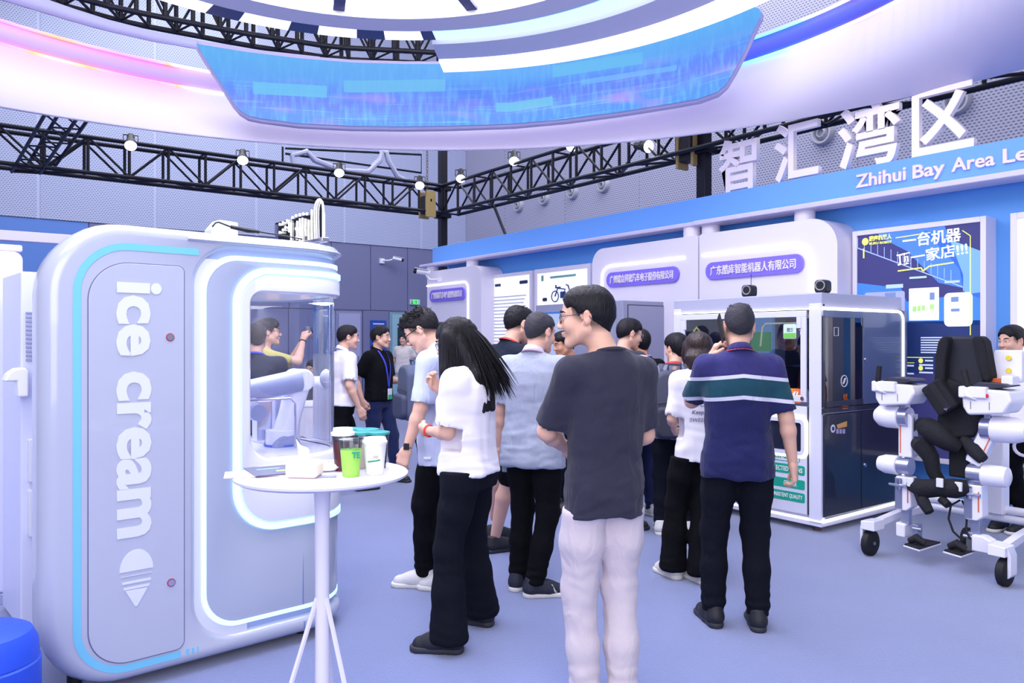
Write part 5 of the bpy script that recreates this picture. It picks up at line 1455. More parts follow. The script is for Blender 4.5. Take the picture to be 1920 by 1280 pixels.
# wheeled base
def leg(s):
    wx = s * 0.43
    MB().tube([(s * 0.36, 0.55, 0.26), (s * 0.40, 0.15, 0.255), (s * 0.41, -0.12, 0.225)], 0.036, 4).build('base_beam', EW, exo, ang=30, bev=0.004)
    MB().prism([(wx - 0.07 * s, 0.19), (wx - 0.07 * s, 0.26), (wx + 0.03 * s, 0.25), (wx + 0.03 * s, 0.19)], -0.24, -0.10).build('caster_arm', EW, exo, bev=0.006)
    MB().prism([(wx + s * 0.03, 0.25), (wx + s * 0.05, 0.20), (wx + s * 0.05, 0.08), (wx + s * 0.035, 0.06), (wx + s * 0.03, 0.06)], -0.21, -0.12).build('caster_fork', EW, exo, bev=0.004)
    w = MB(Matrix.Translation((wx, -0.165, 0.09)) @ Matrix.Rotation(PI / 2, 4, 'Y')).lathe([(0.02, -0.028), (0.072, -0.03), (0.088, -0.02), (0.09, 0.0), (0.088, 0.02), (0.072, 0.03), (0.02, 0.028)], 32).build('wheel', ER, exo)
    MB(Matrix.Translation((wx, -0.165, 0.09)) @ Matrix.Rotation(PI / 2, 4, 'Y')).cyl((0, 0, -0.035), (0, 0, 0.035), 0.012, n=12).build('wheel_hub', EG, w)
leg(-1); leg(1)
for z in (0.27, 0.33): MB().cyl((-0.36, 0.55, z), (0.36, 0.55, z), 0.028, n=14).build('cross_tube', EW, exo)
MB().box(0.04, 0.16, 0.48, 0.60, 0.30, 1.30).build('rear_mast', EW, exo, bev=0.01)
MB().tube([(0.1, 0.45, 1.30), (0.1, 0.20, 1.35), (0.1, 0.10, 1.32)], 0.035, 10).build('mast_arm', EG, exo)
MB().tube([(0.43 + 0.06 * math.cos(a), 0.12, 0.83 + 0.055 * math.sin(a)) for a in np.linspace(0, 2 * PI, 17)[:-1]], 0.010, 8, closed=True).build('white_ring_handle', EW, exo)
for s in (-1, 1):
    w = MB(Matrix.Translation((s * 0.40 if s > 0 else -0.12, 0.60, 0.075)) @ Matrix.Rotation(PI / 2, 4, 'Y')).lathe([(0.02, -0.02), (0.07, -0.022), (0.075, 0.0), (0.07, 0.022), (0.02, 0.02)], 28).build('rear_wheel', ER, exo)
# ------------------------------------------------------------------ bar table and what stands on it
TX, TY, TZ = -0.668, 2.76, 1.04
tb = thing('bar_table', 'white round bar table on a slim splayed stand in the foreground', 'table', (TX, TY, 0))
TW = mat('table_white', (236, 232, 248), rough=0.3, coat=0.3)
MB().lathe([(0.0, TZ - 0.02), (0.285, TZ - 0.02), (0.298, TZ - 0.012), (0.30, TZ - 0.004), (0.296, TZ), (0.0, TZ)], 72).build('tabletop', TW, tb)
MB().lathe([(0.034, TZ - 0.045), (0.036, TZ - 0.02)], 24).build('top_bracket', BLACKP, tb)
MB().lathe([(0.027, 0.03), (0.024, 0.55), (0.026, 0.9), (0.03, TZ - 0.04)], 28).build('column', TW, tb)
for a in (215, 325, 90):
    c_, s_ = math.cos(R(a)), math.sin(R(a))
    MB().tube([(0.02 * c_, 0.02 * s_, 0.60), (0.10 * c_, 0.10 * s_, 0.36), (0.22 * c_, 0.22 * s_, 0.0)], 0.009, 6).build('leg', TW, tb)
def at(px, Y): return ((px - 960) / FPX * Y, Y, TZ)
PAPER = mat('paper_cup_white', (244, 242, 246), rough=0.5)
def cup(px, Y, name, lab, r0, r1, h, body, grp='drink cups on the bar table'):
    t = thing(name, lab, 'cup', at(px, Y), R(10), grp)
    return t
CUPP = clear('cup_plastic', (246, 252, 252), 0.05, 0.08)
def plastic(px, Y, lab, liquid, lh, lid, h=0.125):
    t = cup(px, Y, 'plastic_cup', lab, 0, 0, 0, None)
    z_ = lh if liquid else 0.001
    MB().lathe([(0.028 + 0.011 * z_ / h, z_), (0.039, h), (0.041, h + 0.002)], 28).build('cup_wall', CUPP, t)
    if liquid: 
        rr = 0.028 + 0.011 * lh / h
        MB().lathe([(0.0, 0.0005), (0.028, 0.0005), (rr, lh), (0.0, lh)], 28).build('drink', liquid, t)
    if lid == 'white':
        MB().lathe([(0.042, h - 0.004), (0.043, h + 0.006), (0.036, h + 0.010), (0.034, h + 0.022), (0.0, h + 0.023)], 28).build('lid', PAPER, t)
    elif lid == 'teal':
        MB().lathe([(0.042, h - 0.002), (0.043, h + 0.006), (0.036, h + 0.008), (0.0, h + 0.004)], 28).build('lid', mat('lid_teal', (60, 165, 165), rough=0.25), t)
    return t
LIME = mat('lime_drink', (158, 220, 92), rough=0.3); COFFEE = mat('coffee_dark', (82, 38, 48), rough=0.25)
g = plastic(658, 2.68, 'clear cup of lime green drink with teal print', LIME, 0.092, None)
text('cup_print', 'TE', mat('print_teal', (20, 150, 120)), g, (0.004, -0.0385, 0.066), w=0.028, h=0.021, depth=0.0008, bold=0.05)
plastic(643, 2.80, 'tall cup of dark coffee with domed white lid', COFFEE, 0.105, 'white', 0.13)
plastic(677, 2.86, 'clear cup of beige drink behind the white paper cup', mat('beige_drink', (196, 180, 176)), 0.09, 'teal')
plastic(661, 2.97, 'teal lidded clear cup at the left rear of the cluster', None, 0, 'teal')
plastic(690, 2.95, 'teal lidded clear cup at the right rear of the cluster', None, 0, 'teal')
plastic(709, 2.86, 'teal lidded clear cup directly behind the white paper cup', None, 0, 'teal')
t = cup(703, 2.72, 'paper_cup', 'white paper cup with white lid and green band', 0, 0, 0, None)
MB().lathe([(0.0, 0.001), (0.029, 0.001), (0.040, 0.112)], 32).build('cup_wall', PAPER, t)
MB().lathe([(0.042, 0.106), (0.0435, 0.114), (0.040, 0.118), (0.037, 0.128), (0.0, 0.129)], 32).build('lid', PAPER, t)
def band(z0, z1, a0, a1, m, name, lift=0.0006):
    A = []; B = []
    for i in range(13):
        a = R(a0 + (a1 - a0) * i / 12)
        for L_, z in ((A, z0 + 0.006 * i / 12), (B, z1 + 0.006 * i / 12)):
            r_ = 0.029 + 0.011 * z / 0.112 + lift; L_.append((r_ * math.cos(a), r_ * math.sin(a), z))
    return MB().ribbon(A, B).build(name, m, t)
band(0.044, 0.050, 225, 300, mat('print_green2', (60, 160, 120)), 'green_band')
for i in range(4):
    band(0.056, 0.066, 262 + i * 7, 265 + i * 7, mat('print_brown', (120, 90, 90)), 'brown_mark')
# tissue pack
t = thing('tissue_box', 'cream tissue pack with a tissue pulled up on the bar table', 'tissue box', at(571, 2.665), R(-8))
MB().box(-0.056, 0.056, -0.04, 0.04, 0.0, 0.058).build('pack', mat('tissue_cream', (250, 232, 222), rough=0.6), t, bev=0.016, seg=4)
MB().add([(-0.022, 0, 0.055), (-0.006, -0.012, 0.055), (0.012, 0.006, 0.055), (-0.026, 0.004, 0.085), (-0.006, -0.012, 0.09), (0.016, 0.006, 0.088), (-0.030, 0.0, 0.128), (-0.012, -0.004, 0.108), (0.010, 0.004, 0.098)],
         [(0, 1, 4, 3), (1, 2, 5, 4), (3, 4, 7, 6), (4, 5, 8, 7)]).build('tissue', mat('tissue_white', (250, 250, 255), rough=0.7), t, ang=80, solid=0.001)
def sheet(name, lab, px, Y, w_, d_, rz, m, z=0.0, cat='leaflet'):
    x, y, _ = at(px, Y)
    t = thing(name, lab, cat, (x, y, TZ + z), R(rz))
    MB().box(-w_ / 2, w_ / 2, -d_ / 2, d_ / 2, 0.0, 0.0025).build('sheet', m, t)
    return t
s1 = sheet('pink_leaflet', 'pale pink leaflet jutting over the table edge', 484, 2.72, 0.22, 0.13, 18, mat('leaflet_pink', (240, 220, 240)), 0.001)
s2 = sheet('dark_brochure', 'dark brochure with blue and yellow print on the bar table', 528, 2.78, 0.22, 0.20, 30, mat('brochure_dark', (70, 74, 108), rough=0.3), 0.005)
for i, (x, y, w_, m) in enumerate(((-0.04, 0.03, 0.08, mat('brochure_sky', (130, 180, 230))), (0.0, -0.03, 0.05, YEL), (0.05, 0.0, 0.04, WT))):
    MB().box(x - w_ / 2, x + w_ / 2, y - 0.008, y + 0.008, 0.0025, 0.0032).build('print_block', m, s2, smooth=False)
s3 = sheet('second_brochure', 'second dark brochure lying behind the tissue pack', 590, 2.93, 0.16, 0.11, -6, mat('brochure_dark', (70, 74, 108)), 0.001)
s4 = sheet('small_card', 'small grey patterned card in front of the coffee cup', 611, 2.665, 0.07, 0.035, 10, mat('card_grey', (150, 152, 186)), 0.001, 'card')
nk = thing('crumpled_napkin', 'crumpled white napkin beside the coffee cup', 'napkin', at(614, 2.78))
rr_ = random.Random(3)
m_ = MB().sphere((0, 0, 0.014), (0.045, 0.03, 0.014), 14, 8); m_.v = [(x * (1 + rr_.uniform(-.2, .2)), y * (1 + rr_.uniform(-.2, .2)), max(0, z * (1 + rr_.uniform(-.3, .4)))) for x, y, z in m_.v]
m_.build('napkin', mat('tissue_white', (250, 250, 255)), nk, ang=80)
# far white clothed table seen through the pod
p = W(593, 745, 9.4)
t = thing('clothed_table', 'small table under a white cloth seen through the pod window', 'table', (p.x, p.y, 0), R(20))
MB().box(-0.42, 0.42, -0.35, 0.35, 0.74, 0.77).build('tabletop', PAPER, t, bev=0.01)
cl = MB(); n_ = 40; A = []; B = []
for i in range(n_):
    a = 2 * PI * i / n_; rx = 0.43 / max(abs(math.cos(a)), abs(math.sin(a)), 1e-3) * 0.92
    A.append((rx * math.cos(a) * 0.95, rx * math.sin(a) * 0.85, 0.775)); w_ = 1.04 + 0.05 * math.sin(a * 7); B.append((rx * math.cos(a) * w_, rx * math.sin(a) * w_ * 0.9, 0.42 + 0.1 * math.sin(a * 2 + 1)))
cl.ribbon(A + [A[0]], B + [B[0]]).build('tablecloth', mat('cloth_white', (240, 236, 248), rough=0.8), t)
for x in (-0.36, 0.36):
    for y in (-0.28, 0.28): MB().cyl((x, y, 0), (x, y, 0.74), 0.015, n=8).build('leg', CHROME, t)
# ------------------------------------------------------------------ implicit surfaces for people
from zlib import crc32 as crc
def surface_nets(D, org, h):
    nx, ny, nz = D.shape
    S = D < 0
    c = S[:-1, :-1, :-1].astype(np.int8)
    tot = np.zeros((nx - 1, ny - 1, nz - 1), np.int8)
    for i in (0, 1):
        for j in (0, 1):
            for k in (0, 1):
                tot += S[i:nx - 1 + i, j:ny - 1 + j, k:nz - 1 + k]
    act = (tot > 0) & (tot < 8)
    idx = np.argwhere(act)
    if len(idx) == 0: return np.zeros((0, 3)), []
    ids = -np.ones(act.shape, np.int64); ids[act] = np.arange(len(idx))
    acc = np.zeros((len(idx), 3)); cnt = np.zeros(len(idx))
    corners = [(i, j, k) for i in (0, 1) for j in (0, 1) for k in (0, 1)]
    val = {c_: D[idx[:, 0] + c_[0], idx[:, 1] + c_[1], idx[:, 2] + c_[2]] for c_ in corners}
    for a in corners:
        for ax in range(3):
            if a[ax]: continue
            b = list(a); b[ax] = 1; b = tuple(b)
            va, vb = val[a], val[b]
            m = (va < 0) != (vb < 0)
            t = np.where(m, va / np.where(m, va - vb, 1), 0)
            p = np.zeros((len(idx), 3)); p[:] = a; p[:, ax] += t
            acc[m] += p[m]; cnt[m] += 1
    V = (idx + acc / cnt[:, None]) * h + org
    quads = []
    for ax in range(3):
        o1, o2 = [(1, 2), (2, 0), (0, 1)][ax]
        sl0 = [slice(None)] * 3; sl1 = [slice(None)] * 3
        sl0[ax] = slice(0, -1); sl1[ax] = slice(1, None)
        A = S[tuple(sl0)]; B = S[tuple(sl1)]
        e = np.argwhere(A != B)
        e = e[(e[:, o1] > 0) & (e[:, o2] > 0) & (e[:, o1] < D.shape[o1] - 1) & (e[:, o2] < D.shape[o2] - 1)]
        if not len(e): continue
        flip = A[e[:, 0], e[:, 1], e[:, 2]]
        def cell(d1, d2):
            q = e.copy(); q[:, o1] -= d1; q[:, o2] -= d2
            return ids[q[:, 0], q[:, 1], q[:, 2]]
        q = np.stack([cell(1, 1), cell(0, 1), cell(0, 0), cell(1, 0)], 1)
        q[~flip] = q[~flip][:, ::-1]
        quads.append(q[(q >= 0).all(1)])
    return V, np.concatenate(quads)

class Vol:
    """distance field on a grid; shapes are blended in one by one"""
    def __init__(s, lo, hi, h):
        s.h = h; s.lo = np.array(lo, float)
        n = [int(math.ceil((b - a) / h)) + 1 for a, b in zip(lo, hi)]
        s.x = (lo[0] + h * np.arange(n[0]))[:, None, None]
        s.y = (lo[1] + h * np.arange(n[1]))[None, :, None]
        s.z = (lo[2] + h * np.arange(n[2]))[None, None, :]
        s.d = np.full(n, 10.0)
    def sl(s, lo, hi):
        r = []
        for a, b, l, n in zip(lo, hi, s.lo, s.d.shape):
            i0 = max(0, int((a - l) / s.h)); i1 = min(n, int(math.ceil((b - l) / s.h)) + 1)
            if i1 <= i0: return None
            r.append(slice(i0, i1))
        return tuple(r)
    def smin(s, sl, e, k):
        a = s.d[sl]
        if k <= 0: s.d[sl] = np.minimum(a, e); return
        h_ = np.clip(k - np.abs(a - e), 0, None) / k
        s.d[sl] = np.minimum(a, e) - h_ * h_ * k / 4
    def smax(s, sl, e, k):
        a = s.d[sl]
        if k <= 0: s.d[sl] = np.maximum(a, e); return
        h_ = np.clip(k - np.abs(a - e), 0, None) / k
        s.d[sl] = np.maximum(a, e) + h_ * h_ * k / 4
    def cone(s, a, b, ra, rb, k=0.02, flat=None, neg=False):
        """capsule with two radii; flat = (axis, factor) squashes across an axis"""
        a = np.array(a, float); b = np.array(b, float); R_ = max(ra, rb) * (1 / (flat[1] if flat and flat[1] < 1 else 1)) + k + 2 * s.h
        sl = s.sl(np.minimum(a, b) - R_, np.maximum(a, b) + R_)
        if sl is None: return s
        X = s.x[sl[0]] - a[0]; Y = s.y[:, sl[1]] - a[1]; Z = s.z[:, :, sl[2]] - a[2]
        u = b - a; L2 = max(float(u @ u), 1e-9)
        t = np.clip((X * u[0] + Y * u[1] + Z * u[2]) / L2, 0, 1)
        dx, dy, dz = X - t * u[0], Y - t * u[1], Z - t * u[2]
        if flat:
            ax = np.array(flat[0], float); ax /= np.linalg.norm(ax)
            q = dx * ax[0] + dy * ax[1] + dz * ax[2]
            g = 1 / flat[1] - 1
            dx, dy, dz = dx + ax[0] * q * g, dy + ax[1] * q * g, dz + ax[2] * q * g
        e = np.sqrt(dx * dx + dy * dy + dz * dz) - (ra + (rb - ra) * t)
        if flat: e = e * min(1, flat[1] + 0.3)
        if neg: s.smax(sl, -e, k)
        else: s.smin(sl, e, k)
        return s
    def ell(s, c, r, k=0.02, M=None, neg=False):
        """ellipsoid; M = 3x3 whose rows are its axes"""
        c = np.array(c, float); m = max(r) + k + 2 * s.h
        sl = s.sl(c - m, c + m)
        if sl is None: return s
        X = s.x[sl[0]] - c[0]; Y = s.y[:, sl[1]] - c[1]; Z = s.z[:, :, sl[2]] - c[2]
        if M is not None:
            X, Y, Z = (M[0][0] * X + M[0][1] * Y + M[0][2] * Z, M[1][0] * X + M[1][1] * Y + M[1][2] * Z, M[2][0] * X + M[2][1] * Y + M[2][2] * Z)
        k0 = np.sqrt((X / r[0]) ** 2 + (Y / r[1]) ** 2 + (Z / r[2]) ** 2)
        k1 = np.sqrt((X / r[0] ** 2) ** 2 + (Y / r[1] ** 2) ** 2 + (Z / r[2] ** 2) ** 2)
        e = k0 * (k0 - 1) / np.maximum(k1, 1e-6)
        if neg: s.smax(sl, -e, k)
        else: s.smin(sl, e, k)
        return s
    def loft(s, org, M, rows, k=0.02, p=2.4):
        """trunk: rows of (z, half width, half depth, y shift) in the frame M (rows = axes)"""
        org = np.array(org, float)
        X = s.x - org[0]; Y = s.y - org[1]; Z = s.z - org[2]
        a, b, c = (M[0][0] * X + M[0][1] * Y + M[0][2] * Z, M[1][0] * X + M[1][1] * Y + M[1][2] * Z, M[2][0] * X + M[2][1] * Y + M[2][2] * Z)
        zs = [r[0] for r in rows]
        w = np.interp(c, zs, [r[1] for r in rows]); d = np.interp(c, zs, [r[2] for r in rows]); sy = np.interp(c, zs, [r[3] if len(r) > 3 else 0 for r in rows])
        q = (np.abs(a) / w) ** p + (np.abs(b - sy) / d) ** p
        e = (q ** (1 / p) - 1) * np.minimum(w, d)
        e = np.maximum(e, np.maximum(zs[0] - c, c - zs[-1]))
        s.smin((slice(None),) * 3, e, k)
        return s
    def cut(s, n, c, k=0.0):
        """keep the side where n.(p - c) < 0"""
        n = np.array(n, float); n /= np.linalg.norm(n)
        e = (s.x - c[0]) * n[0] + (s.y - c[1]) * n[1] + (s.z - c[2]) * n[2]
        s.smax((slice(None),) * 3, e, k)
        return s
    def mesh(s, disp=None):
        V, Q = surface_nets(s.d, s.lo, s.h)
        return V, Q

def vnormals(V, Q):
    a, b, c, d = V[Q[:, 0]], V[Q[:, 1]], V[Q[:, 2]], V[Q[:, 3]]
    n = np.cross(c - a, d - b); N = np.zeros_like(V)
    for i in range(4): np.add.at(N, Q[:, i], n)
    return N / np.maximum(np.linalg.norm(N, axis=1, keepdims=True), 1e-9)
def relax(V, Q, it=2, f=0.5):
    E = np.concatenate([Q[:, [0, 1]], Q[:, [1, 2]], Q[:, [2, 3]], Q[:, [3, 0]]])
    for _ in range(it):
        S_ = np.zeros_like(V); c = np.zeros(len(V))
        np.add.at(S_, E[:, 0], V[E[:, 1]]); np.add.at(c, E[:, 0], 1)
        np.add.at(S_, E[:, 1], V[E[:, 0]]); np.add.at(c, E[:, 1], 1)
        V = V * (1 - f) + f * S_ / np.maximum(c, 1)[:, None]
    return V
def npmesh(name, parts, m, parent, col=None):
    """parts: list of (V, Q) joined in one mesh"""
    Vs = []; Fs = []; n = 0
    for V, Q in parts:
        Vs.append(V); Fs.append(np.asarray(Q) + n); n += len(V)
    V = np.concatenate(Vs); F = np.concatenate(Fs)
    me = bpy.data.meshes.new(name)
    me.vertices.add(len(V)); me.vertices.foreach_set('co', V.astype(np.float32).ravel())
    me.loops.add(len(F) * 4); me.loops.foreach_set('vertex_index', F.astype(np.int32).ravel())
    me.polygons.add(len(F)); me.polygons.foreach_set('loop_start', np.arange(0, len(F) * 4, 4, dtype=np.int32))
    me.update(calc_edges=True); me.validate()
    if col is not None:
        at_ = me.color_attributes.new('tone', 'FLOAT_COLOR', 'POINT')
        at_.data.foreach_set('color', col.astype(np.float32).ravel())
    me.shade_smooth()
    me.materials.append(m)
    o = bpy.data.objects.new(name, me); link(o, parent)
    return o
def wav(P, seed, sc, n=5, st=(1, 1, 1)):
    """smooth pseudo-random field made of warped waves"""
    r = np.random.default_rng(seed); f = np.zeros(len(P)); Q = P * np.array(st) * sc
    wv = np.stack([np.sin(Q @ r.normal(size=3) + r.uniform(0, 6)) for _ in range(3)], 1) * 0.8
    for i in range(n):
        k = r.normal(size=3); k /= np.linalg.norm(k)
        f += np.sin((Q + wv) @ k * (1 + 0.6 * i) + r.uniform(0, 6)) / (1 + 0.5 * i)
    return f / n * 1.6

# ------------------------------------------------------------------ materials for people
def skin_mat(name, col):
    m = mat(name, col, rough=0.5, bump=0.08, bscale=220, spec=0.4)
    b = m.node_tree.nodes['Principled BSDF']
    b.inputs['Subsurface Weight'].default_value = 0.12
    b.inputs['Subsurface Radius'].default_value = (0.02, 0.008, 0.005)
    a = m.node_tree.nodes.new('ShaderNodeVertexColor'); a.layer_name = 'tone'
    mx = m.node_tree.nodes.new('ShaderNodeMix'); mx.data_type = 'RGBA'; mx.blend_type = 'MULTIPLY'; mx.inputs[0].default_value = 1
    mx.inputs[6].default_value = (*srgb(col), 1)
    m.node_tree.links.new(a.outputs[0], mx.inputs[7]); m.node_tree.links.new(mx.outputs[2], b.inputs['Base Color'])
    return m
SKIN = skin_mat('skin', (226, 178, 158)); SKIN2 = skin_mat('skin_tan', (205, 150, 122))
HAIR = mat('hair_black', (20, 18, 26), rough=0.55, bump=0.45, bscale=90, stretch=(2, 2, 0.12), spec=0.3)
HAIRS = mat('hair_short', (44, 42, 54), rough=0.6, bump=0.6, bscale=260)
HAIRB = mat('hair_brown', (46, 32, 34), rough=0.4, bump=0.5, bscale=90, stretch=(2, 2, 0.12), spec=0.5)
EYEW = mat('eye_white', (225, 225, 230), rough=0.2); EYEB = mat('eye_dark', (25, 18, 18), rough=0.15)
def cloth(name, col, st=(1, 1, 1), b=0.35):
    if name in MATS: return MATS[name]
    dark = max(col) < 70
    m = mat(name, col, rough=0.85, bump=b, bscale=420, noise=0.05, nscale=7, stretch=st, sheen=0.0 if dark else 0.12, spec=0.15)
    nt = m.node_tree; b_ = nt.nodes['Principled BSDF']; fine = b_.inputs['Normal'].links[0].from_node
    tc = nt.nodes.new('ShaderNodeTexCoord'); mp = nt.nodes.new('ShaderNodeMapping'); mp.inputs['Scale'].default_value = (1, 1, 0.42); mp.inputs['Rotation'].default_value = (0.3, 0.35, 0)
    n = nt.nodes.new('ShaderNodeTexNoise'); n.inputs['Scale'].default_value = 9; n.inputs['Detail'].default_value = 2.5; n.inputs['Distortion'].default_value = 1.2
    bp = nt.nodes.new('ShaderNodeBump'); bp.inputs['Strength'].default_value = 0.38; bp.inputs['Distance'].default_value = 0.045
    nt.links.new(tc.outputs['Object'], mp.inputs[0]); nt.links.new(mp.outputs[0], n.inputs['Vector']); nt.links.new(n.outputs['Fac'], bp.inputs['Height'])
    nt.links.new(bp.outputs['Normal'], fine.inputs['Normal'])
    return m

def rotz(a): c, s = math.cos(a), math.sin(a); return np.array([[c, -s, 0], [s, c, 0], [0, 0, 1]])
def rotx(a): c, s = math.cos(a), math.sin(a); return np.array([[1, 0, 0], [0, c, -s], [0, s, c]])
def roty(a): c, s = math.cos(a), math.sin(a); return np.array([[c, 0, s], [0, 1, 0], [-s, 0, c]])
def ik(a, t, l1, l2, pole):
    a = np.array(a, float); t = np.array(t, float); d = t - a; L = np.linalg.norm(d)
    if L > (l1 + l2) * 0.995: t = a + d / L * (l1 + l2) * 0.995; d = t - a; L = np.linalg.norm(d)
    u = d / L; x = (l1 * l1 - l2 * l2 + L * L) / (2 * L); h = math.sqrt(max(l1 * l1 - x * x, 0))
    p = np.array(pole, float); p = p - u * (p @ u); p /= max(np.linalg.norm(p), 1e-6)
    return a + u * x + p * h, t

def hand_vol(w, d, n, sd, S, curl=0.5, h=0.0038, thumb=0.6):
    """w wrist, d towards the fingers, n palm normal, sd towards the thumb"""
    d = np.array(d, float); d /= np.linalg.norm(d); n = np.array(n, float); n = n - d * (n @ d); n /= np.linalg.norm(n)
    sd_ = np.cross(d, n); sd_ *= np.sign(sd_ @ np.array(sd, float)) or 1
    w = np.array(w, float)
    lo = w - 0.13 * S; hi = w + 0.13 * S
    e = w + d * 0.19 * S + n * 0.05
    v = Vol(np.minimum(w, e) - 0.085 * S, np.maximum(w, e) + 0.085 * S, h)
    # palm
    for q in (-0.026, -0.009, 0.009, 0.026):
        v.cone(w + d * 0.012 * S + sd_ * q * 0.7 * S, w + d * 0.082 * S + sd_ * q * S, 0.0165 * S, 0.0135 * S, 0.014)
    v.cone(w - d * 0.03 * S, w + d * 0.02 * S, 0.026 * S, 0.024 * S, 0.02, flat=(n, 0.78))
    for i, (q, l, c0) in enumerate(((0.029, 0.068, 1.0), (0.0098, 0.078, 1.0), (-0.0095, 0.073, 1.05), (-0.028, 0.058, 1.15))):
        p = w + d * (0.084 - abs(i - 1) * 0.004) * S + sd_ * q * S
        a = curl * c0 * 0.55; segs = (0.44, 0.31, 0.25); r = 0.0092 * S
        dr = d * math.cos(a) + n * math.sin(a) + sd_ * q * 1.2
        for j, f in enumerate(segs):
            dr = dr / np.linalg.norm(dr); p2 = p + dr * l * f * S
            v.cone(p, p2, r, r * 0.92, 0.004 if j else 0.008); p = p2; r *= 0.92
            a += curl * c0 * 0.75; dr = d * math.cos(a) + n * math.sin(a)
    t0 = w + d * 0.022 * S + sd_ * 0.022 * S; t1 = w + d * 0.055 * S + sd_ * (0.046) * S + n * 0.014 * S
    t2 = t1 + (d * 0.8 + sd_ * (0.35 - 0.5 * curl) + n * thumb) / 1.2 * 0.03 * S; t3 = t2 + (d * 0.9 + n * thumb - sd_ * 0.3 * curl) / 1.3 * 0.024 * S
    v.cone(t0, t1, 0.0165 * S, 0.0115 * S, 0.012); v.cone(t1, t2, 0.0112 * S, 0.0102 * S, 0.006); v.cone(t2, t3, 0.0102 * S, 0.0088 * S, 0.005)
    return v.mesh()

def head_vol(c, Rm, S, h, fem=False, nbp=None):
    """head; c = centre between the ears, Rm columns = right, front, up"""
    g = 0.135 * S
    v = Vol(c - g * 1.12, c + g * 1.12, h)
    v.lo  # grid already placed
    P = lambda x, y, z: c + Rm @ (np.array((x, y, z)) * S)
    MT = Rm.T
    E = lambda x, y, z, r, k, neg=False: v.ell(P(x, y, z), [q * S for q in r], k, MT, neg)
    C = lambda a, b, ra, rb, k, neg=False: v.cone(P(*a), P(*b), ra * S, rb * S, k, neg=neg)
    E(0, -0.018, 0.034, (0.074, 0.092, 0.084), 0.0)
    E(0, 0.028, -0.018, (0.058, 0.066, 0.082), 0.03)
    E(0, 0.045, 0.045, (0.055, 0.046, 0.045), 0.03)
    jw = 0.040 if fem else 0.046
    for s_ in (-1, 1):
        C((s_ * 0.056, 0.0, -0.045), (s_ * 0.022, 0.072, -0.094), 0.020, 0.018, 0.03)
        E(s_ * 0.040, 0.068, -0.022, (0.022, 0.022, 0.026), 0.025)
        E(s_ * 0.033, 0.094, 0.009, (0.020, 0.014, 0.014), 0.014, True)
        E(s_ * 0.031, 0.079, 0.009, (0.0145, 0.0135, 0.0125), 0.006)
        C((s_ * 0.012, 0.097, 0.026), (s_ * 0.05, 0.080, 0.026), 0.006, 0.005, 0.016)
        E(s_ * 0.011, 0.104, -0.028, (0.0085, 0.010, 0.008), 0.008)
    C((0, 0.074, -0.092), (0, 0.078, -0.102), 0.019, 0.014, 0.02)
    C((0, 0.092, 0.018), (0, 0.113, -0.024), 0.0075, 0.0105, 0.012)
    E(0, 0.095, -0.052, (0.022, 0.012, 0.0065), 0.006); E(0, 0.093, -0.062, (0.019, 0.012, 0.007), 0.006)
    C((-0.02, 0.106, -0.057), (0.02, 0.106, -0.057), 0.0018, 0.0018, 0.003, True)
    for s_ in (-1, 1):
        a = P(s_ * 0.078, -0.008, 0.0)
        Mx = np.array(roty(s_ * 0.28) @ rotx(0.12)) 
        v.ell(P(s_ * 0.080, -0.012, 0.004), [0.007 * S, 0.018 * S, 0.030 * S], 0.006, (Rm @ rotz(-s_ * 0.42)).T)
        v.ell(P(s_ * 0.089, -0.006, 0.007), [0.006 * S, 0.0095 * S, 0.016 * S], 0.004, (Rm @ rotz(-s_ * 0.42)).T, True)
        v.ell(P(s_ * 0.075, -0.003, -0.020), [0.007 * S, 0.009 * S, 0.010 * S], 0.006, MT)
    # neck
    v.cone(P(0, -0.022, -0.03), nbp, 0.052 * S * (0.85 if fem else 1), 0.057 * S * (0.85 if fem else 1), 0.03)
    return v, P

def hair_short(c, Rm, S, h, puff=0.012, front=0.058, nape=-0.062, spike=0.0, seed=1, fade=False, fringe=0.0, sidez=0.0):
    g = 0.15 * S
    v = Vol(c - g, c + g, h)
    P = lambda x, y, z: c + Rm @ (np.array((x, y, z)) * S)
    v.ell(P(0, -0.018, 0.042), [(0.0762 + puff * 0.35) * S, (0.094 + puff * 0.8) * S, (0.083 + puff) * S], 0.0, Rm.T)
    v.ell(P(0, 0.035, 0.06), [(0.06 + puff) * S, (0.05 + puff) * S, (0.056 + puff) * S], 0.03, Rm.T)
    v.cone(P(0, -0.060, 0.0), P(0, -0.056, -0.05), 0.049 * S, 0.036 * S, 0.03)
    # face opening
    v.ell(P(0, 0.128, front - 0.078), [0.080 * S, 0.092 * S, 0.092 * S], 0.008, Rm.T, True)
    up = Rm @ np.array((0, 0, 1.0)); fr = Rm @ np.array((0, 1.0, 0))
    # below the hairline: rises from the nape to the temple
    v.cut(Rm @ np.array((0, 0.62, -1.0)), P(0, -0.06, nape), 0.008)
    for s_ in (-1, 1):
        v.ell(P(s_ * 0.085, 0.002, -0.012), [0.032 * S, 0.030 * S, 0.040 * S], 0.006, Rm.T, True)
        v.ell(P(s_ * 0.078, 0.066, 0.008 + sidez), [0.034 * S, 0.040 * S, 0.050 * S], 0.008, Rm.T, True)
    V, Q = v.mesh()
    if len(V):
        N = vnormals(V, Q); L = (V - c) @ Rm / S
        topw = np.clip((L[:, 2] - 0.02) / 0.08, 0, 1)
        a = wav(V, seed, 160 / S, 4) * 0.0012 + wav(V, seed + 3, 45 / S, 4) * 0.003 * topw
        V = V + N * (a * S)[:, None]
        if spike:
            sp_ = np.maximum(wav(V, seed + 9, 120 / S, 4), 0) ** 1.5 * spike * topw
            V = V + ((N * 0.5 + up * 0.6 + fr * 0.5) * (sp_ * S)[:, None])
    return V, Q
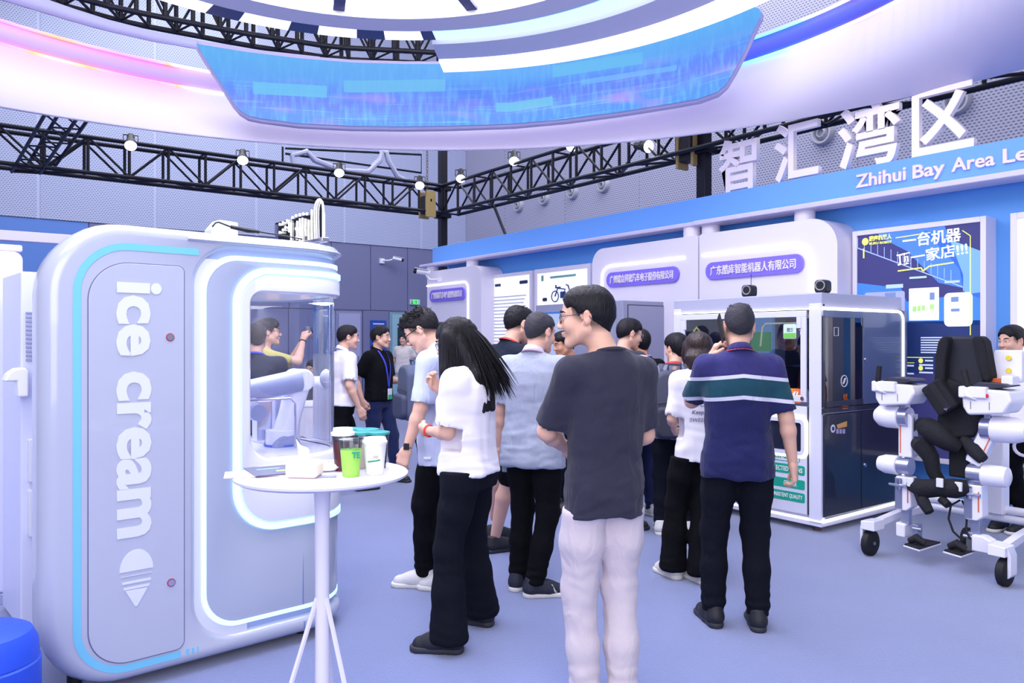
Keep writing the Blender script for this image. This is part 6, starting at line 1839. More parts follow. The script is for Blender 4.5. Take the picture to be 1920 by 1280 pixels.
def tufts(c, Rm, S, n, length, seed, zmin=0.05, dirf=(0, 0.5, 0.7), r=0.0035):
    """pointed locks over the crown, joined to the hair mesh"""
    rg = random.Random(seed); Vs = []; Qs = []; k = 0
    for i in range(n):
        a = rg.uniform(0, 2 * PI); zz = rg.uniform(zmin, 0.118)
        rr = math.sqrt(max(0, 1 - ((zz - 0.036) / 0.093) ** 2))
        p = np.array((0.078 * rr * math.cos(a), -0.012 + 0.098 * rr * math.sin(a), zz))
        if p[1] > 0.075 and zz < 0.06: continue
        n_ = np.array((p[0] / 0.08 ** 2, p[1] / 0.1 ** 2, (zz - 0.036) / 0.09 ** 2)); n_ /= np.linalg.norm(n_)
        d_ = n_ * 0.75 + np.array(dirf) + np.array([rg.uniform(-.35, .35) for _ in range(3)]); d_ /= np.linalg.norm(d_)
        L = length * rg.uniform(0.6, 1.2); q = np.cross(d_, n_); q /= max(np.linalg.norm(q), 1e-5); w_ = np.cross(d_, q)
        b0 = p - n_ * 0.004; tip = p + d_ * L + np.array((0, 0, -0.15 * L)); md = p + d_ * L * 0.55
        rr_ = r * rg.uniform(0.7, 1.3)
        ring = []
        for cc, r2 in ((b0, rr_ * 1.3), (md, rr_), (tip, rr_ * 0.12)):
            for t in range(4):
                an = PI / 2 * t; ring.append(cc + (q * math.cos(an) + w_ * math.sin(an)) * r2)
        Vs += ring
        for lv in range(2):
            for t in range(4):
                u = (t + 1) % 4; Qs.append((k + lv * 4 + t, k + lv * 4 + u, k + lv * 4 + 4 + u, k + lv * 4 + 4 + t))
        k += 12
    if not Vs: return np.zeros((0, 3)), np.zeros((0, 4), int)
    return (np.array(Vs) * S) @ Rm.T + c, np.array(Qs)

def long_strands(c, Rm, Rt, S, length, n, seed=5):
    rg = random.Random(seed); Vs = []; Qs = []; k = 0
    for i in range(n):
        az = rg.uniform(PI * 0.80, PI * 2.20) if i % 4 else rg.choice((rg.uniform(PI * 0.72, PI * 0.86), rg.uniform(PI * 2.14, PI * 2.28)))
        side = math.cos(az); bk_ = -math.sin(az)
        pts = []
        for t in (0.12, 0.45, 0.8, 1.0):
            th = PI * 0.5 * t; q = np.array((0.0885 * math.sin(th) * side, -0.012 + 0.108 * math.sin(th) * math.sin(az), 0.040 + 0.0935 * math.cos(th)))
            pts.append(c + Rm @ (q * S))
        L = length * rg.uniform(0.78, 1.08) * (0.9 if bk_ < 0.2 else 1.0); p = pts[-1]
        out = Rt @ np.array((side * 0.10, -max(bk_, 0.0) * (0.20 + 0.62 * (length > 0.2)) - 0.10 * (length > 0.2), 0)) * rg.uniform(0.35, 1.0)
        wob = rg.uniform(-0.02, 0.02)
        for t in (0.2, 0.4, 0.6, 0.8, 1.0):
            d_ = out * (t ** 0.85) * 0.27 * S * (1 if length > 0.2 else 0.12) + np.array((wob * t * t, wob * t * t * 0.5, -L * t * S))
            if length < 0.2: d_ = d_ - Rt @ np.array((side * 0.02 * t * t, -bk_ * 0.02 * t * t, 0)) * S
            pts.append(p + d_)
        m_ = len(pts); r0 = 0.0036 * S
        for j, q in enumerate(pts):
            a = pts[max(0, j - 1)]; b = pts[min(m_ - 1, j + 1)]; t_ = (b - a) / max(np.linalg.norm(b - a), 1e-6)
            u = np.cross(t_, (0.3, 0.8, 0.1)); u /= np.linalg.norm(u); w = np.cross(t_, u)
            r2 = r0 * (0.5 if j == 0 else 1.0 if j < m_ - 2 else 0.6 if j < m_ - 1 else 0.12)
            for e in range(3): an = 2 * PI * e / 3; Vs.append(q + (u * math.cos(an) + w * math.sin(an)) * r2)
        for j in range(m_ - 1):
            for e in range(3):
                f = (e + 1) % 3; Qs.append((k + j * 3 + e, k + j * 3 + f, k + j * 3 + 3 + f, k + j * 3 + 3 + e))
        k += m_ * 3
    return np.array(Vs), np.array(Qs)

def shoe(parent, ank, yaw, S, mu, ms, h=0.007, long_=0.27, stripes=None, heelup=0.0, laces=None):
    """sneaker: upper and sole; ank = ankle point over the floor, local axes"""
    L = long_ * S; Rm = rotz(yaw); o = np.array((ank[0], ank[1], 0.0)) + Rm @ np.array((0, -0.055 * S, 0))
    P = lambda x, y, z: o + Rm @ (np.array((x, y, z)))
    lo = np.minimum.reduce([P(a, b, 0) for a in (-0.07, 0.07) for b in (-0.05, L + 0.03)]) - 0.01; hi = np.maximum.reduce([P(a, b, 0.14) for a in (-0.07, 0.07) for b in (-0.05, L + 0.03)]) + 0.01
    lo[2] = -0.012; hi[2] = 0.16
    v = Vol(lo, hi, h)
    v.cone(P(0, 0.022, 0.055), P(0, 0.03, 0.10), 0.043, 0.040, 0.03)
    v.cone(P(0, 0.03, 0.05), P(0, 0.12, 0.045), 0.042, 0.044, 0.03)
    v.cone(P(0, 0.10, 0.052), P(0, L - 0.06, 0.030), 0.042, 0.040, 0.03)
    v.cone(P(0, 0.05, 0.085), P(0, 0.15, 0.052), 0.030, 0.028, 0.03)
    v.cut((0, 0, -1), (0, 0, 0.020)); v.cut((0, 0, 1), (0, 0, 0.118))
    V, Q = v.mesh(); V = relax(V, Q, 1)
    up = npmesh('shoe', [(V, Q)], mu, parent)
    v = Vol(lo, hi, h)
    v.cone(P(0, 0.02, 0.015), P(0, 0.10, 0.015), 0.043, 0.041, 0.02); v.cone(P(0, 0.10, 0.015), P(0, L - 0.055, 0.015), 0.041, 0.049, 0.02)
    v.cut((0, 0, -1), (0, 0, 0.0)); v.cut((0, 0, 1), (0, 0, 0.030), 0.006)
    V, Q = v.mesh(); V = relax(V, Q, 1); V[:, 2] = np.maximum(V[:, 2], 0.0)
    npmesh('sole', [(V, Q)], ms, up)
    if stripes is not None:
        for s_ in (-1, 1):
            for i in range(3):
                y0 = 0.085 + 0.030 * i
                A = [P(s_ * (0.0445), y0 + 0.018, 0.030), P(s_ * 0.0435, y0, 0.055), P(s_ * 0.036, y0 - 0.012, 0.078)]
                B = [p + Rm @ np.array((0, 0.014, 0)) for p in A]
                MB().ribbon([Vector(p) for p in A], [Vector(p) for p in B]).build('shoe_stripe', stripes, up, solid=0.003)
    if laces is not None:
        mb = MB()
        for i in range(5):
            y0 = 0.085 + 0.022 * i; z0 = 0.108 - 0.012 * i
            mb.tube([P(-0.024, y0, z0 - 0.012), P(0, y0 + 0.006, z0 + 0.002), P(0.024, y0, z0 - 0.012)], 0.0035, 5)
        mb.build('laces', laces, up)
    return up

def glasses(parent, P, Rm, S, m, lensm, rad=0.022, thick=0.0016, half_rim=False):
    g = MB()
    for s_ in (-1, 1):
        c_ = (s_ * 0.031, 0.104, 0.006)
        pts = [P(c_[0] + rad * 1.05 * math.cos(a), c_[1] - 0.004 * abs(math.cos(a)), c_[2] + rad * 0.85 * math.sin(a)) for a in np.linspace(0, 2 * PI, 25)[:-1]]
        g.tube([Vector(p) for p in pts], thick * S, 6, closed=True)
        g.tube([Vector(P(s_ * 0.054, 0.100, 0.013)), Vector(P(s_ * 0.070, 0.085, 0.015)), Vector(P(s_ * 0.081, 0.02, 0.018)), Vector(P(s_ * 0.083, -0.012, 0.020)), Vector(P(s_ * 0.082, -0.028, -0.004))], thick * S, 6)
    g.tube([Vector(P(-0.010, 0.108, 0.010)), Vector(P(0, 0.110, 0.013)), Vector(P(0.010, 0.108, 0.010))], thick * S, 6)
    o = g.build('glasses', m, parent)
    for s_ in (-1, 1):
        n_ = 20; c_ = Vector(P(s_ * 0.031, 0.1035, 0.006)); vs = [c_] + [Vector(P(s_ * 0.031 + rad * math.cos(a), 0.102, 0.006 + rad * 0.82 * math.sin(a))) for a in np.linspace(0, 2 * PI, n_ + 1)[:-1]]
        MB().add(vs, [(0, 1 + i, 1 + (i + 1) % n_) for i in range(n_)]).build('lens', lensm, o, smooth=False)
    return o

def person(label, loc, heading, H=1.72, build=1.0, lean=0.0, twist=0.0, head=(0, 0, 0), wrists=None, poles=None, palms=None, curls=(0.5, 0.5),
           feet=((-0.11, 0.0, 0), (0.11, 0.0, 0)), top='tee', topm=None, bottom='pants', botm=None, skin=None, hair=None, hairm=None, shoes=None,
           sleeve=0.80, hem=-0.10, hv=0.010, hh=0.0055, fem=False, extras=None, pant_w=1.0, flare=0.0, cuff=0.06, sway=(0, 0), group=None, fold=1.0, name='person', shorts=0.0, belly=0.0, knees=None, eyes=True, hands=(True, True), sit=None, hoff=(0, 0, 0)):
    """a standing figure; local +y is the way it faces, +x its right hand side"""
    S = H / 1.735
    t = thing(name, label, 'person', (loc[0], loc[1], 0), R(heading - 90), group)
    skin = skin or SKIN
    pel = np.array((sway[0], sway[1], (0.93 if sit is None else sit)))
    Rt = rotz(R(twist)) @ rotx(-R(lean))
    TT = lambda x, y, z: (pel + Rt @ np.array((x, y, z))) * S
    shw = 0.172 * (0.9 if fem else 1.0) * (0.5 + 0.5 * build)
    sho = {s: TT(s * shw, -0.012, 0.475) for s in (-1, 1)}
    nb = TT(0, -0.02, 0.52)
    Rh = Rt @ rotz(R(head[0])) @ rotx(-R(head[1])) @ roty(R(head[2])) if len(head) > 2 else Rt
    pivot = TT(0, -0.012, 0.575)
    hc = pivot + Rh @ np.array((0, 0.034, 0.103)) * S + (Rt @ np.array(hoff)) * S
    hips = {s: (pel + rotz(R(twist * 0.5)) @ np.array((s * 0.088, 0, 0.0))) * S for s in (-1, 1)}
    # arms
    W_ = {-1: None, 1: None}; EL = {}
    wr_def = {-1: (-0.27, 0.02, -0.06), 1: (0.27, 0.02, -0.06)}
    for i, s in enumerate((-1, 1)):
        w = (wrists[i] if wrists and wrists[i] is not None else None)
        w = TT(*w) if w is not None else TT(*wr_def[s])
        pole = Rt @ np.array(poles[i] if poles and poles[i] is not None else (s * 0.4, -1, -0.2))
        EL[s], W_[s] = ik(sho[s], w, 0.285 * S, 0.255 * S, pole)
    KN = {}; AN = {}
    for i, s in enumerate((-1, 1)):
        f = feet[i]; an = np.array((f[0], f[1], 0.085)) * S
        fw = rotz(R(f[2])) @ np.array((0, 1, 0)) if knees is None else np.array(knees[i])
        KN[s], AN[s] = ik(hips[s], an, 0.425 * S, 0.425 * S, fw)
    parts = []; cols = []
    # ---- skin: trunk and arms
    near = hh < 0.006
    pts = [sho[s] for s in (-1, 1)] + [EL[s] for s in (-1, 1)] + [W_[s] for s in (-1, 1)] + [nb]
    lo = np.min(pts, 0) - 0.09; hi = np.max(pts, 0) + 0.09; hi[2] = max(hi[2], (hc[2] - 0.085 * S))
    v = Vol(lo, hi, hv)
    nbp = TT(0, -0.028, 0.50); n0 = hc + Rh @ (np.array((0, -0.022, -0.03)) * S)
    v.cone(TT(0, -0.03, 0.40), nbp, 0.07 * S, 0.058 * S * (0.85 if fem else 1), 0.03)
    v.cone(n0, nbp, 0.052 * S * (0.85 if fem else 1), 0.057 * S * (0.85 if fem else 1), 0.03)
    ab = (0.86 if fem else 1.0) * (0.6 + 0.4 * build)
    for s in (-1, 1):
        v.cone(TT(0, -0.02, 0.47), sho[s], 0.06 * S, 0.052 * S * ab, 0.04)
        v.cone(sho[s], EL[s], 0.052 * S * ab, 0.039 * S * ab, 0.03)
        m_ = EL[s] * 0.72 + W_[s] * 0.28
        v.cone(EL[s], m_, 0.039 * S * ab, 0.0395 * S * ab, 0.02); v.cone(m_, W_[s], 0.0395 * S * ab, 0.0255 * S * ab, 0.02, flat=None)
    V, Q = v.mesh(); V = relax(V, Q, 1); parts.append((V, Q)); cols.append(np.ones((len(V), 4)))
    # ---- legs when bare
    if shorts:
        for s in (-1, 1):
            a, b, c = hips[s], KN[s], AN[s]
            v = Vol(np.min([a, b, c], 0) - 0.11, np.max([a, b, c], 0) + 0.11, hv)
            v.cone(a, b, 0.085 * S, 0.056 * S, 0.02); m_ = b * 0.7 + c * 0.3
            v.cone(b, m_ + np.array((0, -0.012, 0)), 0.052 * S, 0.056 * S, 0.02); v.cone(m_ + np.array((0, -0.012, 0)), c, 0.056 * S, 0.036 * S, 0.02)
            V, Q = v.mesh(); parts.append((V, Q)); cols.append(np.ones((len(V), 4)))
    # ---- hands
    for i, s in enumerate((-1, 1)):
        if not hands[i]: continue
        d = W_[s] - EL[s]; d /= np.linalg.norm(d)
        pn = Rt @ np.array((palms[i] if palms and palms[i] is not None else (-s, 0.15, 0.0))[:3])
        sd = np.array((0, 1.0, 0.1)) if abs(d[1]) < 0.75 else np.array((-s, 0, 0.6))
        if palms and palms[i] is not None and len(palms[i]) > 3: sd = np.array(palms[i][3:])
        V, Q = hand_vol(W_[s], d, pn, sd, S * (0.9 if fem else 1), curls[i], 0.0038 if near else 0.0052)
        parts.append((V, Q)); cols.append(np.ones((len(V), 4)))
    # ---- head
    v, P = head_vol(hc, Rh, S, hh, fem, nbp); V, Q = v.mesh(); V = relax(V, Q, 1, 0.35)
    Lc = (V - hc) @ Rh / S
    col = np.ones((len(V), 4))
    lip = np.clip(1 - (np.abs(Lc[:, 2] + 0.057) / 0.011) ** 2 - (Lc[:, 0] / 0.024) ** 2, 0, 1) * (Lc[:, 1] > 0.085)
    col[:, :3] *= (1 - lip[:, None] * np.array((0.18, 0.42, 0.36)))
    brd = np.clip(1 - ((Lc[:, 2] + 0.062) / 0.035) ** 2, 0, 1) * (Lc[:, 1] > 0.04) * (0 if fem else 0.10)
    col[:, :3] *= (1 - brd[:, None])
    ear = (np.abs(Lc[:, 0]) > 0.076) * (np.abs(Lc[:, 2]) < 0.04); nose = np.clip(1 - ((Lc[:, 2] + 0.022) / 0.02) ** 2 - (Lc[:, 0] / 0.02) ** 2, 0, 1) * (Lc[:, 1] > 0.095)
    col[:, :3] *= (1 - (ear * 0.5 + nose * 0.5)[:, None] * np.array((0.0, 0.16, 0.14)))
    if hair and hair.get('kind', 'short') == 'short':   # clipped hair on the scalp below the longer top
        sc_ = np.clip((Lc[:, 2] + 0.060 - np.clip(Lc[:, 1] + 0.02, 0, 1) * 0.9) / 0.035, 0, 1) * (Lc[:, 1] < 0.055) * (np.abs(Lc[:, 0]) < 0.0795) * (Lc[:, 1] < 0.05)
        sc_ *= np.clip(1 - ((np.abs(Lc[:, 0]) > 0.068) * (np.abs(Lc[:, 1] + 0.008) < 0.024) * (Lc[:, 2] < 0.02)), 0, 1)
        col[:, :3] *= (1 - 0.80 * sc_[:, None])
    parts.append((V, Q)); cols.append(col)
    body = npmesh('body', parts, skin, t, np.concatenate(cols))
    if eyes:
        for s in (-1, 1):
            e = MB(Matrix.Translation(Vector(P(s * 0.031, 0.080, 0.0095))) @ Matrix(Rh.tolist()).to_4x4()).sphere((0, 0, 0), 0.0138 * S, 14, 10).build('eye', EYEW, body)

            MB(Matrix.Translation(Vector(P(s * 0.031, 0.080, 0.0085))) @ Matrix(Rh.tolist()).to_4x4()).sphere((0, 0.0088 * S, 0), (0.0062 * S, 0.0058 * S, 0.0062 * S), 12, 8).build('pupil', EYEB, body)
            MB().tube([Vector(P(s * 0.014, 0.0995, 0.030)), Vector(P(s * 0.030, 0.0985, 0.036)), Vector(P(s * 0.047, 0.086, 0.034)), Vector(P(s * 0.055, 0.077, 0.029))], [0.003 * S, 0.0042 * S, 0.0034 * S, 0.0015 * S], 8).build('eyebrow', hairm or HAIR, body)
    # ---- hair
    if hair:
        hp = dict(hair); kind = hp.pop('kind', 'short'); tf = hp.pop('tuft', None)
        hs = []
        if kind == 'short':
            hs.append(hair_short(hc, Rh, S, hh * 0.9, **hp))
        else:
            length = hp.get('length', 0.42); vol = hp.get('vol', 1.0)
            g = 0.15 * S; lo = hc - g; hi = hc + g; lo = lo - np.array((0.06, 0.1, length * S)); hi = hi + np.array((0.06, 0.03, 0))
            v = Vol(lo, hi, hh * 1.1)
            v.ell(P(0, -0.018, 0.038), [0.088 * S * vol, 0.107 * S * vol, 0.094 * S], 0, Rh.T)
            v.ell(P(0, 0.03, 0.05), [0.074 * S, 0.066 * S, 0.066 * S], 0.02, Rh.T)
            dn = np.array((0, 0, -1.0)); bk = Rt @ np.array((0, -1.0, 0)); rt_ = Rh @ np.array((1.0, 0, 0))
            for q in (-0.06, -0.03, 0.0, 0.03, 0.06):
                a = P(q, -0.06 + abs(q) * 0.5, -0.01); e = a + dn * length * S + bk * (0.035 + 0.30 * length) * S + rt_ * q * 0.25
                mid = a + dn * length * 0.5 * S + bk * (0.03 + 0.20 * length) * S
                v.cone(a, mid, 0.040 * S * vol, 0.040 * S * vol, 0.03); v.cone(mid, e, 0.040 * S * vol, 0.016 * S, 0.03)
            for s in (-1, 1):
                a = P(s * 0.074, 0.012, 0.03); L_ = hp.get('front', 0.3)
                e = a + dn * L_ * S + rt_ * s * 0.012 + Rt @ np.array((0, 0.03, 0)) * S
                v.cone(a, a * 0.5 + e * 0.5, 0.030 * S, 0.026 * S, 0.03); v.cone(a * 0.5 + e * 0.5, e, 0.026 * S, 0.010 * S, 0.03)
            v.ell(P(0, 0.105, -0.032), [0.058 * S, 0.062 * S, 0.085 * S], 0.01, Rh.T, True)
            v.cone(P(0, 0.07, -0.06), P(0, 0.05, -0.30), 0.045 * S, 0.055 * S, 0.02, neg=True)
            V, Q = v.mesh(); N = vnormals(V, Q)
            V = V + N * (wav(V, 5, 150, 4, (1, 1, 0.06)) * 0.003 + wav(V, 6, 60, 3, (1, 1, 0.1)) * 0.004)[:, None]
            hs.append((V, Q)); hs.append(long_strands(hc, Rh, Rt, S, length, 900 if length > 0.2 else 450))
        if tf: hs.append(tufts(hc, Rh, S, **tf))
        npmesh('hair', [x for x in hs if len(x[0])], hairm or HAIR, t)
    # ---- top
    b_ = build
    hem_z = hem
    if top:
        arm = [sho[s] + (EL[s] - sho[s]) * min(1, sleeve) for s in (-1, 1)]
        allp = [TT(x, y, z) for x in (-0.25 * b_, 0.25 * b_) for y in (-0.19 * b_, 0.19 * b_ + belly) for z in (hem_z - 0.02, 0.66)] + [a + np.array(o) for a in arm for o in ((-0.1, -0.1, -0.1), (0.1, 0.1, 0.1))]
        lo = np.min(allp, 0) - 0.01; hi = np.max(allp, 0) + 0.01
        v = Vol(lo, hi, hv)
        ws = 0.92 if fem else 1.0
        rows = [(hem_z - 0.03, 0.196 * b_ * ws, 0.136 * b_ + belly * .4, 0.0), (-0.02, 0.194 * b_ * ws, 0.135 * b_ + belly * .6, 0.0), (0.12, 0.178 * b_ * ws, 0.120 * b_ + belly, 0.002 + belly * .3), (0.26, 0.182 * b_ * ws, 0.122 * b_ + belly * .6, 0.0),
                (0.36, 0.190 * b_ * ws, 0.124 * b_, -0.006), (0.43, 0.186 * b_ * ws, 0.112 * b_, -0.014), (0.49, 0.150 * b_ * ws, 0.088, -0.018), (0.53, 0.095, 0.070, -0.02), (0.56, 0.066, 0.062, -0.02)]
        v.loft(np.array(pel) * S, Rt.T, [tuple(q * S for q in r) for r in rows], 0.0, 2.3)
        if fem:
            for s in (-1, 1): v.ell(TT(s * 0.075, 0.075, 0.33), [0.07 * S, 0.06 * S, 0.065 * S], 0.04, Rt.T)
        for i, s in enumerate((-1, 1)):
            e = arm[i]; u = (e - sho[s]); L = np.linalg.norm(u); u /= L
            v.cone(TT(s * 0.08, -0.016, 0.480), sho[s] + np.array((0, 0, -0.008)), 0.052 * S, 0.058 * S * (0.5 + 0.5 * b_), 0.05)
            v.cone(sho[s] + np.array((0, 0, -0.008)), e + u * 0.05, 0.060 * S * (0.4 + 0.6 * b_) * (0.92 if fem else 1), 0.067 * S * (0.4 + 0.6 * b_) * (0.92 if fem else 1), 0.045)
            if sleeve > 1:
                v.cone(EL[s], W_[s], 0.055 * S, 0.042 * S, 0.03)
            else:   # end the sleeve with a clean cuff
                sl = v.sl(e - 0.12, e + 0.16)
                if sl:
                    X = v.x[sl[0]] - e[0]; Y = v.y[:, sl[1]] - e[1]; Z = v.z[:, :, sl[2]] - e[2]
                    pl_ = X * u[0] + Y * u[1] + Z * u[2]
                    rad = np.sqrt(np.maximum(X * X + Y * Y + Z * Z - pl_ * pl_, 0))
                    gate = np.maximum(-pl_, rad - 0.092 * S)
                    v.d[sl] = np.maximum(v.d[sl], -gate)
                    # hollow of the sleeve mouth
                    inner = np.maximum(rad - 0.054 * S * (0.4 + 0.6 * b_), -(pl_ + 0.02))
                    v.d[sl] = np.maximum(v.d[sl], -inner)
        v.cut(Rt @ np.array((0, 0, -1.0)), TT(0, 0, hem_z))
        nk = TT(0, -0.018, 0.548)
        if top == 'tee': v.cut(Rt @ np.array((0, 0.32, 1.0)), TT(0, -0.02, 0.543), 0.006)
        else: v.cut(Rt @ np.array((0, 0.3, 1.0)), TT(0, -0.02, 0.555), 0.0)
        V, Q = v.mesh(); V = relax(V, Q, 2)
        N = vnormals(V, Q); Lz = ((V / S - pel) @ Rt)[:, 2]
        lowf = np.clip((0.42 - Lz) / 0.45, 0, 1)
        amp = (0.004 + 0.010 * lowf) * fold
        f = wav(V, crc(label.encode()) % 1000, 22, 5, (1, 1, 0.22)) * 0.7 + wav(V, crc(label.encode()) % 997 + 1, 30, 4, (0.6, 0.6, 1.2)) * 0.45
        V = V + N * (f * amp)[:, None]
        sh = npmesh('shirt' if top != 'tee' else 't_shirt', [(V, Q)], topm, t)
        mb = MB()
        # neck band or collar
        ring = []; ro = []
        rr = 0.062 * (0.9 if fem else 1)
        for a in np.linspace(0, 2 * PI, 33)[:-1]:
            ring.append(Vector(TT(rr * math.cos(a), -0.022 + (rr * 0.98) * math.sin(a), 0.5395 - 0.020 * math.sin(a))))
        if top == 'tee': mb.tube(ring, 0.0085 * S, 8, closed=True)
        else:
            lo_ = []; hi_ = []; out_ = []
            for a in np.linspace(-PI / 2 - PI * 0.92, -PI / 2 + PI * 0.92, 33):
                ca, sa = math.cos(a), math.sin(a)
                lo_.append(Vector(TT(0.062 * ca, -0.022 + 0.060 * sa, 0.538 - 0.022 * sa)))
                hi_.append(Vector(TT(0.056 * ca, -0.022 + 0.056 * sa, 0.575 - 0.024 * sa)))
                out_.append(Vector(TT(0.078 * ca, -0.022 + 0.078 * sa, 0.534 - 0.026 * sa)))
            mb.ribbon(lo_, hi_); mb.ribbon(hi_, out_)
        mb.build('neckband' if top == 'tee' else 'collar', extras.get('collarm', topm) if extras else topm, sh, solid=0.0 if top == 'tee' else 0.004, ang=70)
    else: sh = None
    # ---- bottom
    if bottom:
        pts = list(hips.values()) + list(KN.values()) + list(AN.values()) + [TT(0, 0, 0.1)]
        lo = np.min(pts, 0) - 0.17; hi = np.max(pts, 0) + 0.17; lo[2] = 0.02 * S
        hvp = hv
        v = Vol(lo, hi, hvp)
        Rp = rotz(R(twist * 0.5))
        v.loft(pel * S, Rp.T, [tuple(q * S for q in r) for r in ((-0.10, 0.165 * b_, 0.112 * b_, -0.008), (-0.02, 0.172 * b_, 0.118 * b_, -0.008), (0.05, 0.165 * b_, 0.108 * b_, 0.0), (0.12, 0.150 * b_, 0.10 * b_, 0))], 0.0, 2.2)
        for i, s in enumerate((-1, 1)):
            a, b, c = hips[s] + np.array((0, 0, -0.01)), KN[s], AN[s].copy()
            if bottom == 'shorts':
                e = a + (b - a) * shorts
                v.cone(a, e, 0.098 * b_ * S, 0.085 * S, 0.03)
            else:
                c = c + np.array((0, 0, cuff - 0.06)) * S
                v.cone(a, a * .5 + b * .5, 0.098 * b_ * S * min(1.15, pant_w), 0.083 * S * pant_w, 0.03); v.cone(a * .5 + b * .5, b, 0.083 * S * pant_w, 0.070 * S * pant_w, 0.03)
                m_ = b * .5 + c * .5
                v.cone(b, m_, 0.070 * S * pant_w, (0.064 + flare * .4) * S * pant_w, 0.03); v.cone(m_, c, (0.064 + flare * .4) * S * pant_w, (0.058 + flare) * S * pant_w, 0.03)
        if bottom != 'shorts': v.cut((0, 0, -1), (0, 0, (cuff - 0.005) * S), 0.0)
        v.cut(Rt @ np.array((0, 0, 1.0)), TT(0, 0, hem_z + 0.03))
        V, Q = v.mesh(); V = relax(V, Q, 2); N = vnormals(V, Q)
        zz = V[:, 2] / S
        kz = 0.49
        f = wav(V, crc(label.encode()) % 991, 20, 5, (1, 1, 0.5)) * 0.006
        if bottom != 'shorts':
            bun = np.clip((0.26 - zz) / 0.2, 0, 1)
            f = f + np.sin(zz * 2 * PI / 0.058 + wav(V, 3, 12) * 3.2) * 0.005 * bun * (0.4 if flare else 1.0) + np.sin(zz * 2 * PI / 0.085 + wav(V, 8, 14) * 4.5) * 0.0016 * np.exp(-((zz - kz) / 0.13) ** 2)
        V = V + N * (f * fold)[:, None]; V[:, 2] = np.maximum(V[:, 2], 0.012)
        pn_ = npmesh('shorts' if bottom == 'shorts' else 'trousers', [(V, Q)], botm, t)
    # ---- shoes
    if shoes:
        for i, s in enumerate((-1, 1)):
            shoe(t, AN[s], R(feet[i][2]), S, shoes[0], shoes[1], 0.0065 if near else 0.009, stripes=(shoes[2] if len(shoes) > 2 else None), laces=(shoes[3] if len(shoes) > 3 else None))
    return dict(root=t, S=S, TT=TT, P=P, Rh=Rh, Rt=Rt, W=W_, EL=EL, hc=hc, shirt=sh, body=body, AN=AN, KN=KN, sho=sho, hips=hips)

def drape(r, pts, off=0.004, key='shirt'):
    """lay local-space points onto the garment from outside, towards the trunk axis"""
    o = r[key]; me = o.data
    if 'bvh_' + key not in r:
        n = len(me.vertices); co = np.empty(n * 3, np.float32); me.vertices.foreach_get('co', co)
        r['bvh_' + key] = BVHTree.FromPolygons([tuple(p) for p in co.reshape(-1, 3)], [tuple(p.vertices) for p in me.polygons])
    out = []
    for p in pts:
        loc_, nn, _, _ = r['bvh_' + key].find_nearest(Vector(p))
        out.append(loc_ + nn * off if loc_ else Vector(p))
    return out
def lanyard(r, m, badge=True, back_only=False, w=0.009, zlow=0.12):
    TT = r['TT']; P0 = []
    for a in np.linspace(-PI, 0, 13): P0.append(TT(0.072 * math.cos(a), -0.025 + 0.070 * math.sin(a), 0.548 - 0.02 * math.sin(a)))
    bk = [Vector(p) for p in P0]
    front = []
    if not back_only:
        for s in (1, -1):
            L = []
            for u in np.linspace(0, 1, 10): L.append(TT(s * (0.072 * (1 - u) + 0.004), 0.06 + 0.10 * min(1, u * 3), 0.54 - (0.54 - zlow) * u))
            front.append(drape(r, L, 0.006))
    def strap(L):
        A = []; B = []
        for i, p in enumerate(L):
            a = L[max(0, i - 1)]; b = L[min(len(L) - 1, i + 1)]; d = (b - a).normalized(); c_ = Vector(TT(0, -0.01, 0.3)); n = (p - c_); n.z *= 0.3; n = (n - d * n.dot(d)).normalized(); w_ = d.cross(n)
            A.append(p + w_ * w); B.append(p - w_ * w)
        return A, B
    mb = MB()
    full = (list(reversed(front[1])) if front else []) + bk + (front[0] if front else [])
    mb.ribbon(*strap(full))
    o = mb.build('lanyard', m, r['root'], solid=0.002, ang=80)
    if badge and front:
        p = front[0][-1].lerp(front[1][-1], 0.5)
        n = Vector(r['Rt'] @ np.array((0, 1, 0)))
        c_ = p + n * 0.01 + Vector((0, 0, -0.06))
        q = Matrix.Translation(c_) @ Matrix(r['Rt'].tolist()).to_4x4()
        MB(q).box(-0.04, 0.04, -0.003, 0.003, -0.06, 0.055).build('badge', mat('badge_white', (225, 230, 240)), o, bev=0.002)
        MB(q).box(-0.04, 0.04, 0.003, 0.0045, -0.06, -0.01).build('badge_band', mat('badge_green', (60, 170, 110)), o, smooth=False)
    return o
# ------------------------------------------------------------------ the visitors
def ground(px, Y): return ((px - 960) / FPX * Y, Y)
def FT(root, heading, S, px, py, deg=0):
    """foot placed where the photo shows the ankle over the floor; returns local x, y"""
    Y = 1.5 * FPX / (py - 640); X = (px - 960) / FPX * Y
    a = R(heading - 90); dx, dy = X - root[0], Y - root[1]
    return ((dx * math.cos(a) + dy * math.sin(a)) / S, (-dx * math.sin(a) + dy * math.cos(a)) / S, deg)
NAVY_T = cloth('cloth_charcoal', (52, 52, 70))
WHT = cloth('cloth_white', (222, 223, 236)); LBL = cloth('cloth_pale_blue', (196, 204, 236)); GRYP = cloth('cloth_grey_blue', (162, 168, 190))
BLK = cloth('cloth_black', (13, 13, 19)); BLKJ = cloth('cloth_black_blue', (17, 19, 31)); KHAKI = cloth('cloth_pale_khaki', (216, 204, 214))
NAVY2 = cloth('cloth_navy', (36, 46, 90)); CREAM = cloth('cloth_cream', (222, 214, 214)); DKG = cloth('cloth_dark_grey', (52, 54, 70)); YLW = cloth('cloth_mustard', (206, 196, 120))
SHW = mat('shoe_white', (216, 214, 218), rough=0.5); SHS = mat('sole_cream', (226, 222, 218), rough=0.6); SHB = mat('shoe_black', (32, 33, 42), rough=0.55, bump=0.2, bscale=300)
